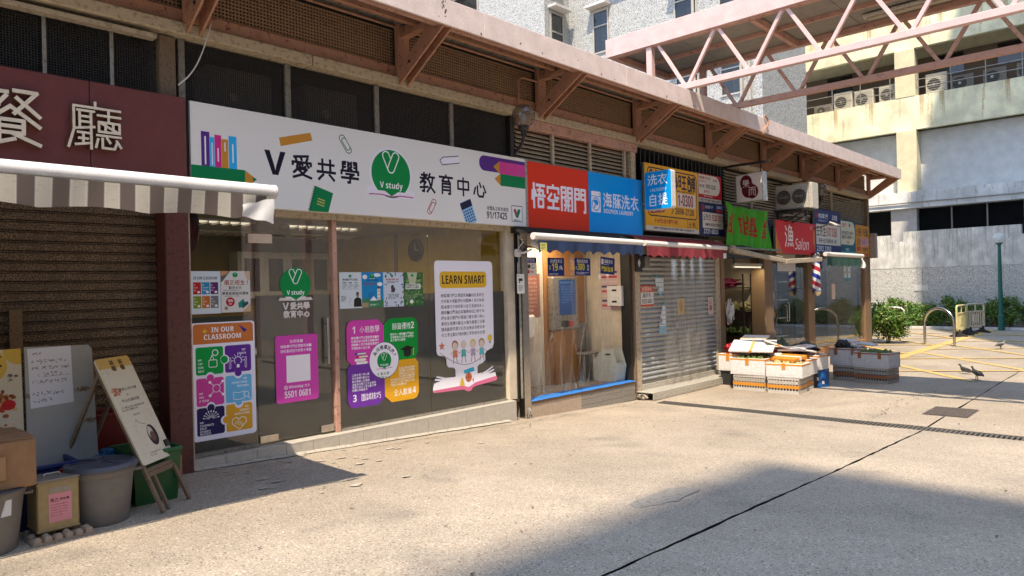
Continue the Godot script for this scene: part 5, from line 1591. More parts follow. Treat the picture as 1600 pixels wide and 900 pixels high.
func petal_poster() -> Cv:
	var c := Cv.new(0.96, 0.93, 700.0, Color.WHITE)
	var W := Color(0.96, 0.96, 0.96)
	c.rect(0, 0, 0.48, 0.47, lin(0.66, 0.06, 0.42)); c.rect(0.48, 0, 0.48, 0.47, lin(0.0, 0.30, 0.04)); c.rect(0, 0.47, 0.48, 0.46, lin(0.17, 0.04, 0.36)); c.rect(0.48, 0.47, 0.48, 0.46, lin(0.78, 0.40, 0.02))
	c.text("1", 0.07, 0.14, 0.075, W, "bold", 0.9); c.cjk("小班教學", 0.165, 0.065, 0.062, 0.075, W, 9.0)
	c.cjk("師資優授", 0.60, 0.055, 0.062, 0.075, W, 10.0); c.text("2", 0.86, 0.125, 0.075, W, "bold", 0.9)
	c.text("3", 0.06, 0.865, 0.075, W, "bold", 0.9); c.cjk("面試技巧", 0.165, 0.79, 0.062, 0.075, W, 10.0)
	c.cjk("全人教育", 0.60, 0.795, 0.062, 0.075, W, 10.0); c.text("4", 0.865, 0.865, 0.075, W, "bold", 0.9)
	c.small_print(0.055, 0.175, 0.39, 0.145, 4, 0.028, W, 12.0); c.small_print(0.57, 0.165, 0.35, 0.10, 3, 0.028, W, 12.0)
	c.small_print(0.055, 0.57, 0.25, 0.10, 3, 0.026, W, 12.0, false); c.small_print(0.055, 0.67, 0.33, 0.09, 3, 0.026, W, 12.0)
	c.small_print(0.68, 0.55, 0.23, 0.12, 4, 0.026, W, 10.0, false); c.small_print(0.56, 0.67, 0.34, 0.09, 3, 0.026, W, 10.0)
	for k in 4:
		c.rrect(0.095 + 0.02 * (k % 2), 0.345 + k * 0.033, 0.14, 0.027, 0.01, [lin(0.08, 0.08, 0.40), lin(0.45, 0.03, 0.03), W, W][k]); c.rect(0.13 + 0.02 * (k % 2), 0.351 + k * 0.033, 0.11, 0.016, Color(0.93, 0.92, 0.86))
	c.poly([Vector2(0.70, 0.355), Vector2(0.80, 0.315), Vector2(0.905, 0.345), Vector2(0.81, 0.385)], lin(0.012, 0.012, 0.012)); c.poly([Vector2(0.75, 0.37), Vector2(0.86, 0.37), Vector2(0.855, 0.43), Vector2(0.80, 0.445), Vector2(0.755, 0.43)], lin(0.02, 0.02, 0.02)); c.line([Vector2(0.895, 0.35), Vector2(0.89, 0.43)], 0.012, lin(0.7, 0.5, 0.1))
	c.ell(0.48, 0.455, 0.203, 0.203, lin(0.03, 0.04, 0.10)); c.ell(0.48, 0.455, 0.197, 0.197, Color(0.94, 0.93, 0.97))
	brand_mark(c, 0.48, 0.46, 0.095)
	var word := "為何選擇我們"
	for i in 6:
		var a := -PI / 2 - 0.95 + i * 0.36
		c.xf = Transform2D(a + PI / 2, Vector2(0.48, 0.46) + Vector2.from_angle(a) * 0.148)
		c.cjk(word[i], -0.022, -0.024, 0.044, 0.048, INK, 11.0)
	c.xf = Transform2D(1.15, Vector2(0.48, 0.46) + Vector2.from_angle(-PI / 2 + 1.18) * 0.148)
	c.text("?", -0.01, 0.015, 0.04, INK)
	c.xf = Transform2D()
	c.text("V", 0.385, 0.617, 0.028, lin(0.05, 0.20, 0.10), "bold"); c.cjk("愛共學", 0.425, 0.587, 0.036, 0.034, lin(0.05, 0.20, 0.10), 9.0, 0.15)
	c.cjk("教育中心", 0.395, 0.629, 0.036, 0.03, lin(0.05, 0.20, 0.10), 9.0, 0.15)
	return c

func learn_outline() -> PackedVector2Array:      # a speech-bubble tree that grows out of an open book; metres from the lower left
	var p := PackedVector2Array()
	var add := func(list: Array) -> void:
		for q in list: p.append(Vector2(q[0], q[1]))
	add.call([[0.0, 0.10], [0.02, 0.155], [0.12, 0.175], [0.03, 0.19], [0.035, 0.21], [0.16, 0.19], [0.05, 0.225], [0.065, 0.24], [0.20, 0.205], [0.36, 0.20], [0.36, 0.29], [0.33, 0.315], [0.25, 0.325], [0.22, 0.36], [0.22, 0.43], [0.19, 0.46], [0.09, 0.48], [0.065, 0.52], [0.06, 1.55], [0.07, 1.59], [0.10, 1.605], [0.985, 1.605], [1.02, 1.59], [1.035, 1.55], [1.03, 0.56], [1.00, 0.50], [0.90, 0.475], [0.87, 0.44], [0.87, 0.36], [0.83, 0.33], [0.76, 0.315], [0.73, 0.29], [0.73, 0.20], [0.86, 0.215], [1.00, 0.275], [1.01, 0.26], [0.88, 0.195], [1.02, 0.235], [1.03, 0.22], [0.92, 0.18], [1.045, 0.19], [1.06, 0.135], [1.08, 0.115], [1.06, 0.085], [0.70, 0.055], [0.64, 0.04], [0.62, 0.01], [0.575, 0.0], [0.53, 0.01], [0.51, 0.03], [0.45, 0.035], [0.02, 0.045], [0.0, 0.06]])
	return p

func learn_poster() -> Cv:
	var c := Cv.new(1.08, 1.605, 560.0, Color(0.93, 0.92, 0.96))
	var H := 1.605
	c.rrect(0.14, 0.13, 0.78, 0.20, 0.05, lin(0.75, 0.45, 0.03))
	c.text("LEARN SMART", 0.53, 0.278, 0.10, lin(0.015, 0.013, 0.012), "bold", 0.78, 0.5)
	for k in 8: c.small_print(0.15, 0.40 + k * 0.067, 0.76, 0.05, 1, 0.042, lin(0.05, 0.05, 0.07), 9.0, false)
	# children holding hands, drawn simply
	var kids := [[0.36, lin(0.30, 0.08, 0.05), lin(0.62, 0.22, 0.14)], [0.50, lin(0.75, 0.70, 0.62), lin(0.10, 0.42, 0.45)], [0.66, lin(0.70, 0.50, 0.10), lin(0.45, 0.35, 0.50)], [0.81, lin(0.40, 0.20, 0.09), lin(0.12, 0.50, 0.60)]]
	for k in 4:
		var x: float = kids[k][0]
		c.ell(x, 1.02, 0.052, 0.056, kids[k][1]); c.ell(x, 1.03, 0.042, 0.044, lin(0.72, 0.60, 0.50))
		c.poly([Vector2(x - 0.03, 1.08), Vector2(x + 0.03, 1.08), Vector2(x + 0.045, 1.17), Vector2(x - 0.045, 1.17)], kids[k][2])
		for s in [-1.0, 1.0]:
			c.line([Vector2(x + s * 0.02, 1.17), Vector2(x + s * 0.035, 1.24)], 0.011, lin(0.35, 0.22, 0.16)); c.line([Vector2(x + s * 0.03, 1.09), Vector2(x + s * 0.075, 1.13)], 0.010, lin(0.6, 0.42, 0.3))
	var arcp := []
	for i in 21: arcp.append(Vector2(0.12 + 0.86 * i / 20.0, 1.10 + 0.17 * sin(PI * i / 20.0)))
	c.line(arcp, 0.006, lin(0.1, 0.1, 0.1))
	var star := func(x: float, y: float, r: float, col: Color) -> void:
		var p := []
		for i in 10: p.append(Vector2(x, y) + Vector2.from_angle(-PI / 2 + i * PI / 5) * (r if i % 2 == 0 else r * 0.45))
		c.poly(p, col)
	star.call(0.15, 1.02, 0.055, lin(0.62, 0.20, 0.12)); star.call(0.66, 1.47, 0.035, lin(0.55, 0.10, 0.22))
	c.ell(0.96, 0.97, 0.04, 0.045, lin(0.78, 0.55, 0.08)); c.rect(0.945, 1.01, 0.03, 0.03, lin(0.3, 0.3, 0.3))
	c.poly([Vector2(0.21, 1.32), Vector2(0.28, 1.29), Vector2(0.36, 1.32), Vector2(0.28, 1.35)], lin(0.02, 0.025, 0.12)); c.rect(0.235, 1.335, 0.09, 0.045, lin(0.02, 0.03, 0.16))
	c.poly([Vector2(0.49, 1.34), Vector2(0.66, 1.31), Vector2(0.68, 1.36), Vector2(0.51, 1.385)], lin(0.03, 0.42, 0.62))
	c.poly([Vector2(0.79, 1.37), Vector2(0.80, 1.29), Vector2(0.85, 1.25), Vector2(0.87, 1.31), Vector2(0.83, 1.39)], lin(0.10, 0.42, 0.62)); c.poly([Vector2(0.80, 1.39), Vector2(0.82, 1.39), Vector2(0.80, 1.44)], lin(0.75, 0.35, 0.04))
	c.poly([Vector2(0.45, 1.43), Vector2(0.48, 1.43), Vector2(0.51, 1.53), Vector2(0.42, 1.53)], lin(0.72, 0.48, 0.04))
	# the open book at the foot
	c.rect(0, H - 0.19, 0.40, 0.19, Color(0.95, 0.94, 0.97)); c.rect(0.66, H - 0.19, 0.42, 0.19, Color(0.95, 0.94, 0.97))
	var rose := lin(0.70, 0.16, 0.30)
	c.poly([Vector2(0, H - 0.075), Vector2(0.46, H - 0.085), Vector2(0.575, H - 0.055), Vector2(0.69, H - 0.10), Vector2(1.08, H - 0.145), Vector2(1.08, H), Vector2(0, H)], rose)
	c.ell(0.575, 1.43, 0.055, 0.06, lin(0.60, 0.16, 0.07)); c.line([Vector2(0.575, 1.37), Vector2(0.575, 1.49)], 0.006, lin(0.08, 0.03, 0.02)); c.line([Vector2(0.52, 1.43), Vector2(0.63, 1.43)], 0.006, lin(0.08, 0.03, 0.02))
	return c

func small_poster(k: int) -> Cv:
	var c := Cv.new(0.28, 0.385, 900.0, lin(0.62, 0.68, 0.72))
	var dk := lin(0.05, 0.06, 0.07)
	match k:
		0:
			c.text("IN OUR CLASSROOM", 0.14, 0.075, 0.026, dk, "bold", 0.62, 0.5)
			var cols := [lin(0.42, 0.02, 0.02), lin(0.02, 0.24, 0.45), lin(0.11, 0.02, 0.13), lin(0.20, 0.26, 0.02), lin(0.52, 0.14, 0.02), lin(0.16, 0.16, 0.17)]
			for i in 6:
				var x := 0.027 + (i % 3) * 0.079; var y := 0.10 + (i / 3) * 0.125
				c.rect(x, y, 0.072, 0.108, cols[i])
				for j in 3: c.text(["We", "Learn from", "Mistakes"][j] if i == 1 else ["We", "Try Our", "Best"][j], x + 0.006, y + 0.03 + j * 0.024, 0.012, Color(0.95, 0.9, 0.9), "bold", 0.6)
				c.ell(x + 0.05, y + 0.088, 0.014, 0.011, Color(0.92, 0.9, 0.88), 12)
		1:
			c.im.fill(lin(0.66, 0.64, 0.60))
			c.poly([Vector2(0, 0), Vector2(0.09, 0), Vector2(0.01, 0.10), Vector2(0, 0.10)], lin(0.10, 0.12, 0.14)); c.poly([Vector2(0, 0), Vector2(0.08, 0), Vector2(0.05, 0.03), Vector2(0, 0.05)], lin(0.55, 0.28, 0.12))
			c.poly([Vector2(0.22, 0.0), Vector2(0.28, 0), Vector2(0.28, 0.09), Vector2(0.25, 0.08)], lin(0.60, 0.42, 0.30))
			brand_mark(c, 0.135, 0.036, 0.025, false)
			c.cjk("現正招生", 0.03, 0.085, 0.045, 0.045, lin(0.32, 0.05, 0.03), 12.0, 0.13); c.text("!", 0.245, 0.128, 0.04, lin(0.10, 0.16, 0.22))
			c.cjk("歡迎支付", 0.075, 0.142, 0.027, 0.027, dk, 11.0, 0.13); c.cjk("學愛教師班何優海", 0.01, 0.195, 0.028, 0.028, dk, 12.0, 0.13)
			c.small_print(0.02, 0.176, 0.24, 0.01, 1, 0.008, dk); c.small_print(0.03, 0.230, 0.2, 0.01, 1, 0.008, dk)
			c.ell(0.085, 0.287, 0.042, 0.042, lin(0.40, 0.01, 0.02)); c.text("10%", 0.085, 0.29, 0.026, Color(0.95, 0.95, 0.95), "bold", 0.7, 0.5); c.text("OFF", 0.085, 0.313, 0.014, Color(0.95, 0.95, 0.95), "bold", 0.8, 0.5)
			c.poly([Vector2(0.16, 0.30), Vector2(0.21, 0.26), Vector2(0.225, 0.29), Vector2(0.20, 0.34), Vector2(0.165, 0.345)], lin(0.02, 0.22, 0.17)); c.poly([Vector2(0.20, 0.30), Vector2(0.255, 0.285), Vector2(0.26, 0.31), Vector2(0.20, 0.355)], lin(0.03, 0.07, 0.10))
			c.poly([Vector2(0.20, 0.385), Vector2(0.28, 0.30), Vector2(0.28, 0.385)], lin(0.60, 0.42, 0.24)); c.ell(0.045, 0.345, 0.02, 0.02, lin(0.45, 0.36, 0.28)); c.ell(0.045, 0.345, 0.008, 0.008, dk, 10)
		2:
			brand_mark(c, 0.135, 0.04, 0.018, false)
			c.small_print(0.04, 0.068, 0.21, 0.03, 1, 0.022, dk, 12.0, false)
			for i in 3:
				c.small_print(0.04 + i * 0.073, 0.105, 0.055, 0.02, 1, 0.014, dk, 14.0, false); c.line(Cv.rr(0.042 + i * 0.073, 0.13, 0.056, 0.05, 0.004), 0.0016, dk, true); c.small_print(0.048 + i * 0.073, 0.135, 0.046, 0.04, 3, 0.008, dk)
			c.small_print(0.02, 0.25, 0.07, 0.06, 5, 0.010, dk); c.line(arc2(Vector2(0.12, 0.29), 0.02, -1.5, 1.7), 0.002, dk); c.line(arc2(Vector2(0.135, 0.33), 0.02, 1.4, 4.6), 0.002, dk)
			c.ell(0.225, 0.243, 0.018, 0.026, lin(0.28, 0.17, 0.11)); c.ell(0.225, 0.226, 0.019, 0.015, dk); c.poly([Vector2(0.175, 0.37), Vector2(0.18, 0.29), Vector2(0.21, 0.27), Vector2(0.245, 0.27), Vector2(0.272, 0.29), Vector2(0.277, 0.37)], lin(0.018, 0.018, 0.02))
		3:
			c.im.fill(lin(0.01, 0.24, 0.55))
			c.ell(0.04, 0.05, 0.03, 0.025, Color(0.9, 0.9, 0.9)); c.ell(0.2, 0.03, 0.05, 0.02, Color(0.9, 0.93, 0.95)); brand_mark(c, 0.135, 0.045, 0.03, false)
			c.small_print(0.06, 0.078, 0.16, 0.02, 1, 0.016, lin(0.02, 0.03, 0.09), 12.0, false); c.small_print(0.02, 0.112, 0.2, 0.03, 3, 0.011, lin(0.30, 0.06, 0.10))
			c.rect(0.20, 0.18, 0.04, 0.15, Color(0.93, 0.9, 0.84)); c.poly([Vector2(0.195, 0.18), Vector2(0.22, 0.145), Vector2(0.245, 0.18)], dk)
			for i in 3: c.ell(0.22, 0.205 + i * 0.04, 0.012, 0.014, lin(0.6, 0.45, 0.35), 12)
			c.ell(0.235, 0.13, 0.035, 0.022, Color(0.93, 0.95, 0.96)); c.poly([Vector2(0.0, 0.30), Vector2(0.07, 0.27), Vector2(0.12, 0.31), Vector2(0.28, 0.30), Vector2(0.28, 0.385), Vector2(0, 0.385)], lin(0.05, 0.22, 0.10))
			c.poly([Vector2(0.10, 0.31), Vector2(0.15, 0.26), Vector2(0.20, 0.31)], Color(0.92, 0.94, 0.95)); c.rect(0.0, 0.33, 0.08, 0.05, lin(0.40, 0.30, 0.17)); c.small_print(0.10, 0.345, 0.12, 0.02, 2, 0.010, Color(0.9, 0.95, 0.92)); c.small_print(0.08, 0.22, 0.08, 0.05, 4, 0.008, lin(0.02, 0.08, 0.22))
		4:
			c.im.fill(lin(0.58, 0.64, 0.74))
			for i in 60:
				var p := Vector2(c.rn.randf() * 0.28, c.rn.randf() * 0.385)
				if p.x > 0.04 and p.x < 0.24 and p.y > 0.05 and p.y < 0.33: continue
				c.ell(p.x, p.y, c.rn.randf_range(0.005, 0.018), c.rn.randf_range(0.005, 0.02), [dk, lin(0.05, 0.20, 0.30), lin(0.30, 0.10, 0.05), lin(0.10, 0.10, 0.3)][i % 4], 9)
			brand_mark(c, 0.12, 0.04, 0.018, false); c.small_print(0.035, 0.07, 0.20, 0.02, 1, 0.021, lin(0.40, 0.08, 0.05), 12.0, false); c.small_print(0.05, 0.10, 0.17, 0.02, 2, 0.010, dk)
			c.ell(0.125, 0.17, 0.022, 0.03, dk); c.poly([Vector2(0.10, 0.22), Vector2(0.13, 0.14), Vector2(0.165, 0.19), Vector2(0.15, 0.225)], lin(0.08, 0.05, 0.06)); c.small_print(0.06, 0.24, 0.16, 0.06, 4, 0.012, dk)
		5:
			c.im.fill(lin(0.04, 0.14, 0.05))
			for i in 160: c.ell(c.rn.randf() * 0.28, c.rn.randf() * 0.385, c.rn.randf_range(0.006, 0.02), c.rn.randf_range(0.006, 0.02), [lin(0.02, 0.07, 0.03), lin(0.08, 0.24, 0.05), lin(0.18, 0.32, 0.10), lin(0.05, 0.16, 0.07)][i % 4], 8)
			c.poly([Vector2(0.05, 0.0), Vector2(0.20, 0), Vector2(0.17, 0.13), Vector2(0.08, 0.13)], lin(0.50, 0.54, 0.36)); brand_mark(c, 0.125, 0.035, 0.02, false)
			c.cjk("小學育師我們", 0.03, 0.08, 0.034, 0.034, lin(0.40, 0.48, 0.26), 9.0); c.rrect(0.025, 0.13, 0.22, 0.062, 0.01, lin(0.68, 0.70, 0.62)); c.small_print(0.035, 0.135, 0.2, 0.052, 2, 0.021, dk, 12.0, false); c.small_print(0.05, 0.205, 0.17, 0.02, 1, 0.017, dk)
			for i in 3: c.line([Vector2(0.02, 0.26 + i * 0.022), Vector2(0.25 - i * 0.05, 0.26 + i * 0.022)], 0.004, lin(0.45, 0.52, 0.32))
			c.ell(0.11, 0.335, 0.028, 0.022, Color(0.9, 0.92, 0.86))
	return c

func build_school() -> void:
	# sign
	var s := thing("classroom_sign", "long white sign board with coloured stationery and dark Chinese lettering", "sign", Vector3(4.85, 2.6, 0))
	bx("box", Vector3(2.672, 2.604, -0.155), Vector3(7.026, 3.496, 0.026), M.sign_white, s, 0.004)
	obj("face", MB.new().prism(PackedVector2Array([Vector2(2.672, 2.607), Vector2(7.027, 2.607), Vector2(7.027, 3.494), Vector2(2.672, 3.494)]), 0.0265, 0.030), printed(school_sign(), 0.42), s)
	bx("end_strip", Vector3(7.03, 2.60, -0.15), Vector3(7.075, 3.496, 0.03), M.alloy, s, 0.003)
	bx("end_strip", Vector3(2.634, 2.60, -0.15), Vector3(2.670, 3.49, 0.0), M.black_metal, s, 0.003)
	# step, clad in tiles
	var st := thing("tiled_step", "pale tiled step along the foot of the classroom window", "step", Vector3(4.7, 0.1, -0.1))
	bx("core", Vector3(2.636, -0.05, -0.34), Vector3(6.79, 0.338, -0.010), M.grout, st)
	var tw := 0.2965
	for k in 14:
		var x := 2.640 + k * tw
		var yb := gy(x + tw * 0.5) - 0.012
		bx("riser_tile", Vector3(x + 0.002, yb, -0.0095), Vector3(x + tw - 0.002, 0.3385, 0.0), M.tile_pale, st, 0.0015)
		bx("tread_tile", Vector3(x + 0.002, 0.3386, -0.17), Vector3(x + tw - 0.002, 0.350, 0.001), M.tile_pale, st, 0.0015)
	var fm := MB.new()
	var nz := FastNoiseLite.new(); nz.seed = 6; nz.frequency = 1.7
	for k in 40:
		var xa := 2.64 + k * 0.10; var xb := xa + 0.10
		var wa := 0.045 + 0.035 * nz.get_noise_1d(xa * 3.0); var wb := 0.045 + 0.035 * nz.get_noise_1d(xb * 3.0)
		fm.quad(Vector3(xa, gy(xa) + 0.010, wa), Vector3(xb, gy(xb) + 0.010, wb), Vector3(xb, gy(xb) + 0.028, 0.001), Vector3(xa, gy(xa) + 0.028, 0.001))
	obj("mortar_fillet", fm, M.kerb_mortar, st)
	# shop front
	var f := thing("classroom_shopfront", "frameless glass shop front and door of the classroom", "shop front", Vector3(4.7, 0.35, -0.14))
	bx("frame_jamb", Vector3(2.640, 0.351, -0.20), Vector3(2.700, 2.603, -0.09), M.cream_paint, f, 0.004)
	bx("frame_jamb", Vector3(6.752, 0.351, -0.20), Vector3(6.90, 2.603, -0.08), M.cream_wall, f, 0.004)
	bx("frame_head", Vector3(2.701, 2.545, -0.20), Vector3(6.751, 2.603, -0.06), M.cream_paint, f, 0.003)
	bx("frame_sill", Vector3(2.701, 0.351, -0.18), Vector3(3.315, 0.385, -0.10), M.dull_alloy, f, 0.003)
	bx("frame_sill", Vector3(4.215, 0.351, -0.18), Vector3(6.751, 0.372, -0.11), M.alloy, f, 0.003)
	bx("mullion", Vector3(4.160, 0.351, -0.18), Vector3(4.212, 2.544, -0.10), M.pink_rust, f, 0.003)
	for q in [[2.702, 3.312, 0.386, 2.543], [4.214, 5.472, 0.373, 2.543], [5.478, 6.750, 0.373, 2.543], [3.318, 4.158, 2.372, 2.543]]:
		bx("pane", Vector3(q[0], q[2], -0.146), Vector3(q[1], q[3], -0.136), M.glass, f)
	for q in [[2.703, 3.311, 1.60], [4.216, 5.471, 1.765], [5.479, 6.748, 1.765]]:
		bx("frosted_film", Vector3(q[0], 0.388, -0.153), Vector3(q[1], q[2], -0.1475), M.film, f)
	var d := bx("door", Vector3(3.325, 0.372, -0.146), Vector3(4.150, 2.362, -0.134), M.glass, f)
	bx("frosted_film", Vector3(3.327, 0.376, -0.153), Vector3(4.148, 1.78, -0.1475), M.film, d)
	for q in [[3.25, 2.285, 3.50, 2.375], [3.33, 0.372, 3.52, 0.445], [3.99, 0.372, 4.148, 0.445]]:
		bx("patch_fitting", Vector3(q[0], q[1], -0.158), Vector3(q[2], q[3], -0.120), M.steel, d, 0.003)
	obj("handle", MB.new().tube([Vector3(4.075, 1.07, -0.09), Vector3(4.075, 1.54, -0.09)], 0.013, 12), M.steel, d)
	for y in [1.13, 1.48]: obj("handle_post", MB.new().tube([Vector3(4.075, y, -0.135), Vector3(4.075, y, -0.09)], 0.008, 8), M.steel, d)
	# prints on the glass
	poster("classroom_rules_sheet", "small sheet of six coloured squares titled with classroom words", "poster", small_poster(0), 2.705, 1.63, 2.983, 2.015, -0.131)
	poster("enrolment_sheet", "small sheet with red enrolment heading and a ten percent badge", "poster", small_poster(1), 2.987, 1.635, 3.268, 2.017, -0.131)
	var pg := PackedVector2Array()
	for p in Cv.rr(2.705, 0.49, 0.595, 1.06, 0.03): pg.append(p)
	tag(obj("jigsaw_poster", MB.new().prism(pg, -0.1345, -0.131), printed(jigsaw_poster(), 0.4)), "tall poster of six coloured jigsaw pieces under an orange heading", "poster")
	# logo decal and pink notice on the door
	var lc := Cv.new(0.40, 0.36, 900.0, lin(0.0, 0.30, 0.07))
	brand_mark(lc, 0.20, 0.18, 0.166)
	var lp := PackedVector2Array()
	for i in 36:
		var a := TAU * i / 36.0
		lp.append(Vector2(3.745 + 0.168 * cos(a), 1.885 + 0.168 * sin(a)))
	var lo := tag(obj("logo_decal", MB.new().prism(lp, -0.1335, -0.1315, Transform3D(), Rect2(3.545, 1.705, 0.40, 0.36)), printed(lc, 0.4)), "round green logo sticker on the glass door", "sticker")
	var bw := MB.new()
	for sg in [-1.0, 1.0]: bw.prism(PackedVector2Array([Vector2(3.745, 1.722), Vector2(3.745 + sg * 0.06, 1.752), Vector2(3.745 + sg * 0.17, 1.757), Vector2(3.745 + sg * 0.19, 1.728), Vector2(3.745 + sg * 0.08, 1.728)]), -0.1330, -0.1305)
	obj("book", bw, M.white_plastic, lo)
	var words := tag(Node3D.new(), "white school name lettering under the round logo on the door", "lettering")
	words.name = numbered("door_lettering"); add_child(words); words.position = Vector3(3.745, 1.55, -0.132)
	var wm := MB.new()
	var lift := 0.0
	var rows := [["愛共學", 3.683, 1.640], ["教育中心", 3.607, 1.560]]
	for row in rows:
		for i in row[0].length():
			for stt in Cv.strokes(row[0][i]):
				for j in stt.size() - 1:
					var a := Vector3(row[1] + i * 0.073 + stt[j].x * 0.00066, row[2] + (100 - stt[j].y) * 0.00066, -0.1325)
					var b := Vector3(row[1] + i * 0.073 + stt[j + 1].x * 0.00066, row[2] + (100 - stt[j + 1].y) * 0.00066, -0.1325)
					lift += 0.000012
					var dd := (b - a).normalized()
					wm.box((a + b) * 0.5 + Vector3(0, 0, lift), Vector3((b - a).length() + 0.008, 0.012, 0.0012), Basis(dd, Vector3(-dd.y, dd.x, 0), Vector3.BACK))
	for sg in [-1.0, 1.0]: wm.box(Vector3(3.633 + sg * 0.0135, 1.673, -0.1325 + 0.00003 * sg), Vector3(0.015, 0.072, 0.001), Basis(Vector3.BACK, -sg * 0.36))
	obj("letters", wm, M.white_plastic, words)
	var pc := Cv.new(0.47, 0.66, 800.0, lin(0.66, 0.07, 0.44))
	var W := Color(0.96, 0.94, 0.96)
	pc.cjk("生明時間", 0.155, 0.045, 0.034, 0.032, W, 11.0, 0.12); pc.small_print(0.055, 0.095, 0.37, 0.03, 1, 0.029, W, 12.0, false); pc.small_print(0.055, 0.140, 0.37, 0.03, 1, 0.029, W, 12.0, false)
	pc.rect(0.115, 0.20, 0.265, 0.265, W)
	pc.line(arc2(Vector2(0.105, 0.512), 0.017, 0, TAU), 0.006, W); pc.line([Vector2(0.098, 0.505), Vector2(0.104, 0.516), Vector2(0.113, 0.520)], 0.006, W)
	pc.text("WhatsApp", 0.135, 0.522, 0.026, W, "bold", 0.92); pc.cjk("支方", 0.31, 0.497, 0.028, 0.028, W, 11.0, 0.1)
	pc.text("5501 0681", 0.235, 0.612, 0.064, W, "bold", 0.72, 0.5)
	pg = PackedVector2Array()
	for p in Cv.rr(3.51, 0.725, 0.467, 0.66, 0.03): pg.append(p)
	tag(obj("opening_hours_notice", MB.new().prism(pg, -0.1335, -0.131), printed(pc, 0.4)), "pink notice with a phone number on the glass door", "notice")
	# four course sheets
	var cs := ["white course sheet showing a person in black", "blue course sheet showing a lighthouse", "pale course sheet with a leaping figure and scattered toys", "green course sheet showing a forest path"]
	for k in 4: poster("course_sheet", cs[k], "poster", small_poster(2 + k), 4.250 + k * 0.2835, 1.625, 4.530 + k * 0.2835, 2.008, -0.131, "course sheets in a row")
	# four-petalled poster
	var pe := PackedVector2Array([Vector2(4.36, 1.50)])
	pe.clear()
	for q in [[0.0, 0.42], [0.05, 0.47], [0.0, 0.51], [0.0, 0.86], [0.03, 0.915], [0.08, 0.93], [0.40, 0.93], [0.48, 0.86], [0.56, 0.93], [0.88, 0.93], [0.93, 0.915], [0.96, 0.86], [0.96, 0.53], [0.91, 0.47], [0.96, 0.41], [0.96, 0.07], [0.93, 0.015], [0.88, 0.0], [0.57, 0.0], [0.48, 0.075], [0.40, 0.0], [0.08, 0.0], [0.03, 0.015], [0.0, 0.07]]: pe.append(Vector2(4.325 + q[0], 0.565 + q[1]))
	tag(obj("four_colour_poster", MB.new().prism(pe, -0.1345, -0.131, Transform3D(), Rect2(4.325, 0.565, 0.96, 0.93)), printed(petal_poster(), 0.4)), "four-coloured poster of numbered petals round a white disc", "poster")
	var lm := learn_outline()
	for i in lm.size(): lm[i] += Vector2(5.50, 0.545)
	tag(obj("learning_poster", MB.new().prism(lm, -0.1345, -0.131, Transform3D(), Rect2(5.50, 0.545, 1.08, 1.605)), printed(learn_poster(), 0.4)), "tall white poster with a yellow heading growing out of an open book", "poster")
	# the room behind
	var r := thing("classroom_interior", "dim classroom with ochre walls behind the shop window", "room", Vector3(4.7, 0.3, -2.2))
	bx("floor", Vector3(2.611, 0.20, -4.99), Vector3(6.879, 0.335, -0.345), M.room_floor, r)
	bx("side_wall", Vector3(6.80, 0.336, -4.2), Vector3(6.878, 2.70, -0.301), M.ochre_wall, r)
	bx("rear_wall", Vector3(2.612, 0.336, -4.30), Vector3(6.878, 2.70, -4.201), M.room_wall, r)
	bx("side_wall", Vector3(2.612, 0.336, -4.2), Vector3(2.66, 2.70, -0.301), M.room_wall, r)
	bx("front_downstand", Vector3(2.612, 2.60, -0.30), Vector3(6.878, 3.39, -0.205), M.cream_wall, r)
	for i in 7:
		for j in 6: bx("ceiling_tile", Vector3(2.67 + i * 0.59, 2.665, -0.92 - j * 0.59), Vector3(3.25 + i * 0.59, 2.685, -0.34 - j * 0.59), M.ceiling, r)
	bx("wall_panel", Vector3(6.775, 0.336, -2.46), Vector3(6.799, 2.66, -2.40), M.wood, r)
	for q in [[3.1, -1.9, "lit louvred ceiling lamp above the classroom door"], [4.6, -1.9, "lit louvred ceiling lamp above the row of course sheets"], [4.0, -3.2, "unlit ceiling lamp at the back left of the classroom"], [5.4, -3.2, "unlit ceiling lamp at the back right of the classroom"]]:
		var l := thing("ceiling_lamp", q[2], "lamp", Vector3(q[0] + 0.3, 2.61, q[1] + 0.1), 0.0, "lamps on the classroom ceiling")
		if q[1] > -2.0:
			bx("diffuser", Vector3(q[0], 2.636, q[1] + 0.03), Vector3(q[0] + 1.0, 2.6445, q[1] + 0.19), M.tube_glow, l)
			var al := AreaLight3D.new()
			al.name = numbered("classroom_light")
			al.area_size = Vector2(1.0, 0.16)
			al.position = Vector3(q[0] + 0.5, 2.605, q[1] + 0.11)
			al.rotation.x = -PI / 2
			al.light_energy = 0.8
			al.light_color = Color(1.0, 0.95, 0.84)
			al.shadow_enabled = true
			add_child(al)
		bx("tray", Vector3(q[0] - 0.05, 2.645, q[1]), Vector3(q[0] + 1.05, 2.664, q[1] + 0.22), M.white_plastic, l)
		for k in 9: bx("louvre", Vector3(q[0] - 0.02 + k * 0.125, 2.615, q[1] + 0.01), Vector3(q[0] - 0.01 + k * 0.125, 2.6445, q[1] + 0.21), M.white_plastic, l)
	var cb := thing("wall_cabinet", "white wall cabinet with glazed doors at the back of the classroom", "cabinet", Vector3(5.9, 1.75, -3.9))
	bx("carcass", Vector3(5.0, 1.75, -4.19), Vector3(6.6, 2.45, -3.9), M.white_plastic, cb, 0.006)
	for k in 4: 
		bx("door", Vector3(5.03 + k * 0.39, 1.79, -3.899), Vector3(5.39 + k * 0.39, 2.41, -3.88), M.white_plastic, cb, 0.005)
		bx("door_pane", Vector3(5.09 + k * 0.39, 1.85, -3.879), Vector3(5.33 + k * 0.39, 2.35, -3.874), M.window_glass, cb)
	var ck := thing("wall_clock", "round black wall clock on the ochre wall", "clock", Vector3(6.79, 2.1, -1.95))
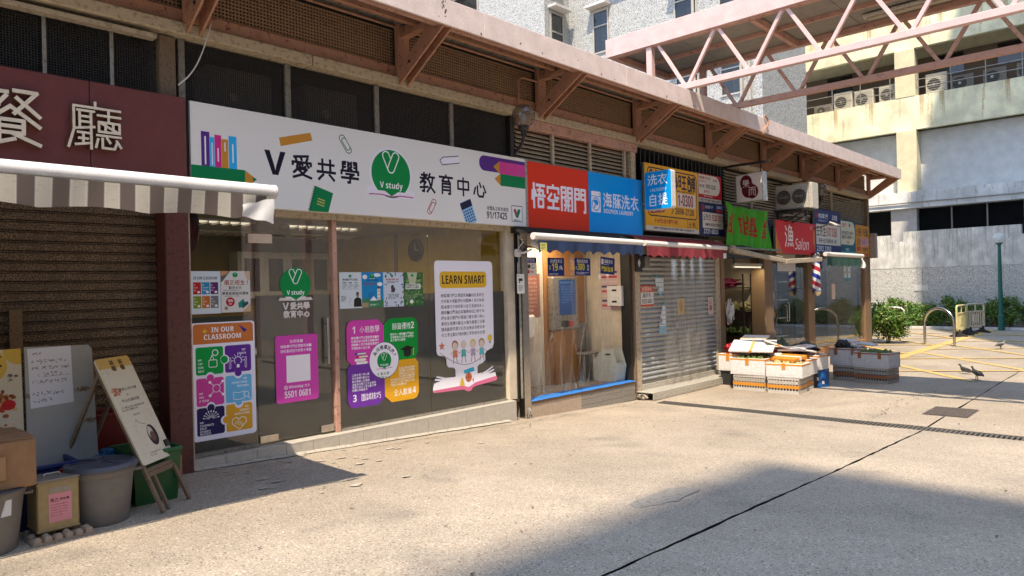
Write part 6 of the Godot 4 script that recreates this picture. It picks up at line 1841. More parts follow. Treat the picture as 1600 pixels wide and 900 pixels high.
	var cbs := Basis(Vector3.BACK, PI / 2)
	obj("case", MB.new().lathe([Vector2(0, 0), Vector2(0.165, 0), Vector2(0.165, 0.03), Vector2(0.150, 0.034), Vector2(0.150, 0.026), Vector2(0, 0.026)], 32, Vector3(6.798, 2.40, -1.95), cbs), M.black_metal, ck)
	bx("hand", Vector3(6.768, 2.395, -1.956), Vector3(6.7705, 2.49, -1.946), M.white_plastic, ck)
	bx("hand", Vector3(6.764, 2.396, -1.945), Vector3(6.7665, 2.404, -1.87), M.white_plastic, ck)
	var hr := thing("hose_reel", "red fire hose reel high in the left corner of the classroom", "hose reel", Vector3(2.82, 2.2, -0.42))
	obj("drum", MB.new().lathe([Vector2(0.04, -0.06), Vector2(0.22, -0.06), Vector2(0.22, -0.05), Vector2(0.17, -0.05), Vector2(0.19, -0.03), Vector2(0.17, -0.01), Vector2(0.19, 0.01), Vector2(0.17, 0.03), Vector2(0.17, 0.05), Vector2(0.22, 0.05), Vector2(0.22, 0.06), Vector2(0.04, 0.06)], 32, Vector3(2.80, 2.42, -0.48), Basis(Vector3.BACK, PI / 2)), M.bin_red, hr)
	bx("wall_arm", Vector3(2.661, 2.40, -0.50), Vector3(2.74, 2.44, -0.46), M.bin_red, hr)
	var tb := thing("classroom_table", "plain white table inside the classroom", "table", Vector3(4.6, 0.336, -2.6))
	bx("table_top", Vector3(3.8, 1.04, -3.0), Vector3(5.4, 1.07, -2.2), M.white_plastic, tb, 0.005)
	for x in [3.85, 5.30]:
		for z in [-2.95, -2.30]: bx("leg", Vector3(x, 0.3365, z), Vector3(x + 0.05, 1.0395, z + 0.05), M.alloy, tb)

# ---------------------------------------------------------------- laundry pick-up point

func valance(x0: float, x1: float, y0: float, y1: float, z: float, wave: float, dir := 1.0) -> MB:      # hanging strip with a scalloped edge
	return MB.new().sheet(int((x1 - x0) * 36.0), 4, func(u: float, v: float) -> Vector3:
		var x := lerpf(x0, x1, u)
		return Vector3(x, lerpf(y0, y1 + 0.05 * absf(sin((x - x0) * PI / wave)), v), z + (0.012 * sin(x * 13.0) + 0.006 * sin(x * 31.0)) * v))

func strip(x0: float, x1: float, y0: float, y1: float, z: float, sd: float, tuck: float, edge := false) -> MB:      # one clear vinyl strip, rippled towards the foot
	var front := func(u: float, v: float) -> Vector3:
		var y := lerpf(y1, y0, v)
		var w := smoothstep(0.35, 1.0, v)
		var c := (x0 + x1) * 0.5
		var x := lerpf(x0, x1, u)
		x = c + (x - c) * (1.0 - tuck * w * 0.55)
		return Vector3(x, y, z + 0.012 * cos((u - 0.5) * PI) + w * (0.030 + 0.05 * tuck) * sin(u * 7.0 + sd + v * (5.0 + 6.0 * tuck)) + 0.012 * tuck * w * sin(u * 17.0 + v * 19.0 + sd))
	if edge:      # the thick cut edges
		var m := MB.new()
		for e in [0.0, 0.972]: m.sheet(2, 40, func(u: float, v: float) -> Vector3: return front.call(e + u * 0.028, v) + Vector3(0, 0, 0.002), true)
		return m
	return MB.new().sheet(18, 40, front, true)

func tagcard(called: String, label: String, c: Cv, x0: float, y0: float, x1: float, y1: float, z: float, turn: float) -> void:
	var t := thing(called, label, "price card", Vector3((x0 + x1) * 0.5, y0, z), 0.0, "cards hanging in the laundry doorway")
	var w := (x1 - x0) * 0.5
	var h := y1 - y0
	var xf := Transform3D(Basis(Vector3.BACK, turn), Vector3.ZERO)
	lobj("card", MB.new().prism(PackedVector2Array([Vector2(-w, 0), Vector2(w, 0), Vector2(w, h), Vector2(-w, h)]), -0.003, 0.0, xf), printed(c, 0.45), t)
	for s in [-1.0, 1.0]: lobj("cord", MB.new().tube([xf * Vector3(s * w * 0.8, h - 0.005, -0.002), Vector3(s * w * 0.8, h + 0.14, 0.0)], 0.002, 5), M.black_metal, t)

func build_laundry() -> void:
	var c := Cv.new(2.80, 0.88, 520.0, lin(0.76, 0.040, 0.010))
	c.rect(1.365, 0, 1.5, 0.88, lin(0.0, 0.33, 0.88))
	c.rect(1.360, 0, 0.008, 0.88, lin(0.05, 0.05, 0.08))
	var W := Color(0.95, 0.94, 0.98)
	for i in 4: c.cjk("悟空開門"[i], 0.105 + i * 0.305, 0.275, 0.285, 0.345, W, 14.0)
	for i in 4: c.cjk("海豚洗衣"[i], 1.735 + i * 0.243, 0.275, 0.225, 0.225, W, 10.5)
	c.text("DOLPHIN LAUNDRY", 1.735, 0.585, 0.066, W, "bold", 0.93)
	c.rrect(1.43, 0.275, 0.235, 0.31, 0.02, W); c.rect(1.43, 0.345, 0.235, 0.008, lin(0.0, 0.33, 0.88)); c.ell(1.548, 0.465, 0.10, 0.10, lin(0.0, 0.33, 0.88)); c.ell(1.548, 0.465, 0.085, 0.085, W)
	c.poly([Vector2(1.47, 0.42), Vector2(1.55, 0.39), Vector2(1.61, 0.43), Vector2(1.59, 0.49), Vector2(1.54, 0.47), Vector2(1.52, 0.52), Vector2(1.49, 0.53), Vector2(1.52, 0.46)], lin(0.0, 0.33, 0.88))
	c.ell(1.63, 0.31, 0.012, 0.012, lin(0.0, 0.33, 0.88), 12)
	var s := thing("laundry_sign", "half red half blue laundry sign with bold white Chinese letters", "sign", Vector3(8.48, 2.6, 0))
	bx("box", Vector3(7.082, 2.603, -0.13), Vector3(9.872, 3.490, -0.004), M.alloy, s, 0.004)
	obj("face", MB.new().prism(PackedVector2Array([Vector2(7.084, 2.606), Vector2(9.870, 2.606), Vector2(9.870, 3.486), Vector2(7.084, 3.486)]), -0.0035, 0.001), printed(c, 0.35), s)
	# awning
	var a := thing("navy_awning", "rolled navy awning with a cream bar and scalloped edge over the laundry", "awning", Vector3(8.1, 2.2, 0.3))
	obj("roller_bar", MB.new().tube([Vector3(6.80, 2.455, 0.34), Vector3(9.30, 2.445, 0.34)], 0.045, 16), M.roller_white, a)
	obj("valance", valance(6.86, 9.28, 2.405, 2.235, 0.375, 0.235), M.navy, a)
	obj("cloth", MB.new().sheet(10, 4, func(u: float, v: float) -> Vector3: return Vector3(lerpf(6.82, 9.29, u), lerpf(2.545, 2.50, v), lerpf(0.0, 0.33, v)), true), M.navy, a)
	for x in [6.86, 9.20]: obj("arm", MB.new().tube([Vector3(x, 2.56, -0.02), Vector3(x, 2.46, 0.32)], 0.018, 8), M.dull_alloy, a)
	bx("housing", Vector3(6.84, 2.52, -0.12), Vector3(9.60, 2.60, 0.02), M.black_metal, a, 0.01)
	var tg := Cv.new(0.13, 0.10, 500.0, lin(0.60, 0.56, 0.16))
	tg.text("SMART", 0.015, 0.04, 0.024, lin(0.05, 0.08, 0.05), "bold", 0.8)
	tg.small_print(0.015, 0.05, 0.10, 0.035, 2, 0.014, lin(0.08, 0.10, 0.05))
	poster("yellow_tag", "small yellow printed tag at the left end of the navy awning", "tag", tg, 6.88, 2.27, 7.01, 2.37, 0.392)
	# plinth and frame
	var p := thing("laundry_plinth", "low tiled plinth with a metal sill under the laundry doorway", "plinth", Vector3(8.25, 0, -0.2))
	bx("core", Vector3(6.96, -0.05, -0.40), Vector3(9.55, 0.262, -0.010), M.grout, p)
	bx("beige_tile", Vector3(6.965, 0.05, -0.0095), Vector3(8.16, 0.262, 0.0), M.tile_beige, p, 0.002)
	for j in 3:
		for k in 6:
			var x := 8.166 + k * 0.25 - (0.125 if j % 2 == 1 else 0.0)
			var xa := maxf(x, 8.166); var xb := minf(x + 0.246, 9.548)
			if xb > xa: bx("grey_tile", Vector3(xa, gy(8.6) - 0.02 + j * 0.0835 + 0.002, -0.0095), Vector3(xb, gy(8.6) - 0.02 + (j + 1) * 0.0835 - 0.002, 0.0), M.tile_grey, p, 0.0015)
	bx("sill", Vector3(6.97, 0.263, -0.40), Vector3(9.56, 0.305, 0.008), M.wood, p, 0.003)
	var mt := MB.new().sheet(60, 10, func(u: float, v: float) -> Vector3: return Vector3(lerpf(7.07, 9.53, u), 0.314 + 0.002 * sin(u * 40.0 + v * 9.0) - 0.012 * smoothstep(0.85, 1.0, v), lerpf(-0.20, 0.018, v)), true)
	tag(obj("blue_mat", mt, M.blue_mat), "bright blue plastic strip laid on the laundry sill", "mat")
	var f := thing("laundry_doorway", "steel and timber doorway of the laundry", "doorway", Vector3(8.2, 0.1, -0.1))
	bx("steel_column", Vector3(6.945, gy(7.0) - 0.01, -0.10), Vector3(7.065, 2.60, 0.012), M.steel, f, 0.006)
	bx("dark_jamb", Vector3(6.902, 0.351, -0.14), Vector3(6.944, 2.60, -0.06), M.black_metal, f)
	obj("conduit", MB.new().tube([Vector3(6.925, 0.36, -0.02), Vector3(6.925, 2.5, -0.02)], 0.016, 8), M.alloy, f)
	bx("dark_jamb", Vector3(9.50, 0.306, -0.20), Vector3(9.545, 2.52, -0.03), M.black_metal, f)
	bx("timber_jamb", Vector3(9.575, 0.0, -0.30), Vector3(9.625, 2.52, -0.01), M.wood, f, 0.004)
	bx("head", Vector3(7.066, 2.37, -0.20), Vector3(9.499, 2.52, -0.06), M.cream_wall, f, 0.004)
	obj("chipped_mortar", blob(Vector3(7.02, gy(7.0) + 0.06, 0.015), Vector3(0.045, 0.075, 0.012), 4, 10), M.kerb_mortar, f)
	# clear strip curtain
	var cu := thing("strip_curtain", "clear vinyl strip curtain hanging in the laundry doorway", "curtain", Vector3(8.2, 0.33, -0.1))
	var sx := [[7.09, 7.46, 0.9], [7.40, 7.86, 0.15], [7.82, 8.20, 0.6], [8.14, 8.56, 0.8], [8.50, 8.84, 0.5], [8.80, 9.08, 0.4]]
	for k in sx.size(): obj("vinyl_strip", strip(sx[k][0], sx[k][1], 0.345, 2.36, -0.10 - 0.022 * (k % 2), k * 1.9, sx[k][2]), M.vinyl, cu)
	for k in sx.size(): obj("strip_edge", strip(sx[k][0], sx[k][1], 0.345, 2.36, -0.10 - 0.022 * (k % 2), k * 1.9, sx[k][2], true), M.vinyl_edge, cu)
	bx("rail", Vector3(7.08, 2.34, -0.115), Vector3(9.48, 2.369, -0.085), M.steel, cu)
	# cards
	var nv := lin(0.012, 0.035, 0.22); var yl := lin(0.80, 0.72, 0.05)
	var k1 := Cv.new(0.39, 0.25, 700.0, Color(0.92, 0.90, 0.90))
	k1.rect(0, 0, 0.39, 0.075, nv); k1.cjk("支付方式", 0.15, 0.012, 0.048, 0.05, W, 10.0)
	k1.ell(0.14, 0.125, 0.025, 0.025, lin(0.05, 0.05, 0.05)); k1.rect(0.21, 0.10, 0.05, 0.05, lin(0.06, 0.06, 0.06)); k1.line(arc2(Vector2(0.315, 0.125), 0.025, 0.4, 5.0), 0.008, lin(0.05, 0.05, 0.05)); k1.rect(0.13, 0.175, 0.11, 0.045, lin(0.42, 0.02, 0.02)); k1.small_print(0.26, 0.185, 0.10, 0.03, 1, 0.028, lin(0.35, 0.05, 0.05))
	tagcard("payment_card", "white and blue card of payment methods at the left of the doorway", k1, 6.90, 1.965, 7.285, 2.21, -0.03, 0.0)
	var k2 := Cv.new(0.36, 0.25, 700.0, nv)
	k2.cjk("自取洗衣全", 0.055, 0.02, 0.05, 0.05, W, 10.0); k2.text("$", 0.03, 0.165, 0.06, yl, "bold", 0.7); k2.text("19", 0.085, 0.18, 0.105, yl, "bold", 0.85); k2.text("/", 0.235, 0.17, 0.06, W, "bold", 0.8); k2.cjk("機", 0.265, 0.10, 0.065, 0.07, W, 10.0); k2.small_print(0.03, 0.215, 0.3, 0.03, 1, 0.020, W)
	tagcard("price_card", "navy card priced nineteen dollars", k2, 7.515, 1.960, 7.875, 2.21, -0.03, 0.0)
	var k3 := Cv.new(0.37, 0.25, 700.0, nv)
	k3.cjk("現自提洗衣", 0.05, 0.02, 0.05, 0.05, W, 10.0); k3.text("$", 0.025, 0.165, 0.045, W, "bold", 0.7); k3.text("300", 0.06, 0.175, 0.095, yl, "bold", 0.80); k3.small_print(0.29, 0.09, 0.06, 0.09, 2, 0.045, W, 9.0, false); k3.small_print(0.04, 0.20, 0.3, 0.04, 2, 0.017, W)
	tagcard("price_card", "navy card with a yellow three hundred", k3, 8.110, 1.965, 8.485, 2.215, -0.03, -0.02)
	var k4 := Cv.new(0.37, 0.25, 700.0, nv)
	k4.rrect(0.02, 0.03, 0.055, 0.08, 0.006, W); k4.cjk("海豚洗衣", 0.09, 0.03, 0.055, 0.06, W, 10.0); k4.small_print(0.09, 0.10, 0.2, 0.02, 1, 0.017, W); k4.rect(0.02, 0.135, 0.33, 0.085, lin(0.03, 0.05, 0.10)); k4.cjk("門市自提", 0.03, 0.140, 0.072, 0.072, yl, 13.0)
	tagcard("price_card", "navy card with bold yellow characters at the right of the doorway", k4, 8.73, 1.985, 9.095, 2.235, -0.03, -0.07)
	# interior
	var r := thing("laundry_interior", "shallow cream laundry lobby with an orange timber wall panel", "room", Vector3(8.3, 0.3, -0.6))
	bx("floor", Vector3(7.041, 0.10, -1.0), Vector3(9.618, 0.30, -0.402), M.room_floor, r)
	bx("rear_wall", Vector3(7.041, 0.301, -1.10), Vector3(9.618, 2.70, -0.92), M.cream_wall, r)
	bx("ceiling", Vector3(7.041, 2.54, -0.919), Vector3(9.618, 2.60, -0.21), M.ceiling, r)
	bx("wall_panel", Vector3(7.35, 0.301, -0.919), Vector3(8.40, 2.535, -0.88), M.cream_wall, r, 0.004)
	bx("timber_panel", Vector3(8.402, 0.301, -0.919), Vector3(9.42, 2.535, -0.86), M.orange_wood, r, 0.004)
	bx("timber_base", Vector3(8.52, 0.302, -0.859), Vector3(9.05, 1.135, -0.75), M.orange_wood, r, 0.004)
	bx("side_lining", Vector3(9.547, 0.301, -0.919), Vector3(9.574, 2.53, -0.21), M.cream_wall, r)
	bx("side_lining", Vector3(7.042, 0.301, -0.919), Vector3(7.07, 2.53, -0.21), M.cream_wall, r)
	var lampb := thing("lobby_lamp", "lit square ceiling lamp inside the laundry lobby", "lamp", Vector3(8.25, 2.51, -0.55))
	bx("diffuser", Vector3(7.9, 2.515, -0.68), Vector3(8.6, 2.539, -0.42), M.tube_glow, lampb)
	var al := AreaLight3D.new()
	al.name = "lobby_light"
	al.area_size = Vector2(0.7, 0.26)
	al.position = Vector3(8.25, 2.505, -0.55)
	al.rotation.x = -PI / 2
	al.light_energy = 1.3
	al.light_color = Color(1.0, 0.93, 0.82)
	al.shadow_enabled = true
	add_child(al)
	var k := thing("order_kiosk", "silver self-service kiosk with a tall blue screen in the laundry", "kiosk", Vector3(8.78, 0.95, -0.72))
	bx("body", Vector3(8.47, 1.14, -0.859), Vector3(9.10, 1.965, -0.74), M.alloy, k, 0.015)
	var sc := Cv.new(0.42, 0.58, 400.0, lin(0.012, 0.035, 0.10))
	sc.small_print(0.06, 0.10, 0.3, 0.3, 7, 0.028, lin(0.06, 0.12, 0.25)); sc.rect(0.05, 0.03, 0.32, 0.03, lin(0.04, 0.09, 0.2))
	var sm := printed(sc, 0.12)
	sm.emission_enabled = true; sm.emission_texture = sm.albedo_texture; sm.emission_operator = BaseMaterial3D.EMISSION_OP_MULTIPLY; sm.emission_energy_multiplier = 0.5; sm.emission = Color.WHITE
	obj("screen", MB.new().prism(PackedVector2Array([Vector2(8.60, 1.37), Vector2(9.02, 1.37), Vector2(9.02, 1.92), Vector2(8.60, 1.92)]), -0.7395, -0.736), sm, k)
	bx("card_reader", Vector3(8.66, 1.18, -0.7395), Vector3(8.80, 1.28, -0.70), M.black_metal, k, 0.005)
	bx("slot", Vector3(8.84, 1.18, -0.7395), Vector3(8.96, 1.27, -0.725), M.bag_red, k, 0.004)
	var q1 := Cv.new(0.34, 0.62, 300.0, lin(0.02, 0.05, 0.17)); q1.small_print(0.05, 0.08, 0.24, 0.4, 6, 0.03, lin(0.25, 0.3, 0.5))
	poster("blue_wall_sheet", "dark blue sheet on the rear wall of the laundry", "poster", q1, 7.62, 1.43, 7.96, 2.05, -0.875)
	var q2 := Cv.new(0.34, 0.62, 300.0, lin(0.28, 0.10, 0.07)); q2.small_print(0.04, 0.06, 0.26, 0.5, 9, 0.035, lin(0.50, 0.35, 0.28))
	poster("red_wall_sheet", "rust red sheet of print beside the kiosk", "poster", q2, 8.0, 1.36, 8.32, 2.02, -0.875)
	var q3 := Cv.new(0.5, 0.62, 300.0, lin(0.60, 0.42, 0.40))
	for j in 8: q3.rect(0.03, 0.05 + j * 0.07, 0.42, 0.03, [lin(0.05, 0.05, 0.12), lin(0.45, 0.05, 0.05), lin(0.62, 0.5, 0.48)][j % 3])
	var pq := PackedVector2Array([Vector2(-0.62, 1.42), Vector2(-0.26, 1.42), Vector2(-0.26, 2.10), Vector2(-0.62, 2.10)])
	tag(obj("price_list", MB.new().prism(pq, 0.0, 0.003, Transform3D(Basis(Vector3(0, 0, 1), Vector3(0, 1, 0), Vector3(-1, 0, 0)), Vector3(9.546, 0, 0))), printed(q3, 0.5)), "pink striped price list on the cream side wall", "poster")
	var bxx := thing("collection_box", "white wall box with two black slots", "box", Vector3(9.49, 1.48, -0.30))
	bx("body", Vector3(9.44, 1.485, -0.43), Vector3(9.545, 1.805, -0.15), M.white_plastic, bxx, 0.008)
	for y in [1.54, 1.72]: bx("slot", Vector3(9.437, y, -0.33), Vector3(9.4395, y + 0.03, -0.24), M.black_metal, bxx)
	var bk := thing("laundry_basket", "tall white open basket with a cut-out handle", "basket", Vector3(9.36, 0.30, -0.38))
	var side := PackedVector2Array([Vector2(-0.58, 0.306), Vector2(-0.16, 0.306), Vector2(-0.12, 0.55), Vector2(-0.20, 0.82), Vector2(-0.38, 0.82), Vector2(-0.58, 0.62)])
	for x in [9.24, 9.48]: obj("side", MB.new().prism(side, -0.008, 0.0, Transform3D(Basis(Vector3(0, 0, 1), Vector3(0, 1, 0), Vector3(-1, 0, 0)), Vector3(x, 0, 0))), M.basket_white, bk)
	bx("front", Vector3(9.249, 0.306, -0.165), Vector3(9.479, 0.60, -0.155), M.basket_white, bk)
	bx("base", Vector3(9.249, 0.303, -0.575), Vector3(9.479, 0.315, -0.166), M.basket_white, bk)
	bx("back", Vector3(9.249, 0.316, -0.582), Vector3(9.479, 0.66, -0.576), M.basket_white, bk)
	bx("handle_slot", Vector3(9.236, 0.72, -0.34), Vector3(9.2395, 0.745, -0.24), M.black_metal, bk)
	var ch := thing("grey_chair", "grey plastic chair in the corner of the laundry", "chair", Vector3(9.22, 0.30, -0.74))
	bx("seat", Vector3(9.02, 0.72, -0.84), Vector3(9.42, 0.75, -0.60), M.ac_case, ch, 0.01)
	bx("backrest", Vector3(9.02, 0.78, -0.855), Vector3(9.42, 1.22, -0.83), M.ac_case, ch, 0.01)
	for x in [9.04, 9.37]:
		for z in [-0.84, -0.64]: bx("leg", Vector3(x, 0.301, z), Vector3(x + 0.03, 0.7195, z + 0.03), M.alloy, ch)
		bx("back_post", Vector3(x, 0.7505, -0.828), Vector3(x + 0.03, 1.20, -0.81), M.alloy, ch)
	var dp := thing("hand_dispenser", "white rounded dispenser on the rear wall of the laundry", "dispenser", Vector3(7.95, 1.15, -0.86))
	obj("case", MB.new().box(Vector3(8.03, 1.22, -0.86), Vector3(0.22, 0.36, 0.11), Basis(), 0.03), M.white_plastic, dp)
	var bg := thing("packed_laundry", "bundled grey laundry bags on the laundry floor", "bag", Vector3(7.5, 0.30, -0.65))
	obj("sack", blob(Vector3(7.48, 0.50, -0.66), Vector3(0.26, 0.21, 0.18), 12), M.ac_case, bg)
	obj("tie", MB.new().tube([Vector3(7.48, 0.66, -0.66), Vector3(7.48, 0.76, -0.66)], 0.03, 8), M.ac_case, bg)
	# camera, warning sheet and lamp at the jamb
	var cc := thing("security_camera", "white security camera on a jointed bracket left of the laundry", "security camera", Vector3(6.90, 2.2, 0.12))
	obj("body", MB.new().box(Vector3(7.04, 2.345, 0.20), Vector3(0.20, 0.07, 0.07), Basis(Vector3.BACK, -0.35), 0.012), M.white_plastic, cc)
	obj("hood", MB.new().box(Vector3(7.06, 2.385, 0.20), Vector3(0.22, 0.008, 0.085), Basis(Vector3.BACK, -0.35)), M.white_plastic, cc)
	obj("bracket", MB.new().tube([Vector3(6.90, 2.26, 0.0), Vector3(6.90, 2.26, 0.10), Vector3(6.97, 2.30, 0.17)], 0.015, 8), M.white_plastic, cc)
	bx("base", Vector3(6.86, 2.21, -0.05), Vector3(6.94, 2.31, 0.012), M.white_plastic, cc, 0.01)
	obj("cables", MB.new().tube([Vector3(6.88, 2.31, 0.0), Vector3(6.93, 2.40, 0.06), Vector3(6.87, 2.46, 0.05), Vector3(6.96, 2.50, 0.03), Vector3(6.90, 2.56, 0.02)], 0.007, 6), M.white_plastic, cc)
	bx("junction_box", Vector3(6.93, 2.43, 0.0), Vector3(7.01, 2.52, 0.05), M.cream_paint, cc, 0.006)
	var wc := Cv.new(0.14, 0.26, 700.0, Color(0.90, 0.90, 0.88))
	wc.rect(0.03, 0.06, 0.075, 0.035, lin(0.02, 0.02, 0.02)); wc.poly([Vector2(0.03, 0.10), Vector2(0.06, 0.10), Vector2(0.05, 0.13)], lin(0.02, 0.02, 0.02)); wc.small_print(0.02, 0.15, 0.1, 0.08, 4, 0.014, lin(0.1, 0.1, 0.1)); wc.small_print(0.02, 0.02, 0.06, 0.02, 1, 0.014, lin(0.1, 0.1, 0.1))
	poster("camera_notice", "white surveillance notice with a black camera symbol", "notice", wc, 6.835, 1.73, 6.975, 1.985, 0.020)
	build_rental_signs()

func build_rental_signs() -> void:
	# yellow letting board and its neighbours
	var yl := lin(0.82, 0.42, 0.01)
	var dk := lin(0.03, 0.012, 0.02)
	var rd := lin(0.24, 0.01, 0.03)
	var c := Cv.new(1.845, 1.10, 480.0, yl)
	c.line(Cv.rr(0.09, 0.06, 1.69, 0.79, 0.09), 0.022, dk, true)
	c.rect(0.0, 1.02, 1.845, 0.08, Color(0.85, 0.83, 0.78)); c.small_print(0.25, 1.035, 1.4, 0.04, 1, 0.034, dk, 12.0, false)
	c.cjk("舖租", 0.14, 0.09, 0.28, 0.26, dk, 12.0); c.cjk("聯旺舖", 0.80, 0.09, 0.30, 0.27, dk, 13.0)
	c.small_print(0.9, 0.37, 0.8, 0.03, 1, 0.030, dk, 12.0, false)
	c.rect(1.08, 0.415, 0.64, 0.24, Color(0.86, 0.82, 0.80)); c.text("1-0300", 1.085, 0.635, 0.20, rd, "bold", 0.66)
	c.text("2698-2128", 0.98, 0.785, 0.105, dk, "bold", 1.0); c.line([Vector2(0.86, 0.67), Vector2(0.92, 0.73), Vector2(0.86, 0.79)], 0.018, dk)
	c.xf = Transform2D(-0.10, Vector2(0.16, 0.76)); c.rrect(0, -0.06, 0.46, 0.12, 0.02, rd); c.cjk("特約代理", 0.025, -0.045, 0.095, 0.09, Color(0.92, 0.85, 0.80), 10.0); c.xf = Transform2D()
	c.small_print(0.28, 0.895, 0.82, 0.08, 1, 0.072, lin(0.42, 0.03, 0.01), 11.0, false)
	c.cjk("出租", 1.46, 0.895, 0.11, 0.10, dk, 11.0, 0.3); c.line([Vector2(1.44, 0.88), Vector2(1.42, 0.88), Vector2(1.42, 1.005), Vector2(1.44, 1.005)], 0.012, dk); c.line([Vector2(1.75, 0.88), Vector2(1.77, 0.88), Vector2(1.77, 1.005), Vector2(1.75, 1.005)], 0.012, dk)
	signboard("letting_board", "large amber letting board with dark red and black phone numbers", c, 9.895, 2.69, 11.645, 3.785, 0.04)
	var r := Cv.new(0.88, 0.44, 560.0, lin(0.42, 0.01, 0.02))
	r.rrect(-0.2, 0.02, 1.02, 0.36, 0.17, Color(0.84, 0.82, 0.80)); r.small_print(0.03, 0.05, 0.45, 0.06, 1, 0.055, lin(0.36, 0.02, 0.03), 11.0, false); r.small_print(0.03, 0.125, 0.4, 0.03, 1, 0.03, lin(0.35, 0.1, 0.1)); r.small_print(0.55, 0.07, 0.2, 0.05, 1, 0.05, dk, 11.0, false)
	r.small_print(0.03, 0.20, 0.22, 0.05, 1, 0.06, dk, 10.0, false); r.text("9785 5238", 0.27, 0.265, 0.075, dk, "bold", 0.78); r.small_print(0.2, 0.30, 0.4, 0.05, 1, 0.05, lin(0.36, 0.03, 0.04), 10.0); r.small_print(0.2, 0.395, 0.5, 0.03, 1, 0.028, Color(0.9, 0.85, 0.8))
	signboard("agent_board", "white and red letting board with rounded right end", r, 11.66, 3.365, 12.535, 3.80, 0.04)
	var w := Cv.new(0.88, 0.075, 400.0, Color(0.80, 0.80, 0.80)); w.small_print(0.02, 0.015, 0.82, 0.05, 1, 0.048, dk, 12.0, false)
	signboard("agent_strip", "narrow white strip of black print under the white and red board", w, 11.655, 3.287, 12.53, 3.36, 0.04)
	var nv := lin(0.012, 0.020, 0.085)
	var n := Cv.new(0.98, 0.61, 560.0, nv)
	n.ell(0.16, 0.09, 0.05, 0.06, lin(0.30, 0.01, 0.06)); n.small_print(0.24, 0.05, 0.36, 0.06, 1, 0.056, Color(0.75, 0.78, 0.86), 10.0, false); n.rect(0.66, 0.03, 0.28, 0.06, lin(0.03, 0.10, 0.35)); n.small_print(0.68, 0.036, 0.24, 0.05, 1, 0.046, Color(0.9, 0.9, 0.95), 10.0, false); n.rect(0.66, 0.10, 0.28, 0.055, lin(0.42, 0.03, 0.05))
	n.rect(0.13, 0.175, 0.80, 0.29, Color(0.84, 0.83, 0.80)); n.cjk("全先生", 0.15, 0.20, 0.10, 0.12, dk, 11.0); n.text("9228 3551", 0.49, 0.32, 0.11, lin(0.40, 0.02, 0.03), "bold", 0.62); n.small_print(0.22, 0.37, 0.62, 0.07, 1, 0.052, dk, 11.0, false)
	n.text("2721 6833", 0.16, 0.565, 0.085, Color(0.90, 0.92, 0.95), "bold", 1.02)
	signboard("navy_board", "navy letting board with white phone digits along the bottom", n, 11.65, 2.672, 12.625, 3.28, 0.04)
	# blade sign of the laundry
	var b := Cv.new(0.48, 0.60, 620.0, lin(0.0, 0.33, 0.82))
	var W := Color(0.93, 0.95, 0.98)
	b.cjk("洗衣", 0.055, 0.04, 0.175, 0.18, W, 10.0); b.text("LAUNDRY", 0.245, 0.32, 0.052, W, "sans", 0.98, 0.5); b.cjk("自提", 0.055, 0.36, 0.175, 0.19, W, 11.0)
	var t := thing("laundry_blade_sign", "blue blade sign with white laundry lettering jutting from the wall", "sign", Vector3(9.80, 2.99, 0.37))
	var pg := PackedVector2Array()
	for p in Cv.rr(0.130, 2.985, 0.48, 0.60, 0.04): pg.append(p)
	var xf := Transform3D(Basis(Vector3(0, 0, 1), Vector3(0, 1, 0), Vector3(-1, 0, 0)), Vector3(9.75, 0, 0))
	obj("case", MB.new().prism(pg, -0.12, -0.002, xf), M.white_plastic, t)
	pg = PackedVector2Array()
	for p in Cv.rr(0.137, 2.992, 0.466, 0.586, 0.036): pg.append(p)
	obj("face", MB.new().prism(pg, -0.0019, 0.002, xf), printed(b, 0.25), t)
	for y in [3.10, 3.48]: obj("bracket", MB.new().tube([Vector3(9.81, y, 0.131), Vector3(9.81, y, -0.12)], 0.012, 6), M.steel, t)

func signboard(called: String, label: String, c: Cv, x0: float, y0: float, x1: float, y1: float, z: float, edge := "alloy") -> Node3D:
	var t := thing(called, label, "sign", Vector3((x0 + x1) * 0.5, y0, z))
	bx("backing", Vector3(x0, y0, z - 0.05), Vector3(x1, y1, z - 0.004), M[edge], t, 0.003)
	obj("face", MB.new().prism(PackedVector2Array([Vector2(x0 + 0.003, y0 + 0.003), Vector2(x1 - 0.003, y0 + 0.003), Vector2(x1 - 0.003, y1 - 0.003), Vector2(x0 + 0.003, y1 - 0.003)]), z - 0.0038, z), printed(c, 0.45), t)
	return t

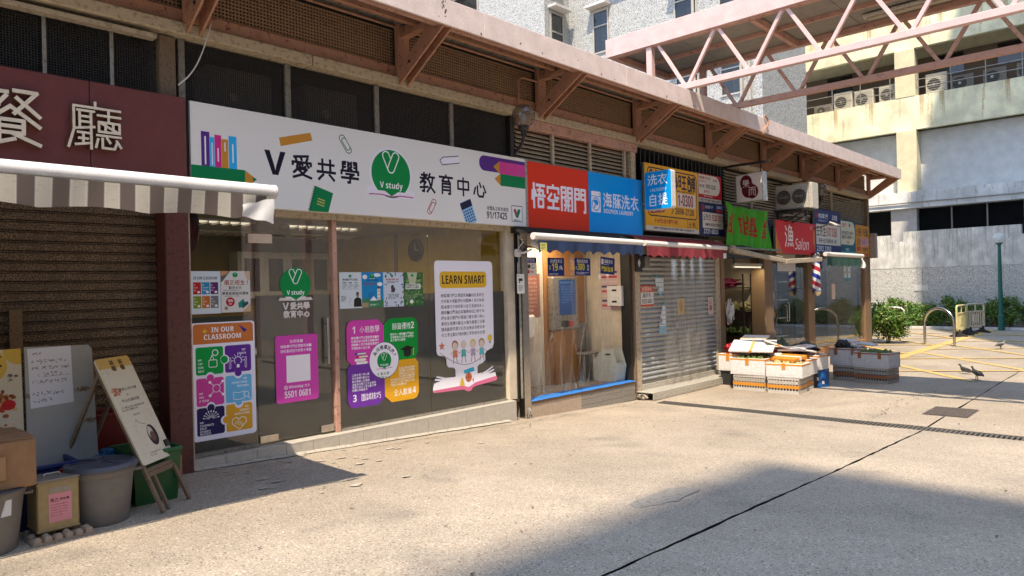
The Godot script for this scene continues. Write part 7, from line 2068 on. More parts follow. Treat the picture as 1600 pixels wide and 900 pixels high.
func build_shutter_shop() -> void:
	var s := thing("grey_roller_shutter", "closed grey roller shutter with rust bands under the red awning", "shutter", Vector3(11.1, 0.05, -0.05))
	shutter(s, 9.80, 12.36, 0.25, 2.30, -0.075, 0.078, M.slat_grey, 0.026)
	bx("bottom_rail", Vector3(9.80, 0.215, -0.10), Vector3(12.36, 0.25, -0.055), M.dull_alloy, s, 0.004)
	bx("shutter_box", Vector3(9.70, 2.30, -0.28), Vector3(12.5, 2.62, -0.04), M.dull_alloy, s, 0.006)
	for x in [9.635, 12.36]: bx("guide_rail", Vector3(x, 0.0, -0.12), Vector3(x + 0.16, 2.62, -0.025), M.cream_paint, s, 0.005)
	bx("pilaster", Vector3(12.522, 0.0, -0.14), Vector3(12.66, 2.62, 0.0), M.wood, s, 0.006)
	var st := thing("tread_plate_step", "two chequer-plate metal steps at the foot of the grey shutter", "step", Vector3(11.1, 0, 0.1))
	bx("upper_riser", Vector3(9.80, 0.0, -0.05), Vector3(12.5, 0.214, -0.02), M.tread_plate, st, 0.003)
	bx("lower_tread", Vector3(9.60, 0.115, -0.019), Vector3(12.49, 0.128, 0.29), M.tread_plate, st, 0.003)
	bx("lower_riser", Vector3(9.60, 0.006, 0.278), Vector3(12.49, 0.1145, 0.29), M.tread_plate, st, 0.003)
	var lug := MB.new()
	for i in 72:
		for j in 2:
			lug.box(Vector3(9.64 + i * 0.0395, 0.036 + j * 0.045 + 0.01 * (i % 2), 0.2905), Vector3(0.010, 0.030, 0.005), Basis(Vector3.BACK, 0.5 if i % 2 == 0 else -0.5))
			lug.box(Vector3(9.84 + i * 0.0365, 0.05 + j * 0.08 + 0.01 * (i % 2), -0.0195), Vector3(0.010, 0.040, 0.005), Basis(Vector3.BACK, 0.5 if i % 2 == 0 else -0.5))
		for j in 6: lug.box(Vector3(9.64 + i * 0.0395, 0.1285, 0.01 + j * 0.047), Vector3(0.010, 0.005, 0.030), Basis(Vector3.UP, 0.5 if (i + j) % 2 == 0 else -0.5))
	struct(obj("lugs", lug, M.tread_plate, st), "stuff")
	obj("rubble", blob(Vector3(9.66, 0.05, 0.06), Vector3(0.09, 0.06, 0.10), 22, 10), M.kerb_mortar, st)
	var a := thing("red_awning", "rolled faded red awning with a cream bar over the grey shutter", "awning", Vector3(10.9, 2.2, 0.3))
	obj("roller_bar", MB.new().tube([Vector3(9.36, 2.445, 0.34), Vector3(12.05, 2.435, 0.34)], 0.042, 16), M.roller_white, a)
	obj("valance", valance(9.38, 12.0, 2.398, 2.215, 0.372, 0.22), M.red_cloth, a)
	obj("cloth", MB.new().sheet(10, 4, func(u: float, v: float) -> Vector3: return Vector3(lerpf(9.4, 12.2, u), lerpf(2.60, 2.49, v), lerpf(0.0, 0.33, v)), true), M.red_cloth, a)
	bx("hem_label", Vector3(11.84, 2.25, 0.388), Vector3(11.96, 2.34, 0.392), M.white_plastic, a)
	for x in [9.5, 12.0]: obj("arm", MB.new().tube([Vector3(x, 2.54, -0.03), Vector3(x, 2.45, 0.32)], 0.018, 8), M.dull_alloy, a)
	# dusty strip curtain over the middle of the shutter
	var cu := thing("dusty_strip_curtain", "dusty clear strip curtain hanging over the middle of the grey shutter", "curtain", Vector3(11.0, 0.2, 0.03))
	for q in [[10.38, 10.82, 0.3], [10.76, 11.14, 0.5], [11.08, 11.44, 0.3], [11.40, 11.76, 0.15]]: obj("vinyl_strip", strip(q[0], q[1], 0.20, 2.34, 0.045 + 0.02 * fmod(q[0] * 7.0, 1.0), q[0] * 3.0, q[2]), M.dusty_vinyl, cu)
	for q in [[10.38, 10.82, 0.3], [10.76, 11.14, 0.5], [11.08, 11.44, 0.3], [11.40, 11.76, 0.15]]: obj("strip_edge", strip(q[0], q[1], 0.20, 2.34, 0.045 + 0.02 * fmod(q[0] * 7.0, 1.0), q[0] * 3.0, q[2], true), M.vinyl_edge, cu)
	bx("rail", Vector3(10.2, 2.335, 0.03), Vector3(11.9, 2.36, 0.07), M.dull_alloy, cu)
	for x in [10.3, 11.8]: bx("rail_bracket", Vector3(x, 2.34, -0.04), Vector3(x + 0.04, 2.355, 0.03), M.dull_alloy, cu)
	# paper on the shutter
	var c := Cv.new(0.44, 0.33, 500.0, Color(0.84, 0.82, 0.80)); c.rect(0, 0, 0.44, 0.10, lin(0.55, 0.08, 0.02)); c.rect(0, 0.29, 0.44, 0.04, lin(0.55, 0.08, 0.02)); c.cjk("出租特約", 0.04, 0.015, 0.085, 0.075, Color(0.9, 0.85, 0.8), 9.0); c.cjk("聯先生", 0.07, 0.115, 0.09, 0.07, lin(0.03, 0.03, 0.03), 10.0); c.text("9222 6421", 0.22, 0.275, 0.065, lin(0.03, 0.03, 0.03), "bold", 0.85, 0.5)
	poster("letting_notice", "orange and white letting notice on the left of the grey shutter", "notice", c, 9.84, 1.45, 10.22, 1.80, -0.050)
	c = Cv.new(0.3, 0.25, 400.0, lin(0.62, 0.42, 0.16)); c.ell(0.15, 0.12, 0.07, 0.09, lin(0.5, 0.25, 0.05)); c.speckle(40, lin(0.3, 0.2, 0.1), 0.005, 0.02)
	poster("ochre_paper", "small ochre paper behind the dusty strip curtain", "notice", c, 10.98, 1.28, 11.22, 1.56, -0.050)
	c = Cv.new(0.2, 0.32, 400.0, lin(0.62, 0.50, 0.48)); c.small_print(0.03, 0.04, 0.14, 0.2, 6, 0.025, lin(0.3, 0.05, 0.05)); c.ell(0.1, 0.2, 0.05, 0.05, lin(0.3, 0.1, 0.08))
	poster("pink_paper", "small pink printed paper at the right of the grey shutter", "notice", c, 12.08, 1.24, 12.27, 1.56, -0.050)
	for q in [[[Vector2(10.27, 1.98), Vector2(10.55, 1.92), Vector2(10.54, 1.72), Vector2(10.44, 1.60), Vector2(10.30, 1.80)], "torn blue and white paper high on the grey shutter"], [[Vector2(10.36, 0.98), Vector2(10.60, 0.97), Vector2(10.60, 1.40), Vector2(10.54, 1.55), Vector2(10.40, 1.22)], "torn white paper low on the grey shutter"]]:
		var tc := Cv.new(0.3, 0.4, 300.0, Color(0.82, 0.86, 0.88)); tc.rect(0, 0.30, 0.3, 0.1, lin(0.25, 0.5, 0.62)); tc.rect(0, 0.0, 0.3, 0.06, lin(0.1, 0.32, 0.36)); tc.small_print(0.06, 0.2, 0.2, 0.08, 1, 0.08, lin(0.04, 0.05, 0.06), 10.0)
		tag(obj("torn_paper", MB.new().prism(PackedVector2Array(q[0]), -0.054, -0.051), printed(tc, 0.7)), q[1], "notice")
	# dark hanging lamp with a diamond at the left post
	var l := thing("diamond_plaque", "black plaque with a white diamond beside the navy awning", "plaque", Vector3(9.68, 2.0, 0.0))
	bx("plate", Vector3(9.62, 2.02, -0.024), Vector3(9.84, 2.30, 0.006), M.black_metal, l, 0.03)
	obj("diamond", MB.new().prism(PackedVector2Array([Vector2(9.73, 2.09), Vector2(9.765, 2.16), Vector2(9.73, 2.23), Vector2(9.695, 2.16)]), 0.0062, 0.009), M.white_plastic, l)
	var m := thing("meter_box", "small grey steel box high on the grey shutter", "box", Vector3(9.98, 2.08, -0.03))
	bx("case", Vector3(9.91, 2.08, -0.052), Vector3(10.06, 2.27, 0.0), M.dull_alloy, m, 0.006)

# ---------------------------------------------------------------- greengrocer

func build_greengrocer() -> void:
	var r := thing("greengrocer_interior", "dim open-fronted greengrocer's shop with shelves", "room", Vector3(13.6, 0, -1.2))
	bx("floor", Vector3(12.621, -0.05, -3.0), Vector3(14.619, 0.03, -0.05), M.room_floor, r)
	bx("rear_wall", Vector3(12.621, 0.031, -3.1), Vector3(14.619, 2.71, -2.98), M.cream_wall, r)
	bx("lining", Vector3(14.57, 0.031, -2.979), Vector3(14.619, 2.71, -0.301), M.cream_wall, r)
	bx("counter_panel", Vector3(14.53, 0.031, -2.4), Vector3(14.569, 1.20, -0.35), M.brown_wall, r)
	bx("shop_head", Vector3(12.66, 2.30, -0.25), Vector3(14.44, 2.62, -0.10), M.black_metal, r)
	bx("timber_pillar", Vector3(14.44, 0.0, -0.30), Vector3(14.85, 2.62, 0.0), M.wood, r, 0.008)
	var sh := thing("produce_rack", "dark metal rack of shelves inside the greengrocer's", "rack", Vector3(14.2, 0.03, -0.9))
	for y in [0.70, 1.22, 1.70]: bx("shelf", Vector3(14.10, y, -1.9), Vector3(14.52, y + 0.02, -0.30), M.black_metal, sh)
	for z in [-1.88, -0.34]:
		for x in [14.10, 14.49]: bx("upright", Vector3(x, 0.031, z), Vector3(x + 0.03, 2.0, z + 0.03), M.black_metal, sh)
	var rn := RandomNumberGenerator.new(); rn.seed = 61
	for k in 7:
		var o := tag(obj("cabbage", blob(Vector3(14.28, 1.32, -1.7 + k * 0.22), Vector3(0.12, 0.10, 0.10), 40 + k, 9), M.produce_pale), "pale cabbage on the middle shelf of the greengrocer's rack", "cabbage", "cabbages on the rack")
	tag(obj("pink_cloth_bundle", blob(Vector3(14.28, 1.82, -1.1), Vector3(0.17, 0.12, 0.62), 50, 14), M.pink_cloth), "crumpled deep pink cloth on the top shelf of the rack", "cloth")
	for k in 6: tag(obj("greens_bundle", blob(Vector3(14.25, 0.80, -1.65 + k * 0.25), Vector3(0.14, 0.10, 0.12), 70 + k, 9), M.produce), "dark bundle of greens on the lowest shelf of the rack", "vegetables", "greens on the rack")
	var l := thing("tube_lamp", "lit fluorescent tube over the greengrocer's entrance", "lamp", Vector3(13.7, 2.1, -0.06))
	bx("batten", Vector3(13.12, 2.155, -0.09), Vector3(14.40, 2.20, -0.02), M.cream_paint, l, 0.004)
	obj("tube", MB.new().tube([Vector3(13.15, 2.125, -0.055), Vector3(14.37, 2.125, -0.055)], 0.016, 10), M.tube_glow, l)
	for x in [13.14, 14.36]: bx("holder", Vector3(x, 2.105, -0.075), Vector3(x + 0.02, 2.1545, -0.035), M.white_plastic, l)
	for x in [13.2, 14.3]: bx("hanger", Vector3(x, 2.2001, -0.08), Vector3(x + 0.02, 2.32, -0.06), M.black_metal, l)
	var al := AreaLight3D.new()
	al.name = "tube_light"
	al.area_size = Vector2(1.2, 0.03)
	al.position = Vector3(13.76, 2.105, -0.055)
	al.rotation.x = -PI / 2
	al.light_energy = 0.6
	al.light_color = Color(1.0, 0.93, 0.78)
	al.shadow_enabled = true
	add_child(al)
	# produce banner: a sagging green cloth painted in red
	var c := Cv.new(1.95, 0.78, 360.0, lin(0.06, 0.34, 0.02))
	var rd := lin(0.36, 0.02, 0.012)
	c.cjk("明明蔬菜", 0.07, 0.21, 0.33, 0.40, rd, 15.0, 0.42)
	for k in 26: c.line([Vector2(0.10 + c.rn.randf() * 1.7, 0.55), Vector2(0.10 + c.rn.randf() * 0.02 + c.rn.randf() * 1.7, 0.62)], 0.002, lin(0.05, 0.26, 0.02))
	for i in 30:
		var p := Vector2([0.2, 0.68, 1.13, 1.60][i % 4] + c.rn.randfn() * 0.06, 0.56 + c.rn.randf() * 0.10)
		c.line([p, p + Vector2(0, 0.07 * c.rn.randf())], 0.012, rd)
	var bm := printed(c, 0.65)
	bm.backlight = Color(0.2, 0.5, 0.1)
	var bn := thing("green_banner", "sagging green cloth banner painted with red vegetable lettering", "banner", Vector3(13.3, 2.5, 0.2))
	obj("cloth", MB.new().sheet(60, 24, func(u: float, v: float) -> Vector3:
		var sag := 0.045 * absf(sin(u * PI * 3.0)) * (1.0 - v)
		return Vector3(lerpf(12.36, 14.31, u), lerpf(3.27 - sag + 0.05 * exp(-u * 14.0), 2.50 + 0.03 * sin(u * 5.0) - 0.02 * u, v), 0.20 + 0.045 * sin(u * 17.0 + v * 2.0) * (0.35 + 0.65 * (1.0 - v)) + 0.02 * sin(u * 41.0 + v * 5.0)), true), bm, bn)
	obj("rope", MB.new().tube([Vector3(12.2, 3.30, 0.16), Vector3(13.3, 3.25, 0.2), Vector3(14.5, 3.30, 0.16)], 0.006, 6), M.black_metal, bn)
	bx("bottom_pole", Vector3(12.40, 2.455, 0.17), Vector3(14.85, 2.495, 0.21), M.dull_alloy, bn, 0.006)
	for x in [12.5, 14.7]: bx("pole_bracket", Vector3(x, 2.46, -0.03), Vector3(x + 0.03, 2.49, 0.169), M.dull_alloy, bn)
	var ab := thing("closed_awning_bars", "two cream folded awning bars over the greengrocer's entrance", "awning", Vector3(14.4, 2.2, 0.4))
	obj("bar", MB.new().bar(Vector3(12.15, 2.40, 0.42), Vector3(14.42, 2.235, 0.42), 0.09, 0.085, 0.012), M.cream_paint, ab)
	obj("bar", MB.new().bar(Vector3(14.46, 2.225, 0.42), Vector3(16.5, 2.30, 0.40), 0.09, 0.10, 0.012), M.cream_paint, ab)
	for x in [12.6, 14.44, 16.3]: obj("arm", MB.new().tube([Vector3(x, 2.42, -0.02), Vector3(x, 2.31, 0.40)], 0.016, 6), M.dull_alloy, ab)
	obj("crank", blob(Vector3(12.12, 2.42, 0.42), Vector3(0.10, 0.06, 0.06), 5, 8), M.cream_paint, ab)
	tag(obj("carrier_bag", blob(Vector3(12.72, 1.26, 0.06), Vector3(0.085, 0.21, 0.07), 31, 12), M.bag_white), "white carrier bag hanging on the post left of the greengrocer's", "bag")
	var hk := thing("iron_arm", "black iron arm carrying the square lightbox sign", "bracket", Vector3(12.95, 3.9, 0.3))
	bx("arm", Vector3(12.93, 4.03, -0.15), Vector3(12.97, 4.07, 0.80), M.black_metal, hk)
	bx("upright", Vector3(12.93, 3.35, -0.15), Vector3(12.97, 4.029, -0.11), M.black_metal, hk)
	for z in [0.18, 0.62]: obj("hanger", MB.new().tube([Vector3(12.95, 4.03, z), Vector3(12.95 + 0.01, 3.88, z)], 0.008, 6), M.black_metal, hk)
	var lc := Cv.new(0.52, 0.52, 520.0, lin(0.64, 0.58, 0.54))
	var br := lin(0.10, 0.008, 0.010)
	lc.ell(0.20, 0.17, 0.12, 0.14, br); lc.ell(0.32, 0.34, 0.12, 0.13, br); lc.ell(0.24, 0.30, 0.13, 0.15, br)
	lc.cjk("樂", 0.13, 0.11, 0.14, 0.15, lin(0.64, 0.58, 0.54), 8.0); lc.cjk("而", 0.24, 0.25, 0.16, 0.17, lin(0.64, 0.58, 0.54), 7.0)
	var lb := thing("square_lightbox", "square white lightbox sign with two characters on a dark red shape", "sign", Vector3(13.08, 3.33, 0.4))
	var xf := Transform3D(Basis(Vector3(0, 0, 1), Vector3(0, 1, 0), Vector3(-1, 0, 0)), Vector3(13.0, 0, 0))
	obj("case", MB.new().prism(PackedVector2Array([Vector2(0.11, 3.33), Vector2(0.64, 3.345), Vector2(0.63, 3.895), Vector2(0.10, 3.86)]), -0.20, -0.002, xf), M.alloy, lb)
	obj("face", MB.new().prism(PackedVector2Array([Vector2(0.125, 3.345), Vector2(0.627, 3.36), Vector2(0.617, 3.88), Vector2(0.115, 3.845)]), -0.0019, 0.002, xf), printed(lc, 0.35), lb)
	# condenser on the wall
	var t := thing("air_conditioner", "rusty wall-hung condenser with two caged fans above the salon", "air conditioner", Vector3(15.5, 3.3, 0.3))
	bx("case", Vector3(15.30, 3.36, -0.10), Vector3(15.62, 3.88, 0.62), M.ac_white, t, 0.015)
	bx("end_panel", Vector3(15.29, 3.35, 0.6205), Vector3(15.64, 3.89, 0.70), M.ac_white, t, 0.012)
	for z in [0.10, 0.43]:
		obj("fan_well", MB.new().lathe([Vector2(0, 0), Vector2(0.15, 0), Vector2(0.15, 0.012), Vector2(0, 0.012)], 24, Vector3(15.298, 3.62, z), Basis(Vector3.BACK, PI / 2)), M.ac_dark, t)
		var g := MB.new()
		for k in 4:
			var pts := []
			for i in 25: pts.append(Vector3(15.27, 3.62 + sin(TAU * i / 24.0) * (0.05 + k * 0.034), z + cos(TAU * i / 24.0) * (0.05 + k * 0.034)))
			g.tube(pts, 0.006, 5, false)
		obj("fan_guard", g, M.alloy, t)
		bx("fan_bar", Vector3(15.262, 3.605, z - 0.09), Vector3(15.268, 3.64, z + 0.09), M.alloy, t)
	for z in [-0.05, 0.55]:
		bx("frame_leg", Vector3(15.26, 3.10, z), Vector3(15.29, 3.35, z + 0.03), M.black_metal, t)
	bx("support", Vector3(15.2, 3.31, -0.13), Vector3(15.66, 3.349, 0.66), M.black_metal, t)
	for x in [15.22, 15.6]: obj("strut", MB.new().tube([Vector3(x, 3.32, 0.60), Vector3(x, 2.98, -0.08)], 0.014, 6), M.black_metal, t)
	obj("stay", MB.new().tube([Vector3(15.2, 3.91, -0.1), Vector3(15.2, 3.91, 0.64)], 0.014, 6), M.black_metal, t)

# ---------------------------------------------------------------- hairdresser at the end of the row

func build_salon() -> void:
	var c := Cv.new(2.20, 0.70, 420.0, lin(0.62, 0.012, 0.014))
	c.poly([Vector2(0, 0.7), Vector2(0, 0.12), Vector2(0.10, 0.4), Vector2(0.28, 0.62), Vector2(0.3, 0.7)], lin(0.58, 0.16, 0.02)); c.poly([Vector2(0, 0.7), Vector2(0, 0.35), Vector2(0.06, 0.6), Vector2(0.1, 0.7)], lin(0.66, 0.34, 0.05)); c.poly([Vector2(2.2, 0.1), Vector2(2.2, 0.6), Vector2(2.08, 0.4), Vector2(2.1, 0.2)], lin(0.60, 0.18, 0.03))
	var W := Color(0.93, 0.90, 0.88)
	c.cjk("漁", 0.48, 0.08, 0.46, 0.48, W, 10.0); c.text("Salon", 0.98, 0.60, 0.24, W, "sans", 1.0, 0.0, 0.28); c.rect(1.9, 0.05, 0.16, 0.09, lin(0.5, 0.2, 0.15))
	var t := signboard("salon_sign", "red hairdresser sign with flowing white lettering and orange flames", c, 14.69, 2.415, 16.895, 3.125, 0.15, "dull_alloy")
	for y in [2.5, 3.0]: bx("stand_off", Vector3(15.0, y, -0.06), Vector3(16.6, y + 0.04, 0.099), M.black_metal, t)
	obj("top_rail", MB.new().tube([Vector3(14.7, 3.2, 0.3), Vector3(15.9, 3.24, 0.42), Vector3(16.4, 3.20, 0.10)], 0.014, 6), M.dull_alloy, t)
	var bl := bx("blue_board", Vector3(14.30, 2.45, 0.02), Vector3(14.68, 3.10, 0.05), M.navy)
	tag(bl, "plain dark blue board between the green banner and the red salon sign", "sign")
	var fl := thing("flood_lamp", "flat floodlight on a long arm in front of the blue letting board", "lamp", Vector3(17.6, 2.9, 0.5))
	obj("arm", MB.new().tube([Vector3(16.9, 3.0, 0.0), Vector3(16.75, 3.05, 0.35), Vector3(16.55, 3.08, 0.62)], 0.014, 6), M.dull_alloy, fl)
	obj("head", MB.new().box(Vector3(16.56, 3.06, 0.72), Vector3(0.30, 0.05, 0.20), Basis(Vector3.RIGHT, 0.5), 0.01), M.alloy, fl)
	obj("lens", MB.new().box(Vector3(16.56, 3.028, 0.737), Vector3(0.25, 0.004, 0.15), Basis(Vector3.RIGHT, 0.5)), M.white_plastic, fl)
	fl = thing("flood_lamp", "small grey floodlight above the red salon sign", "lamp", Vector3(15.7, 3.12, 0.3))
	obj("head", MB.new().box(Vector3(15.75, 3.20, 0.32), Vector3(0.26, 0.10, 0.05), Basis(Vector3.RIGHT, -0.4), 0.008), M.alloy, fl)
	obj("stem", MB.new().tube([Vector3(15.75, 3.20, 0.30), Vector3(15.75, 3.25, 0.0), Vector3(15.75, 3.25, -0.06)], 0.012, 6), M.black_metal, fl)
	var dk := lin(0.03, 0.02, 0.03)
	var b := Cv.new(1.76, 1.05, 400.0, lin(0.012, 0.022, 0.14))
	b.ell(0.12, 0.16, 0.06, 0.07, lin(0.3, 0.01, 0.06)); b.small_print(0.24, 0.10, 0.75, 0.12, 1, 0.12, Color(0.85, 0.88, 0.94), 10.0, false); b.small_print(1.15, 0.10, 0.5, 0.12, 1, 0.12, Color(0.88, 0.88, 0.9), 11.0, false); b.small_print(0.24, 0.25, 0.6, 0.04, 2, 0.03, Color(0.7, 0.75, 0.85))
	b.rect(0.09, 0.36, 1.65, 0.49, Color(0.84, 0.82, 0.78)); b.cjk("王先生", 0.11, 0.40, 0.20, 0.25, dk, 12.0); b.text("6107 0260", 0.76, 0.64, 0.22, lin(0.38, 0.03, 0.03), "bold", 0.52); b.small_print(0.25, 0.70, 1.2, 0.10, 1, 0.10, dk, 11.0, false); b.text("2392 3392", 0.10, 1.01, 0.125, Color(0.9, 0.92, 0.95), "bold", 1.2)
	signboard("blue_letting_board", "large blue and white letting board with red phone digits", b, 17.16, 2.485, 18.92, 3.535, 0.05)
	var te := Cv.new(1.14, 0.88, 360.0, lin(0.01, 0.10, 0.16))
	te.rrect(-0.2, 0.03, 1.28, 0.60, 0.22, Color(0.80, 0.80, 0.72)); te.small_print(0.10, 0.08, 0.4, 0.1, 2, 0.06, lin(0.4, 0.08, 0.08)); te.small_print(0.62, 0.07, 0.3, 0.1, 1, 0.10, dk); te.small_print(0.06, 0.28, 0.95, 0.22, 2, 0.095, dk, 11.0, false); te.small_print(0.4, 0.53, 0.3, 0.07, 1, 0.08, lin(0.45, 0.08, 0.05), 11.0, false); te.small_print(0.35, 0.72, 0.5, 0.05, 1, 0.06, Color(0.8, 0.9, 0.9)); te.rect(0, 0.80, 1.14, 0.08, lin(0.05, 0.35, 0.42))
	signboard("teal_letting_board", "teal letting board with a rounded white panel", te, 18.93, 2.485, 20.05, 3.37, 0.05)
	var oc := Cv.new(1.1, 0.85, 360.0, lin(0.55, 0.24, 0.02))
	oc.rect(0.06, 0.05, 0.98, 0.27, lin(0.60, 0.28, 0.03)); oc.cjk("出租美旺舖", 0.08, 0.07, 0.17, 0.22, dk, 12.0); oc.rect(0.38, 0.34, 0.66, 0.22, lin(0.55, 0.35, 0.40)); oc.cjk("全生", 0.08, 0.36, 0.14, 0.18, dk, 12.0); oc.text("9104 6515", 0.41, 0.53, 0.17, lin(0.30, 0.05, 0.16), "bold", 0.42); oc.small_print(0.5, 0.60, 0.5, 0.10, 1, 0.11, dk, 11.0, false); oc.rrect(0.06, 0.58, 0.30, 0.12, 0.02, lin(0.42, 0.05, 0.03)); oc.rect(0, 0.74, 1.1, 0.11, lin(0.50, 0.16, 0.02)); oc.small_print(0.1, 0.76, 0.9, 0.08, 1, 0.08, lin(0.3, 0.04, 0.02), 11.0, false)
	signboard("orange_letting_board", "orange letting board at the far end of the row", oc, 20.06, 2.45, 21.18, 3.29, 0.05)
	var gb := thing("grey_end_box", "slim grey metal box on the corner beside the orange board", "box", Vector3(21.3, 2.42, 0.1))
	bx("case", Vector3(21.21, 2.42, 0.002), Vector3(21.39, 3.10, 0.20), M.alloy, gb, 0.01)
	# awning
	var a := thing("green_awning", "rolled dark green awning with a white bar at the far end", "awning", Vector3(18.1, 2.1, 0.4))
	obj("roller_bar", MB.new().tube([Vector3(16.75, 2.425, 0.42), Vector3(19.35, 2.425, 0.42)], 0.05, 16), M.roller_white, a)
	obj("valance", valance(16.8, 19.25, 2.36, 2.13, 0.45, 0.24), M.green_cloth, a)
	obj("cloth", MB.new().sheet(10, 4, func(u: float, v: float) -> Vector3: return Vector3(lerpf(16.8, 19.3, u), lerpf(2.475, 2.46, v), lerpf(0.0, 0.40, v)), true), M.green_cloth, a)
	obj("end_flap", MB.new().sheet(6, 6, func(u: float, v: float) -> Vector3: return Vector3(lerpf(19.08, 19.30, u) + 0.06 * v * u, lerpf(2.36, 2.12, v) , 0.47 + 0.03 * sin(u * 5.0 + v * 4.0)), true), M.roller_white, a)
	for x in [17.0, 19.1]: obj("arm", MB.new().tube([Vector3(x, 2.46, -0.05), Vector3(x, 2.43, 0.40)], 0.016, 6), M.dull_alloy, a)
	# barber's pole
	var pc := Cv.new(0.54, 0.9, 300.0, Color(0.88, 0.88, 0.90))
	for k in 5:
		var y := -0.35 + k * 0.36
		pc.poly([Vector2(0, y + 0.27), Vector2(0.54, y), Vector2(0.54, y + 0.10), Vector2(0, y + 0.37)], lin(0.03, 0.06, 0.42)); pc.poly([Vector2(0, y + 0.45), Vector2(0.54, y + 0.18), Vector2(0.54, y + 0.28), Vector2(0, y + 0.55)], lin(0.46, 0.03, 0.05))
	var p := thing("barber_pole", "striped red white and blue barber's pole with a chrome foot", "barber pole", Vector3(16.72, 1.45, 0.22))
	var tb := MB.new()
	for i in 25:
		var an := TAU * i / 24.0
		var d := Vector3(cos(an), 0, sin(an))
		for yy in [1.60, 2.40]:
			tb.v.append(Vector3(16.72, yy, 0.22) + d * 0.085); tb.n.append(d); tb.t.append(Vector2(i / 24.0, 1.0 - (yy - 1.6) / 0.9))
	for i in 24: tb.ix.append_array([i * 2, i * 2 + 2, i * 2 + 1, i * 2 + 1, i * 2 + 2, i * 2 + 3])
	obj("striped_tube", tb, printed(pc, 0.2), p)
	obj("chrome_foot", MB.new().lathe([Vector2(0, -0.13), Vector2(0.045, -0.12), Vector2(0.085, -0.08), Vector2(0.098, -0.035), Vector2(0.105, -0.02), Vector2(0.105, 0.01), Vector2(0.0, 0.012)], 24, Vector3(16.72, 1.60, 0.22), Basis(), true), M.steel, p)
	obj("chrome_cap", MB.new().lathe([Vector2(0.10, 0), Vector2(0.10, 0.04), Vector2(0.07, 0.07), Vector2(0, 0.08)], 20, Vector3(16.72, 2.40, 0.22)), M.steel, p)
	for y in [1.66, 2.34]: obj("wall_arm", MB.new().tube([Vector3(16.76, y, 0.16), Vector3(16.86, y, 0.0)], 0.012, 6), M.steel, p)
	# shop front
	var f := thing("salon_shopfront", "glass shop front of the hairdresser with timber posts", "shop front", Vector3(17.8, 0, -0.05))
	for q in [[16.80, 17.19], [20.88, 21.219]]: bx("timber_post", Vector3(q[0], 0.0, -0.16), Vector3(q[1], 2.44, 0.0), M.wood, f, 0.008)
	for q in [[14.86, 15.75, 0.06], [15.77, 16.79, 0.06], [17.20, 18.95, 0.22], [18.97, 20.87, 0.22]]: bx("pane", Vector3(q[0], q[2], -0.06), Vector3(q[1], 2.44, -0.05), M.glass, f)
	bx("base", Vector3(17.20, 0.0, -0.16), Vector3(20.87, 0.215, 0.0), M.orange_wood, f, 0.005)
	bx("base", Vector3(14.86, 0.0, -0.16), Vector3(16.79, 0.058, 0.0), M.tile_grey, f, 0.005)
	bx("head", Vector3(14.86, 2.441, -0.20), Vector3(21.2, 2.71, -0.04), M.wood, f, 0.005)
	bx("white_header", Vector3(15.2, 2.05, -0.047), Vector3(16.2, 2.42, -0.0445), M.ac_white, f)
	obj("door_handle", MB.new().tube([Vector3(15.70, 0.95, -0.048), Vector3(15.70, 0.95, -0.01), Vector3(15.70, 1.35, -0.01), Vector3(15.70, 1.35, -0.048)], 0.014, 8), M.steel, f)
	obj("door_handle", MB.new().tube([Vector3(15.58, 0.95, -0.048), Vector3(15.58, 0.95, -0.01), Vector3(15.58, 1.30, -0.01), Vector3(15.58, 1.30, -0.048)], 0.010, 8), M.steel, f)
	var pc2 := Cv.new(0.3, 0.38, 200.0, Color(0.84, 0.76, 0.70))
	poster("pale_sheet", "plain pale sheet taped on the salon window", "notice", pc2, 18.45, 1.36, 18.70, 1.74, -0.045)
	for k in 2:
		var wc := Cv.new(0.2, 0.6, 220.0, Color(0.82, 0.86, 0.86)); wc.small_print(0.02, 0.05, 0.16, 0.45, 5, 0.07, lin(0.05, 0.1, 0.12)); wc.rect(0, 0.5, 0.2, 0.1, lin(0.1, 0.3, 0.35))
		poster("narrow_sheet", ["left", "right"][k] + " of the two narrow printed sheets high on the salon window", "notice", wc, 19.35 + k * 0.30, 1.80, 19.57 + k * 0.30, 2.36, -0.045, "narrow sheets on the salon window")
	var r := thing("salon_interior", "dark hairdresser's room behind the glass", "room", Vector3(18, 0, -1.6))
	bx("floor", Vector3(14.781, -0.05, -3.5), Vector3(21.199, 0.055, -0.165), M.room_floor, r)
	bx("rear_wall", Vector3(14.781, 0.056, -3.5), Vector3(21.199, 2.71, -3.40), M.salon_wall, r)
	bx("screen_wall", Vector3(18.9, 0.056, -1.2), Vector3(21.199, 2.70, -1.12), M.salon_wall, r)
	for k in 4: bx("shelf", Vector3(16.2, 0.55 + k * 0.42, -0.75), Vector3(16.75, 0.57 + k * 0.42, -0.45), M.white_plastic, r)
	for x in [16.2, 16.73]: bx("shelf_post", Vector3(x, 0.056, -0.75), Vector3(x + 0.02, 1.95, -0.73), M.white_plastic, r)
	var bt := 0
	for k in 9:
		var x := 16.26 + (k % 3) * 0.16
		var y := 0.571 + (k / 3) * 0.42
		tag(obj("bottle", MB.new().lathe([Vector2(0, 0), Vector2(0.035, 0), Vector2(0.035, 0.12), Vector2(0.015, 0.15), Vector2(0.015, 0.19), Vector2(0, 0.19)], 10, Vector3(x, y, -0.6)), [M.white_plastic, M.produce_orange, M.plastic_blue][k % 3]), "small bottle on the white shelves inside the salon", "bottle", "bottles on the salon shelves")

# ---------------------------------------------------------------- crates, barriers, birds and other loose things

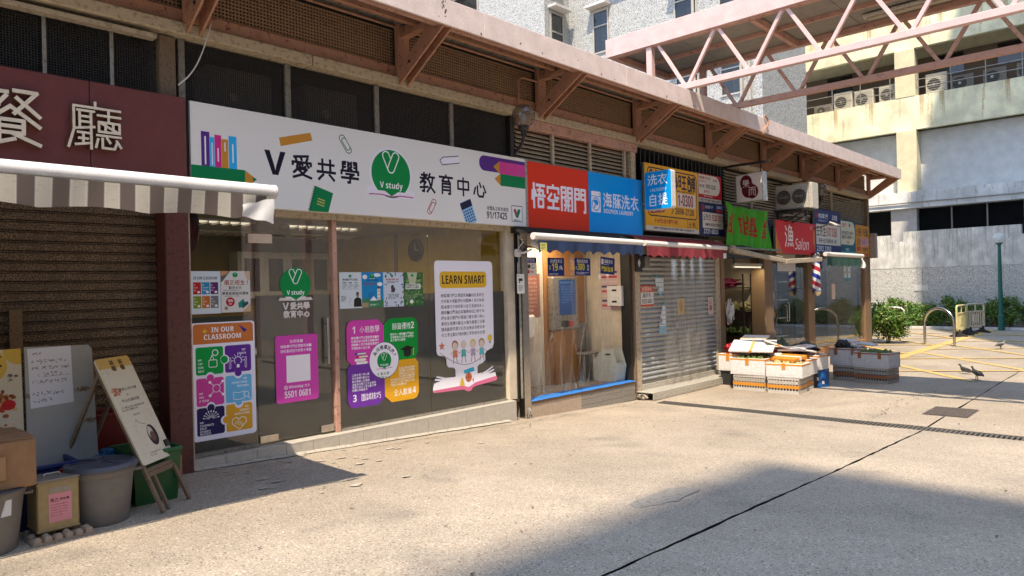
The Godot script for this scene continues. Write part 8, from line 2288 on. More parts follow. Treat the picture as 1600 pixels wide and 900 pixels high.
func crate_mesh(w: float, h: float, d: float) -> MB:      # slotted plastic crate, open at the top
	var m := MB.new()
	var t := 0.012
	var rows := [0.0, 0.05, 0.085, 0.125, 0.155, 0.205, h]
	for side in 4:
		var L := w if side < 2 else d
		var place := func(u0: float, u1: float, y0: float, y1: float, th: float) -> void:
			if side == 0: m.span(Vector3(u0 - w * 0.5, y0, d * 0.5 - th), Vector3(u1 - w * 0.5, y1, d * 0.5))
			elif side == 1: m.span(Vector3(u0 - w * 0.5, y0, -d * 0.5), Vector3(u1 - w * 0.5, y1, -d * 0.5 + th))
			elif side == 2: m.span(Vector3(-w * 0.5, y0, u0 - d * 0.5 + (t if u0 == 0.0 else 0.0)), Vector3(-w * 0.5 + th, y1, u1 - d * 0.5 - (t if u1 == L else 0.0)))
			else: m.span(Vector3(w * 0.5 - th, y0, u0 - d * 0.5 + (t if u0 == 0.0 else 0.0)), Vector3(w * 0.5, y1, u1 - d * 0.5 - (t if u1 == L else 0.0)))
		for r in range(0, 6, 2): place.call(0.0, L, rows[r], rows[r + 1], t)
		place.call(0.0, L, 0.225, h, t)
		var n := int(L / 0.046)
		for k in n + 1:
			var u := k * (L - 0.014) / n
			place.call(u, u + 0.014, 0.05, 0.225, t * 0.9)
	m.span(Vector3(-w * 0.5 + t, 0.0, -d * 0.5 + t), Vector3(w * 0.5 - t, 0.012, d * 0.5 - t))
	return m

func tray_mesh(w: float, h: float, d: float, flare := 0.0) -> MB:      # foam box without a lid
	var m := MB.new()
	var t := 0.028
	m.span(Vector3(-w * 0.5, 0, -d * 0.5), Vector3(w * 0.5, 0.03, d * 0.5), 0.004)
	for s in [-1.0, 1.0]:
		m.span(Vector3(s * w * 0.5, 0.0305, -d * 0.5), Vector3(s * (w * 0.5 - t), h, d * 0.5), 0.006)
		m.span(Vector3(-w * 0.5 + t, 0.0305, s * d * 0.5), Vector3(w * 0.5 - t, h - 0.001, s * (d * 0.5 - t)), 0.006)
	for k in 7:
		var z := -d * 0.5 + 0.05 + k * (d - 0.1) / 6.0
		m.span(Vector3(-w * 0.5 - 0.006, 0.02, z - 0.008), Vector3(-w * 0.5 - 0.0003, h - 0.06, z + 0.008), 0.002)
	return m

func foam_box(label: String, o: Vector3, s: Vector3, turn: float, mk: String, tape: String, fill: String, group: String) -> Node3D:      # s: x, height, z
	var t := thing("foam_box", label, "foam box", o, turn, group)
	lobj("body", tray_mesh(s.x, s.y, s.z), M[mk], t)
	if tape:
		var tm := MB.new()
		for z in ([0.0] if tape == "tape" else [-s.z * 0.3, s.z * 0.26]): tm.span(Vector3(-s.x * 0.5 - 0.0085, s.y * 0.60, z - 0.03), Vector3(-s.x * 0.5 - 0.0065, s.y + 0.002, z + 0.03))
		lobj("tape", tm, M[tape], t)
		lobj("tape", MB.new().span(Vector3(-s.x * 0.5 - 0.002, s.y - 0.032, -s.z * 0.5 - 0.002), Vector3(s.x * 0.5 + 0.002, s.y - 0.006, s.z * 0.5 + 0.002)), M[tape], t)
	if fill: lobj("contents_or_dark_core", heap(s.x - 0.07, s.z - 0.07, s.y * 0.80, s.y * 0.36, int(o.x * 31.0 + o.z * 17.0)), M[fill], t)
	return t

func heap(w: float, d: float, y: float, h: float, sd: int) -> MB:
	var f := FastNoiseLite.new(); f.seed = sd; f.frequency = 6.0; f.fractal_octaves = 3
	return MB.new().sheet(26, 26, func(u: float, v: float) -> Vector3:
		var e := minf(minf(u, 1.0 - u), minf(v, 1.0 - v))
		return Vector3((u - 0.5) * w, y + h * (0.6 + 0.9 * f.get_noise_2d(u * w * 2.0, v * d * 2.0)) * clampf(e * 8.0, 0.0, 1.0), (v - 0.5) * d), true)

func crate(label: String, o: Vector3, s: Vector3, turn: float, mk: String, tape: String) -> void:
	var t := thing("slotted_crate", label, "crate", o, turn, "slotted plastic crates")
	lobj("body", crate_mesh(s.x, s.y, s.z), M[mk], t)
	lobj("contents_or_dark_core", heap(s.x - 0.05, s.z - 0.05, 0.18, 0.03, int(o.x * 31.0 + o.z * 17.0)).span(Vector3(-s.x * 0.44, 0.02, -s.z * 0.44), Vector3(s.x * 0.44, 0.17, s.z * 0.44)), M.rubber, t)  # black core added so the slots look shaded inside
	if tape: lobj("tape_band", MB.new().span(Vector3(-s.x * 0.5 - 0.003, 0.085, -s.z * 0.5 - 0.003), Vector3(s.x * 0.5 + 0.003, 0.135, s.z * 0.5 + 0.003)), M[tape], t)

func lid(label: String, o: Vector3, s: Vector3, bs: Basis, mk: String, tape: String, across := false) -> void:
	var t := thing("polystyrene_sheet", label, "foam sheet", o, 0.0, "loose foam box lids")
	lobj("slab", MB.new().box(Vector3.ZERO, s, bs, 0.008), M[mk], t)
	if tape:
		var ts := Vector3(s.x + 0.004, s.y + 0.003, 0.05) if across else Vector3(0.05, s.y + 0.003, s.z + 0.004)
		lobj("tape", MB.new().box(Vector3.ZERO, ts, bs), M[tape], t)

func build_street() -> void:
	# front pile by the greengrocer
	crate("cream slotted crate with orange tape, front left of the pile", Vector3(11.66, 0, 0.985), Vector3(0.40, 0.262, 0.56), 0.0, "crate", "tape")
	crate("cream slotted crate with orange tape, nearest the viewer", Vector3(11.62, 0, 1.565), Vector3(0.40, 0.255, 0.50), 0.05, "crate", "tape")
	crate("cream slotted crate behind the nearest one", Vector3(12.06, 0, 1.52), Vector3(0.36, 0.255, 0.48), 0.0, "crate", "tape")
	foam_box("white foam box on the front left crate, under the leaning lid", Vector3(11.66, 0.264, 0.96), Vector3(0.42, 0.275, 0.60), 0.02, "foam", "tape", "produce", "white foam boxes")
	foam_box("white foam box on the nearest crate, under the orange lid", Vector3(11.66, 0.257, 1.57), Vector3(0.42, 0.225, 0.58), 0.05, "foam", "tape", "produce_pale", "white foam boxes")
	foam_box("white foam box behind the orange lid", Vector3(12.10, 0.257, 1.55), Vector3(0.40, 0.26, 0.52), 0.0, "foam", "tape", "produce_orange", "white foam boxes")
	crate("grey crate in the middle of the pile", Vector3(12.12, 0, 0.98), Vector3(0.40, 0.255, 0.56), 0.0, "crate", "")
	foam_box("white foam box in the middle of the pile", Vector3(12.14, 0.257, 0.96), Vector3(0.42, 0.25, 0.58), 0.0, "foam", "tape", "produce", "white foam boxes")
	foam_box("white foam box with an orange tape end by the step", Vector3(12.10, 0.26, 0.42), Vector3(0.50, 0.30, 0.36), 0.0, "foam", "tape", "produce_orange", "white foam boxes")
	tub("black_tub", "black plastic tub under the foam box by the step", Vector3(12.10, 0, 0.42), Vector3(0.46, 0.255, 0.32), "rubber")
	lid("large white foam lid with an orange tape stripe leaning on the pile", Vector3(11.78, 0.72, 0.92), Vector3(0.52, 0.035, 0.72), Basis(Vector3.UP, 0.25) * Basis(Vector3.BACK, 0.30), "foam", "tape", true)
	lid("bright orange taped lid on the nearest foam box", Vector3(11.80, 0.545, 1.52), Vector3(0.36, 0.055, 0.46), Basis(Vector3.UP, -0.25) * Basis(Vector3.BACK, 0.12), "tape", "foam")
	lid("flat white foam lid at the back of the pile", Vector3(12.20, 0.66, 1.42), Vector3(0.34, 0.03, 0.44), Basis(Vector3.UP, 0.35) * Basis(Vector3.BACK, 0.08), "foam", "tape")
	lid("white foam lid lying flat behind the leaning lid", Vector3(12.30, 0.68, 0.98), Vector3(0.40, 0.03, 0.50), Basis(Vector3.UP, -0.2) * Basis(Vector3.RIGHT, 0.06), "foam", "tape")
	lid("white foam lid tilted steeply in the middle of the pile", Vector3(12.02, 0.74, 1.22), Vector3(0.30, 0.03, 0.40), Basis(Vector3.UP, 0.7) * Basis(Vector3.RIGHT, 0.35), "foam", "tape", true)
	lid("small white lid at the right of the pile above the blue sack", Vector3(12.46, 0.60, 1.62), Vector3(0.30, 0.03, 0.36), Basis(Vector3.UP, -0.4) * Basis(Vector3.BACK, -0.2), "foam", "tape")
	lid("white lid with orange tape behind the large leaning lid", Vector3(12.26, 0.80, 0.72), Vector3(0.40, 0.03, 0.46), Basis(Vector3.UP, 0.1) * Basis(Vector3.BACK, 0.25), "foam", "tape")
	lid("pale foam lid propped on the back of the pile", Vector3(12.60, 0.64, 1.36), Vector3(0.36, 0.03, 0.50), Basis(Vector3.UP, 0.9) * Basis(Vector3.RIGHT, -0.18), "foam", "tape")
	for q in [[Vector3(12.02, 0.64, 0.46), Vector3(0.15, 0.10, 0.14), "bag_red", "crumpled red printed bag at the left end of the pile", 3], [Vector3(12.10, 0.66, 0.62), Vector3(0.12, 0.09, 0.12), "bag_white", "crumpled white bag beside the red one", 4], [Vector3(12.20, 0.68, 0.50), Vector3(0.10, 0.08, 0.10), "produce_orange", "orange netted bundle behind the red bag", 8], [Vector3(12.95, 0.57, 1.36), Vector3(0.20, 0.13, 0.22), "bag_black", "black bin bag behind the white lids", 5], [Vector3(11.98, 0.55, 1.26), Vector3(0.10, 0.06, 0.10), "bag_white", "small white bag between the foam boxes", 6], [Vector3(12.62, 0.55, 1.10), Vector3(0.12, 0.07, 0.22), "bag_red", "dark red bundle beside the bin bag", 9]]:
		tag(obj("crumpled_bag", blob(q[0], q[1], q[4], 14), M[q[2]]), q[3], "bag", "bags on the pile")
	for q in [[Vector3(12.95, 0, 1.42), "grey crate under the black bin bag"], [Vector3(12.55, 0, 1.08), "grey crate under the dark red bundle"]]: crate(q[1], q[0], Vector3(0.40, 0.255, 0.56), 0.0, "crate_old", "")
	foam_box("grey foam box under the black bin bag", Vector3(12.95, 0.257, 1.42), Vector3(0.40, 0.22, 0.54), 0.0, "foam_grey", "tape_brown", "produce", "grey foam boxes")
	foam_box("grey foam box under the dark red bundle", Vector3(12.55, 0.257, 1.08), Vector3(0.36, 0.22, 0.54), 0.0, "foam_grey", "tape_brown", "", "grey foam boxes")
	var gh := thing("leafy_greens", "dark heap of leafy greens at the greengrocer's entrance", "vegetables", Vector3(13.7, 0, 0.55))
	lobj("heap", blob(Vector3(0, 0.34, 0), Vector3(0.62, 0.34, 0.26), 63, 20), M.leaf_dark, gh)
	var hd := MB.new()
	for x in [0.0, 0.12]: hd.tube(arc(Vector3(12.75 + x, 0.78, 0.45), 0.07, 14, 0.0, PI), 0.008, 6)
	tag(obj("shopping_bag", hd.span(Vector3(12.64, 0.30, 0.40), Vector3(12.96, 0.785, 0.50), 0.02), M.rubber), "black shopping bag with two looped handles behind the leaning lid", "bag")
	foam_box("white foam box stacked on the blue bag at the right of the pile", Vector3(12.52, 0.30, 1.66), Vector3(0.36, 0.25, 0.34), -0.1, "foam", "tape", "bag_white", "white foam boxes")
	var bb := thing("blue_carrier_bag", "bright blue plastic sack standing beside the black carton", "bag", Vector3(12.60, 0, 1.72))
	lobj("sack", MB.new().sheet(40, 16, func(u: float, v: float) -> Vector3:
		var a := u * TAU
		var r := 0.19 - 0.05 * v + 0.012 * sin(a * 9.0) * v + 0.008 * sin(a * 5.0 + v * 8.0)
		return Vector3(cos(a) * r * 1.05, v * 0.296, sin(a) * r * 0.8), true), M.bag_blue, bb)
	for k in 3: lobj("print", MB.new().sheet(4, 4, func(u: float, v: float) -> Vector3:
		var a := 2.2 + k * 0.5 + u * 0.22
		return Vector3(cos(a) * 0.205 * 1.05, 0.06 + k * 0.06 + v * 0.05, sin(a) * 0.205 * 0.8), true), M.bag_white, bb)
	var bc := thing("black_carton", "black printed carton between the crates and the blue sack", "box", Vector3(12.34, 0, 1.62))
	lobj("carton", MB.new().span(Vector3(-0.11, 0, -0.16), Vector3(0.10, 0.245, 0.14), 0.006), M.rubber, bc)
	lobj("print", MB.new().span(Vector3(-0.1125, 0.12, -0.02), Vector3(-0.1105, 0.18, 0.01)), M.white_plastic, bc)
	# two stacks further along
	crate("grey slotted crate with brown tape at the right end", Vector3(13.66, 0, 2.33), Vector3(0.44, 0.262, 0.58), -0.15, "crate_old", "tape_brown")
	crate("grey slotted crate with brown tape, left of the right end one", Vector3(13.85, 0, 1.82), Vector3(0.42, 0.262, 0.46), 0.05, "crate_old", "tape_brown")
	foam_box("grey foam box of herbs on the right end crate", Vector3(13.68, 0.264, 2.33), Vector3(0.46, 0.265, 0.62), -0.15, "foam_grey", "tape_brown", "produce", "grey foam boxes")
	foam_box("grey foam box heaped with dark bottles beside the herbs", Vector3(13.87, 0.264, 1.80), Vector3(0.46, 0.31, 0.52), 0.05, "foam_grey", "tape_brown", "rubber", "grey foam boxes")
	for q in [[Vector3(13.82, 0.62, 1.72), Vector3(0.12, 0.09, 0.12), "rubber", "dark wrapped bundle on the grey foam box", 14], [Vector3(13.86, 0.60, 1.92), Vector3(0.07, 0.06, 0.12), "bag_white", "pale wrapped bundle on the grey foam box", 15]]:
		tag(obj("crumpled_bag", blob(q[0], q[1], q[4], 12), M[q[2]]), q[3], "bag", "bags on the pile")
	lid("brown taped lid tilted on the grey foam box", Vector3(14.04, 0.66, 1.92), Vector3(0.30, 0.03, 0.60), Basis(Vector3.RIGHT, 0.16), "foam_grey", "tape_brown", true)
	# bicycle hoop
	var h := thing("steel_hoop", "bright bent steel hoop standing in the paving", "hoop", Vector3(22.1, 0, 1.48))
	var pts := [Vector3(22.27, 0.004, 1.10)]
	for i in 19:
		var a := PI * i / 18.0
		var m := Vector3(22.11, 0.60, 1.485)
		var d := Vector3(-0.16, 0, 0.385)
		pts.append(m - d * cos(a) + Vector3.UP * 0.40 * sin(a))
	pts.append(Vector3(21.95, 0.004, 1.87))
	obj("tube", MB.new().tube(pts, 0.034, 14), M.steel, h)
	for p in [pts[0], pts[20]]: obj("base_plate", MB.new().lathe([Vector2(0.075, 0.0), Vector2(0.075, 0.008), Vector2(0.035, 0.008)], 18, Vector3(p.x, 0.004, p.z)), M.steel, h)
	barrier("yellow plastic pedestrian barrier nearest the steel hoop", Vector3(25.95, 0, 1.275), -0.045, 1.1, "barrier_yellow")
	barrier("cream plastic pedestrian barrier behind the yellow one", Vector3(27.5, 0, 1.37), -0.29, 1.05, "barrier_pale")
	# lamp post
	var lp := thing("lamp_post", "teal street lamp post with a clear globe before the wall", "lamp post", Vector3(29.25, 0, 1.80))
	obj("pole", MB.new().lathe([Vector2(0.10, 0), Vector2(0.10, 0.5), Vector2(0.075, 0.55), Vector2(0.05, 2.85), Vector2(0.05, 2.92), Vector2(0.10, 2.95), Vector2(0.11, 2.99), Vector2(0, 2.995)], 18, Vector3(29.25, 0, 1.80)), M.teal, lp)
	var gp := []
	for i in 15:
		var a := -PI / 2 + 0.5 + (PI - 0.5) * i / 14.0
		gp.append(Vector2(cos(a) * 0.19, sin(a) * 0.19))
	obj("globe", MB.new().lathe(gp, 24, Vector3(29.25, 3.15, 1.80), Basis(), true), M.clear_globe, lp)
	obj("bulb", MB.new().lathe([Vector2(0.03, 0), Vector2(0.04, 0.1), Vector2(0.0, 0.14)], 12, Vector3(29.25, 2.996, 1.80), Basis(), true), M.white_plastic, lp)
	# red and white rail and a small bollard foot
	var rr := thing("striped_rail", "low red and white tubular rail behind the round bush", "rail", Vector3(28.3, 0, -1.7))
	obj("tube", MB.new().tube([Vector3(28.3, 0.005, -0.95), Vector3(28.3, 0.72, -0.95), Vector3(28.3, 0.80, -1.05), Vector3(28.3, 0.82, -1.2), Vector3(28.3, 0.82, -2.9), Vector3(28.3, 0.005, -3.0)], 0.032, 10), M.white_plastic, rr)
	for z in [-1.5, -2.2]: obj("red_band", MB.new().tube([Vector3(28.3, 0.82, z), Vector3(28.3, 0.82, z - 0.34)], 0.034, 10), M.red_band, rr)
	obj("lower_tube", MB.new().tube([Vector3(28.3, 0.45, -0.95), Vector3(28.3, 0.45, -2.96)], 0.026, 8), M.red_band, rr)
	var bf := thing("bollard_foot", "small dark conical stump on the paving beyond the hoop", "bollard", Vector3(27.6, 0, -1.15))
	lobj("stump", MB.new().lathe([Vector2(0.11, 0), Vector2(0.08, 0.17), Vector2(0.05, 0.19), Vector2(0, 0.19)], 14), M.rubber, bf)
	# birds
	pigeon("dark pigeon standing at the edge of the bridge shadow", Vector3(14.72, 0, 3.66), 2.5, 0.78, true, "rubber")
	pigeon("dark pigeon crouching left of the standing one", Vector3(15.60, 0, 3.32), 2.9, 0.76, false, "rubber")
	pigeon("pale grey pigeon walking on the yellow lines", Vector3(21.4, 0, 2.98), 0.6, 0.75, true, "ac_case")
	# litter
	var rn := RandomNumberGenerator.new(); rn.seed = 99
	var dry := MB.new()
	for k in 34:
		var x := rn.randf_range(2.0, 9.0); var z := rn.randf_range(1.2, 5.2)
		var a := rn.randf() * TAU
		var l := rn.randf_range(0.012, 0.032)
		var d := Vector3(cos(a), 0, sin(a)); var s := Vector3(-sin(a), 0, cos(a)) * l * 0.35
		var p := Vector3(x, gy(x) + 0.010, z)
		dry.quad(p - d * l, p + s, p + d * l + Vector3(0, 0.006, 0), p - s)
	struct(tag(obj("dry_leaf_litter", dry, M.wood_old), "scattered dry leaf scraps on the paving", "litter"), "stuff")

	# splashes of white paint, chewing gum and cracks on the paving
	var wp := MB.new(); var gum := MB.new()
	for k in 130:
		var big := k < 26
		var x := 2.75 + absf(rn.randfn()) * 0.9 if k < 60 else rn.randf_range(2.0, 13.0)
		var z := clampf(0.75 + rn.randfn() * 0.45, 0.08, 5.5) if k < 60 else rn.randf_range(0.3, 6.0)
		if x > 9.3 and x < 9.9: continue
		var r := rn.randf_range(0.012, 0.045) if big else rn.randf_range(0.005, 0.015)
		var pg := PackedVector2Array()
		for i in 9: pg.append(Vector2.from_angle(TAU * i / 9.0) * r * rn.randf_range(0.45, 1.2) * Vector2(1.5, 0.8))
		(wp if k < 60 or k % 5 == 0 else gum).prism(pg, 0.0, 0.0012, Transform3D(Basis(Vector3.RIGHT, -PI / 2), Vector3(x, gy(x) + 0.0078 + k * 0.00002, z)))
	struct(tag(obj("paint_splashes", wp, M.kerb_mortar), "small splashes of white paint on the paving near the classroom step", "paint"), "stuff")
	struct(tag(obj("gum_spots", gum, M.joint), "flat dark spots of chewing gum on the paving", "gum"), "stuff")
	for q in [[4.75, 3.42, 0.42, 0.13]]:
		var pg := PackedVector2Array()
		for i in 22: pg.append(Vector2.from_angle(TAU * i / 22.0) * Vector2(q[2], q[3]) * rn.randf_range(0.78, 1.15))
		struct(obj("cement_patch", MB.new().prism(pg, 0.0, 0.0012, Transform3D(Basis(Vector3.RIGHT, -PI / 2).rotated(Vector3.BACK, -0.036 if q[0] < 9.0 else 0.0), Vector3(q[0], gy(q[0]) + 0.0068, q[1]))), M.cement))
	var cr := MB.new()
	var nz := FastNoiseLite.new(); nz.seed = 44; nz.frequency = 1.3; nz.fractal_octaves = 4
	for q in [[4.2, 9.4, 0.22, 0.10], [6.1, 6.9, 0.42, 0.3], [10.0, 13.0, 3.3, 0.3]]:
		var n := int((q[1] - q[0]) / 0.05)
		for i in n:
			var xa: float = q[0] + i * 0.05
			var xb := xa + 0.05
			var za: float = q[2] + nz.get_noise_1d(xa * 2.0 + q[2] * 9.0) * q[3]; var zb: float = q[2] + nz.get_noise_1d(xb * 2.0 + q[2] * 9.0) * q[3]
			var w := 0.003 + 0.004 * absf(nz.get_noise_1d(xa * 9.0))
			cr.quad(Vector3(xa, gy(xa) + 0.0085, za + w), Vector3(xb, gy(xb) + 0.0085, zb + w), Vector3(xb, gy(xb) + 0.0085, zb - w), Vector3(xa, gy(xa) + 0.0085, za - w))
	struct(obj("paving_crack", cr, M.joint))

func barrier(label: String, o: Vector3, turn: float, w: float, mk: String) -> void:
	w = maxf(w, 1.05)
	var t := thing("pedestrian_barrier", label, "barrier", o, turn, "plastic barriers")
	var m: Material = M[mk]
	var fr := []
	for p in Cv.rr(-w * 0.5, 0.20, w, 0.76, 0.09): fr.append(Vector3(p.x, p.y, 0))
	fr.append(fr[0])
	lobj("frame", MB.new().tube(fr, 0.028, 10, false), m, t)
	lobj("mid_rail", MB.new().span(Vector3(-w * 0.5, 0.69, -0.02), Vector3(w * 0.5, 0.74, 0.02), 0.006), m, t)
	lobj("low_rail", MB.new().span(Vector3(-w * 0.5, 0.20, -0.02), Vector3(w * 0.5, 0.25, 0.02), 0.006), m, t)
	for k in 8:
		var x := -w * 0.5 + (k + 0.5) * w / 8.0
		lobj("bar", MB.new().span(Vector3(x - 0.022, 0.251, -0.012), Vector3(x + 0.022, 0.689, 0.012), 0.004), m, t)
	lobj("infill", MB.new().span(Vector3(-w * 0.12, 0.35, -0.016), Vector3(w * 0.12, 0.62, 0.016), 0.004), m, t)
	lobj("top_bar", MB.new().span(Vector3(-0.022, 0.741, -0.012), Vector3(0.022, 0.95, 0.012)), m, t)
	for s in [-1.0, 1.0]:
		var f := MB.new().prism(PackedVector2Array([Vector2(-0.24, 0.0), Vector2(0.24, 0.0), Vector2(0.24, 0.04), Vector2(0.06, 0.11), Vector2(0.04, 0.22), Vector2(-0.04, 0.22), Vector2(-0.06, 0.11), Vector2(-0.24, 0.04)]), -0.05, 0.05, Transform3D(Basis(Vector3.UP, PI / 2), Vector3(s * w * 0.36, 0.002, 0)))
		lobj("foot", f, M.rubber, t)

func pigeon(label: String, o: Vector3, turn: float, k: float, standing: bool, mk: String) -> void:      # local z points forward
	var t := thing("pigeon", label, "pigeon", o, turn, "pigeons on the paving")
	var lift := 0.075 if standing else 0.01
	var spine := [[-0.185, 0.030, 0.012, 0.005], [-0.13, 0.046, 0.026, 0.012], [-0.085, 0.066, 0.044, 0.030], [-0.03, 0.085, 0.058, 0.052], [0.03, 0.098, 0.060, 0.060], [0.075, 0.118, 0.048, 0.054], [0.10, 0.150, 0.030, 0.036], [0.112, 0.182, 0.023, 0.025], [0.122, 0.205, 0.025, 0.026], [0.140, 0.212, 0.021, 0.021], [0.156, 0.209, 0.010, 0.010], [0.162, 0.207, 0.003, 0.003]]
	var m := MB.new()
	var n := spine.size()
	var at := func(f: float) -> Array:
		var i := clampi(int(f * (n - 1)), 0, n - 2)
		var q := f * (n - 1) - i
		var a: Array = spine[i]; var b: Array = spine[i + 1]
		return [lerpf(a[0], b[0], q), lerpf(a[1], b[1], q), lerpf(a[2], b[2], q), lerpf(a[3], b[3], q)]
	m.sheet(20, 44, func(u: float, v: float) -> Vector3:
		var s: Array = at.call(v)
		var a := u * TAU
		var tilt := 0.7 if v > 0.45 and v < 0.72 else 0.25
		return Vector3(cos(a) * s[2], s[1] + lift + sin(a) * s[3] * (1.0 - 0.2 * tilt), s[0] - sin(a) * s[3] * tilt * 0.5) * k, true)
	lobj("body", m, M[mk], t)
	for s in [-1.0, 1.0]:
		lobj("wing", MB.new().sheet(8, 12, func(u: float, v: float) -> Vector3:
			var w := sin(PI * (0.12 + 0.88 * v)) * 0.045 + 0.006
			return Vector3(s * (0.062 - 0.030 * v * v + 0.004), 0.118 - 0.075 * v + lift + (u - 0.5) * w * 1.6, 0.055 - 0.22 * v + 0.01 * sin(u * 3.0)) * k, s > 0), M.ac_dark, t)
		if standing:
			lobj("leg", MB.new().tube([Vector3(s * 0.022, lift + 0.05, 0.0) * k, Vector3(s * 0.024, 0.012, 0.008) * k, Vector3(s * 0.026, 0.007, 0.035) * k], [0.010, 0.005, 0.004], 6), M.bin_red, t)
	lobj("beak", MB.new().lathe([Vector2(0.007, 0), Vector2(0.004, 0.014), Vector2(0, 0.024)], 8, Vector3(0, 0.209 + lift, 0.157) * k, Basis(Vector3.RIGHT, PI / 2 + 0.2)), M.dull_alloy, t)

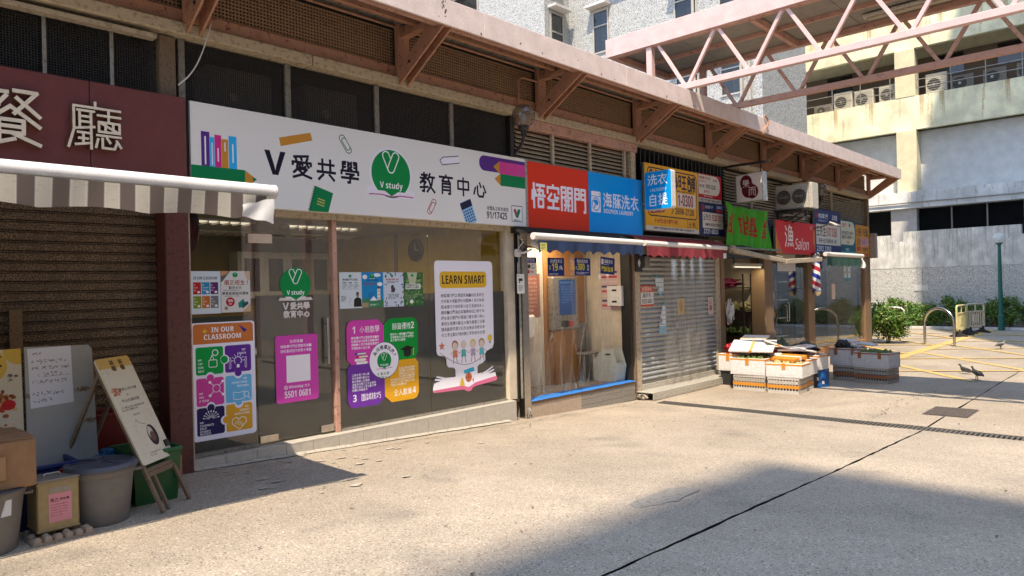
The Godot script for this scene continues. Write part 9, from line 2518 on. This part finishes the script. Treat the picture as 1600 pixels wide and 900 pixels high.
# ---------------------------------------------------------------- strokes of the Chinese characters on the signs, on a grid of 100 ("@" places another one's strokes in a box)
const GLYPHS := {
	"口": "1515 8515 8585 1585 1515",
	"日": "2008 8008 8094 2094 2008;2050 8050",
	"目": "2006 8006 8095 2095 2006;2036 8036;2065 8065",
	"月": "2506 8006 8092 6895;2506 2560 1097;2535 8035;2563 8063",
	"王": "1012 9012;1550 8550;0590 9590;5012 5090",
	"土": "1540 8540;5006 5092;0592 9592",
	"工": "1512 8512;5012 5088;0588 9588",
	"木": "0830 9230;5003 5097;5030 0882;5030 9282",
	"氵": "2508 7025;1038 6052;1097 4578 7058",
	"忄": "5002 5098;1830 1065;8028 9552",
	"扌": "0825 9525;5502 5590 2890;0868 9550",
	"亻": "7003 5035 1060;5035 5098",
	"言": "4502 6012;0522 9522;2038 8038;2054 8054;2070 8070 8096 2096 2070",
	"糸": "5502 2520 5530;7518 1552 8552;5052 5098;2265 0890;7865 9588",
	"艹": "0550 9550;3008 3092;7008 7092",
	"宀": "5000 5025;0895 0832 9232 9295",
	"心": "1845 0682;3335 3580 4592 7592 8268;5018 6042;7832 9668",
	"門": "0804 0898;0804 4204 4244 0844;0824 4224;9204 9296 8096;9204 5804 5844 9244;5824 9224",
	"中": "5003 5098;1222 8822 8864 1264 1222",
	"共": "3005 3062;7005 7062;1028 9028;0462 9662;3572 1096;6572 9096",
	"正": "1012 9012;5012 5090;5050 8550;2545 2590;0590 9590",
	"生": "3008 1045;2030 9230;5003 5092;2060 8560;0592 9592",
	"自": "5000 4014;2016 8016 8096 2096 2016;2042 8042;2068 8068",
	"衣": "5002 5018;0520 9520;5020 2558 0575;3352 3394 5582;8538 6252;5030 6868 9694",
	"出": "5003 5094;2014 2047 8047 8014;1256 1294 8894 8856",
	"小": "5004 5094 3288;2532 0672;7532 9472",
	"人": "5004 4650 0796;4838 9496",
	"全": "5002 0445;5002 9645;2850 7250;5050 5093;2570 7570;1093 9093",
	"而": "0510 9510;5010 4430;1230 1297;1230 8830 8897 7594;3730 3788;6330 6388",
	"又": "1012 8512 5060 0896;2030 5570 9596",
	"子": "1510 8010 5035;5035 5092 3092;0550 9550",
	"田": "1212 8812 8892 1292 1212;5012 5092;1252 8852",
	"米": "0845 9245;5004 5097;2212 3835;7812 6235;4850 0888;5250 9288",
	"吾": "0808 9208;4508 3548;2028 7528 7548;0548 9548;@口1555 8599",
	"悟": "@忄0000 3099;@吾2800 9999",
	"空": "@宀0000 9935;3835 1058;6235 6250 9250;1862 8262;5062 5092;0892 9292",
	"开": "1512 8512;0550 9550;3512 3555 1595;6812 6897",
	"開": "@門0000 9999;@开2550 7599",
	"每": "2502 0830;2015 9215;2232 8032 7692 6492;2232 1685 9285;0558 9558;4538 5050;4264 4876",
	"海": "@氵0000 3099;@每2800 9999",
	"豕": "1008 9008;5008 3535 0850;4028 5560 5592 4096;4845 0875;5262 1092;8532 6250;5845 7575 9692",
	"豚": "@月0000 4099;@豕3800 9999",
	"先": "3002 1535;2022 8822;5002 5048;0548 9548;3548 3075 0596;6248 6290 9290 9278",
	"洗": "@氵0000 3099;@先2800 9999",
	"是": "@日1500 8542;0850 9250;5050 5088;5068 8568;2862 2580 0596;2578 5592 9694",
	"提": "@扌0000 3899;@是3400 9999",
	"聯": "0506 4206;1006 1078;3606 3698;1028 3628;1050 3650;0280 4272;5504 4824 6024 4842 6242;5048 6850;8004 7424 8624 7442 8842;7648 9450;5258 5278 6678;6656 6696 4898;8056 8097;9458 9478 8078",
	"旺": "@日0005 3680;@王3800 9999",
	"舖": "2402 0422;2402 4620;1228 3828;2422 2452;0640 4240;1050 4050 4095 1095 1050;4818 9818;7602 7698;9004 9614;5434 9434 9496;5434 5498;5452 9452;5470 9470",
	"租": "3004 0812;0530 4030;2210 2298;2232 0470;2436 4060;5008 8808 8892;5008 5092;5034 8834;5062 8862;4092 9992",
	"特": "1208 0530;0428 4028;2402 2498;0470 4258;7002 7042;5022 9022;4542 9842;4460 9860;8048 8095 6888;5470 6484",
	"約": "@糸0000 4499;6202 4838;5622 9422 9092 7490;6245 7465",
	"代": "@亻0000 3899;3835 9625;6004 6640 8294 9894 9680;8006 9418",
	"里": "1506 8506 8550 1550 1506;1528 8528;5006 5092;1570 8570;0592 9592",
	"理": "@王0005 3890;@里3600 9999",
	"樂": "4205 3812;3514 6514 6545 3545 3514;3530 6530;2005 0822 2224 0642 2642;8005 7022 8624 7042 9242;0455 9655;5048 5098;4660 1092;5460 9092",
	"蔬": "@艹0000 9922;0828 4028;2828 2848;1248 0890;3048 3082;0290 4582;3062 4662;5032 9632;7022 6246;6246 9046;8640 9250;5454 5090 4698;7254 7296;8854 8892 9892",
	"菜": "@艹0000 9922;8528 1534;2040 2648;4838 5248;8036 7048;@木0050 9999",
	"漁": "@氵0000 3099;5502 3825;5012 8012 7028;4430 9030 9068 4468 4430;6830 6868;4449 9049;3882 3496;5482 5892;7082 7592;8680 9694",
	"茶": "@艹0000 9922;5024 0652;5024 9652;2056 8056;5044 5092 3890;3464 1588;6664 8688",
	"餐": "2602 2018;2010 4610;2418 0842;4416 1652;1826 3236;5606 9206 5646;6018 9648;5034 0868;5034 9666;3258 6858;3258 3298;3258 7058 7080 3280;3269 7069;3298 5690;5080 9698",
	"廳": "5200 5210;1412 9812;1412 1460 0498;2020 5020;2420 2454;4420 4498;2432 4432;2443 4443;1858 5052;2066 4066;3066 3090;2278 3878;1692 4486;5626 9826;7616 7636;5840 9640 9660 5840;5840 5860 9660;7040 7060;8440 8460;5468 9868;5676 5294;6474 6494 8694 9082;7272 7882;9076 9890",
	"愛": "8202 1210;2014 2426;4612 5022;7812 7226;0644 0632 9432 9444;3038 2654;4036 4054 6254 6848;5036 5444;7438 8452;3456 1078;3060 7460 5084 0898;3666 6086 9697",
	"學": "2804 1206;1206 1240;1214 2614;1227 2627;8604 7004;8604 8640;7214 8614;7227 8627;3804 6018;6004 3818;3822 6038;6022 3838;0560 0544 9544 9560;2858 7258 5070;5070 5096 3896;0476 9676",
	"教": "1214 4614;2902 2940;0430 5430;5010 0456;1648 4048 2862;2862 2896 1694;0278 5472;6804 5238;6022 9822;8622 7860 4898;6038 7474 9898",
	"育": "5000 5010;0412 9612;4012 2234 7634;6622 8042;2446 7846 7896 6696;2446 2498;2462 7862;2478 7878",
	"班": "0514 3614;0548 3648;0284 3876;2014 2082;5204 5250 3898;4422 4248;6014 9814;6250 9650;5888 9988;7914 7988",
	"師": "2202 1412;1012 1094;1012 3812 3846 1046;1060 4060 4092 1092;5010 9810;5832 5880;5832 9432 9476 8476;7610 7698",
	"資": "0806 2614;0634 2824;4602 3820;4212 9012 8222;6212 3440;6218 9640;2046 8046 8084 2084 2046;2058 8058;2071 8071;3486 1298;6686 8898",
	"優": "@亻0000 3099;3806 9806;6806 6414;4814 8814 8842 4814;4814 4842 8842;4828 8828;3650 3644 9844 9850;5052 4862;6052 6064 7664;8452 9060;6264 4484;5670 8670 4898;6276 9698",
	"授": "@扌0000 3899;9004 4814;5220 5630;6818 7028;8616 8028;4446 4436 9836 9846;5052 8852 4698;5664 9898",
	"面": "0508 9508;5008 4424;1224 8824 8894 1294 1224;3824 3892;6224 6292;3846 6246;3868 6268",
	"試": "@言0000 4099;4626 9826;5046 7446;6246 6278;4684 7676;7804 8248 9294 9882;8806 9616",
	"技": "@扌0000 3899;4622 9822;7202 7246;4846 9046 4698;5658 9898",
	"巧": "0422 4022;2222 2272;0280 4270;4612 9812;6012 5644 9244 8694 7092",
	"為": "2206 3216;5402 0664;1424 6224 5644;2044 7644 6862;2262 8862 7896 6894;1472 1090;3272 3486;4872 5284;6270 7080",
	"何": "@亻0000 3899;3612 9812;8612 8694 7290;@口4030 7678",
	"選": "1206 2216;0430 2830;1434 2648 0670;0482 2078 9894;4006 6006 6018 4018 4030 6230;7006 9006 9018 7018 7030 9430;3846 9646;5236 5262;8036 8062;3662 9862;5066 3882;7666 9280",
	"擇": "@扌0000 3499;4206 9606 9626 4206;4206 4226 9626;6006 6026;7806 7826;4640 9040;6830 6898;3852 9852;5656 6066;8056 7466;4268 9468;3882 9882",
	"我": "4004 0814;0430 9630;2612 2694 1490;0466 4656;6204 6860 8894 9680;8060 5286;7806 9020",
	"們": "@亻0000 3099;@門3400 9999",
	"現": "0514 3814;0548 3848;0284 4076;2114 2182;4806 9006 9064 4864 4806;4826 9026;4845 9045;5864 4098;7864 7894 9894 9882",
	"招": "@扌0000 3899;4608 9408 8848 7446;6608 4250;@口4450 9899",
	"歡": "@艹0000 5518;0628 2028 2040 0640 0628;3228 4628 4640 3240 3228;1244 0474;1058 1098;1058 5058;1070 4870;1082 4882;0895 5295;3046 3094;6404 5434;6020 9620 9036;7436 5298;7450 9898",
	"迎": "1006 2216;0430 2830;1434 2648 0670;0482 2078 9894;4206 3814 3866 5258;5208 6804;6612 9212 9258 8056;6612 6680",
	"支": "0822 9222;5002 5046;1646 7846 0898;3056 9698",
	"付": "@亻0000 3899;3628 9828;8004 8092 6288;4846 6066",
	"方": "5000 5016;0420 9620;4420 3660 0698;4044 8244 7492 5890",
	"式": "0426 9426;1448 5248;3348 3382;0488 5878;6404 7052 8894 9678;7806 9018",
	"明": "@日0008 4284;@月4600 9999",
	"老": "1522 7022;4503 4542;0542 9542;8512 1078;4855 4890 8590 8576;8058 4870",
	"乙": "1515 8015 1075 1090 9090 9074",
	"阿": "0804 3604 2234 3864 2264;0804 0898;4012 9812;8612 8694 7290;@口4430 7674",
}
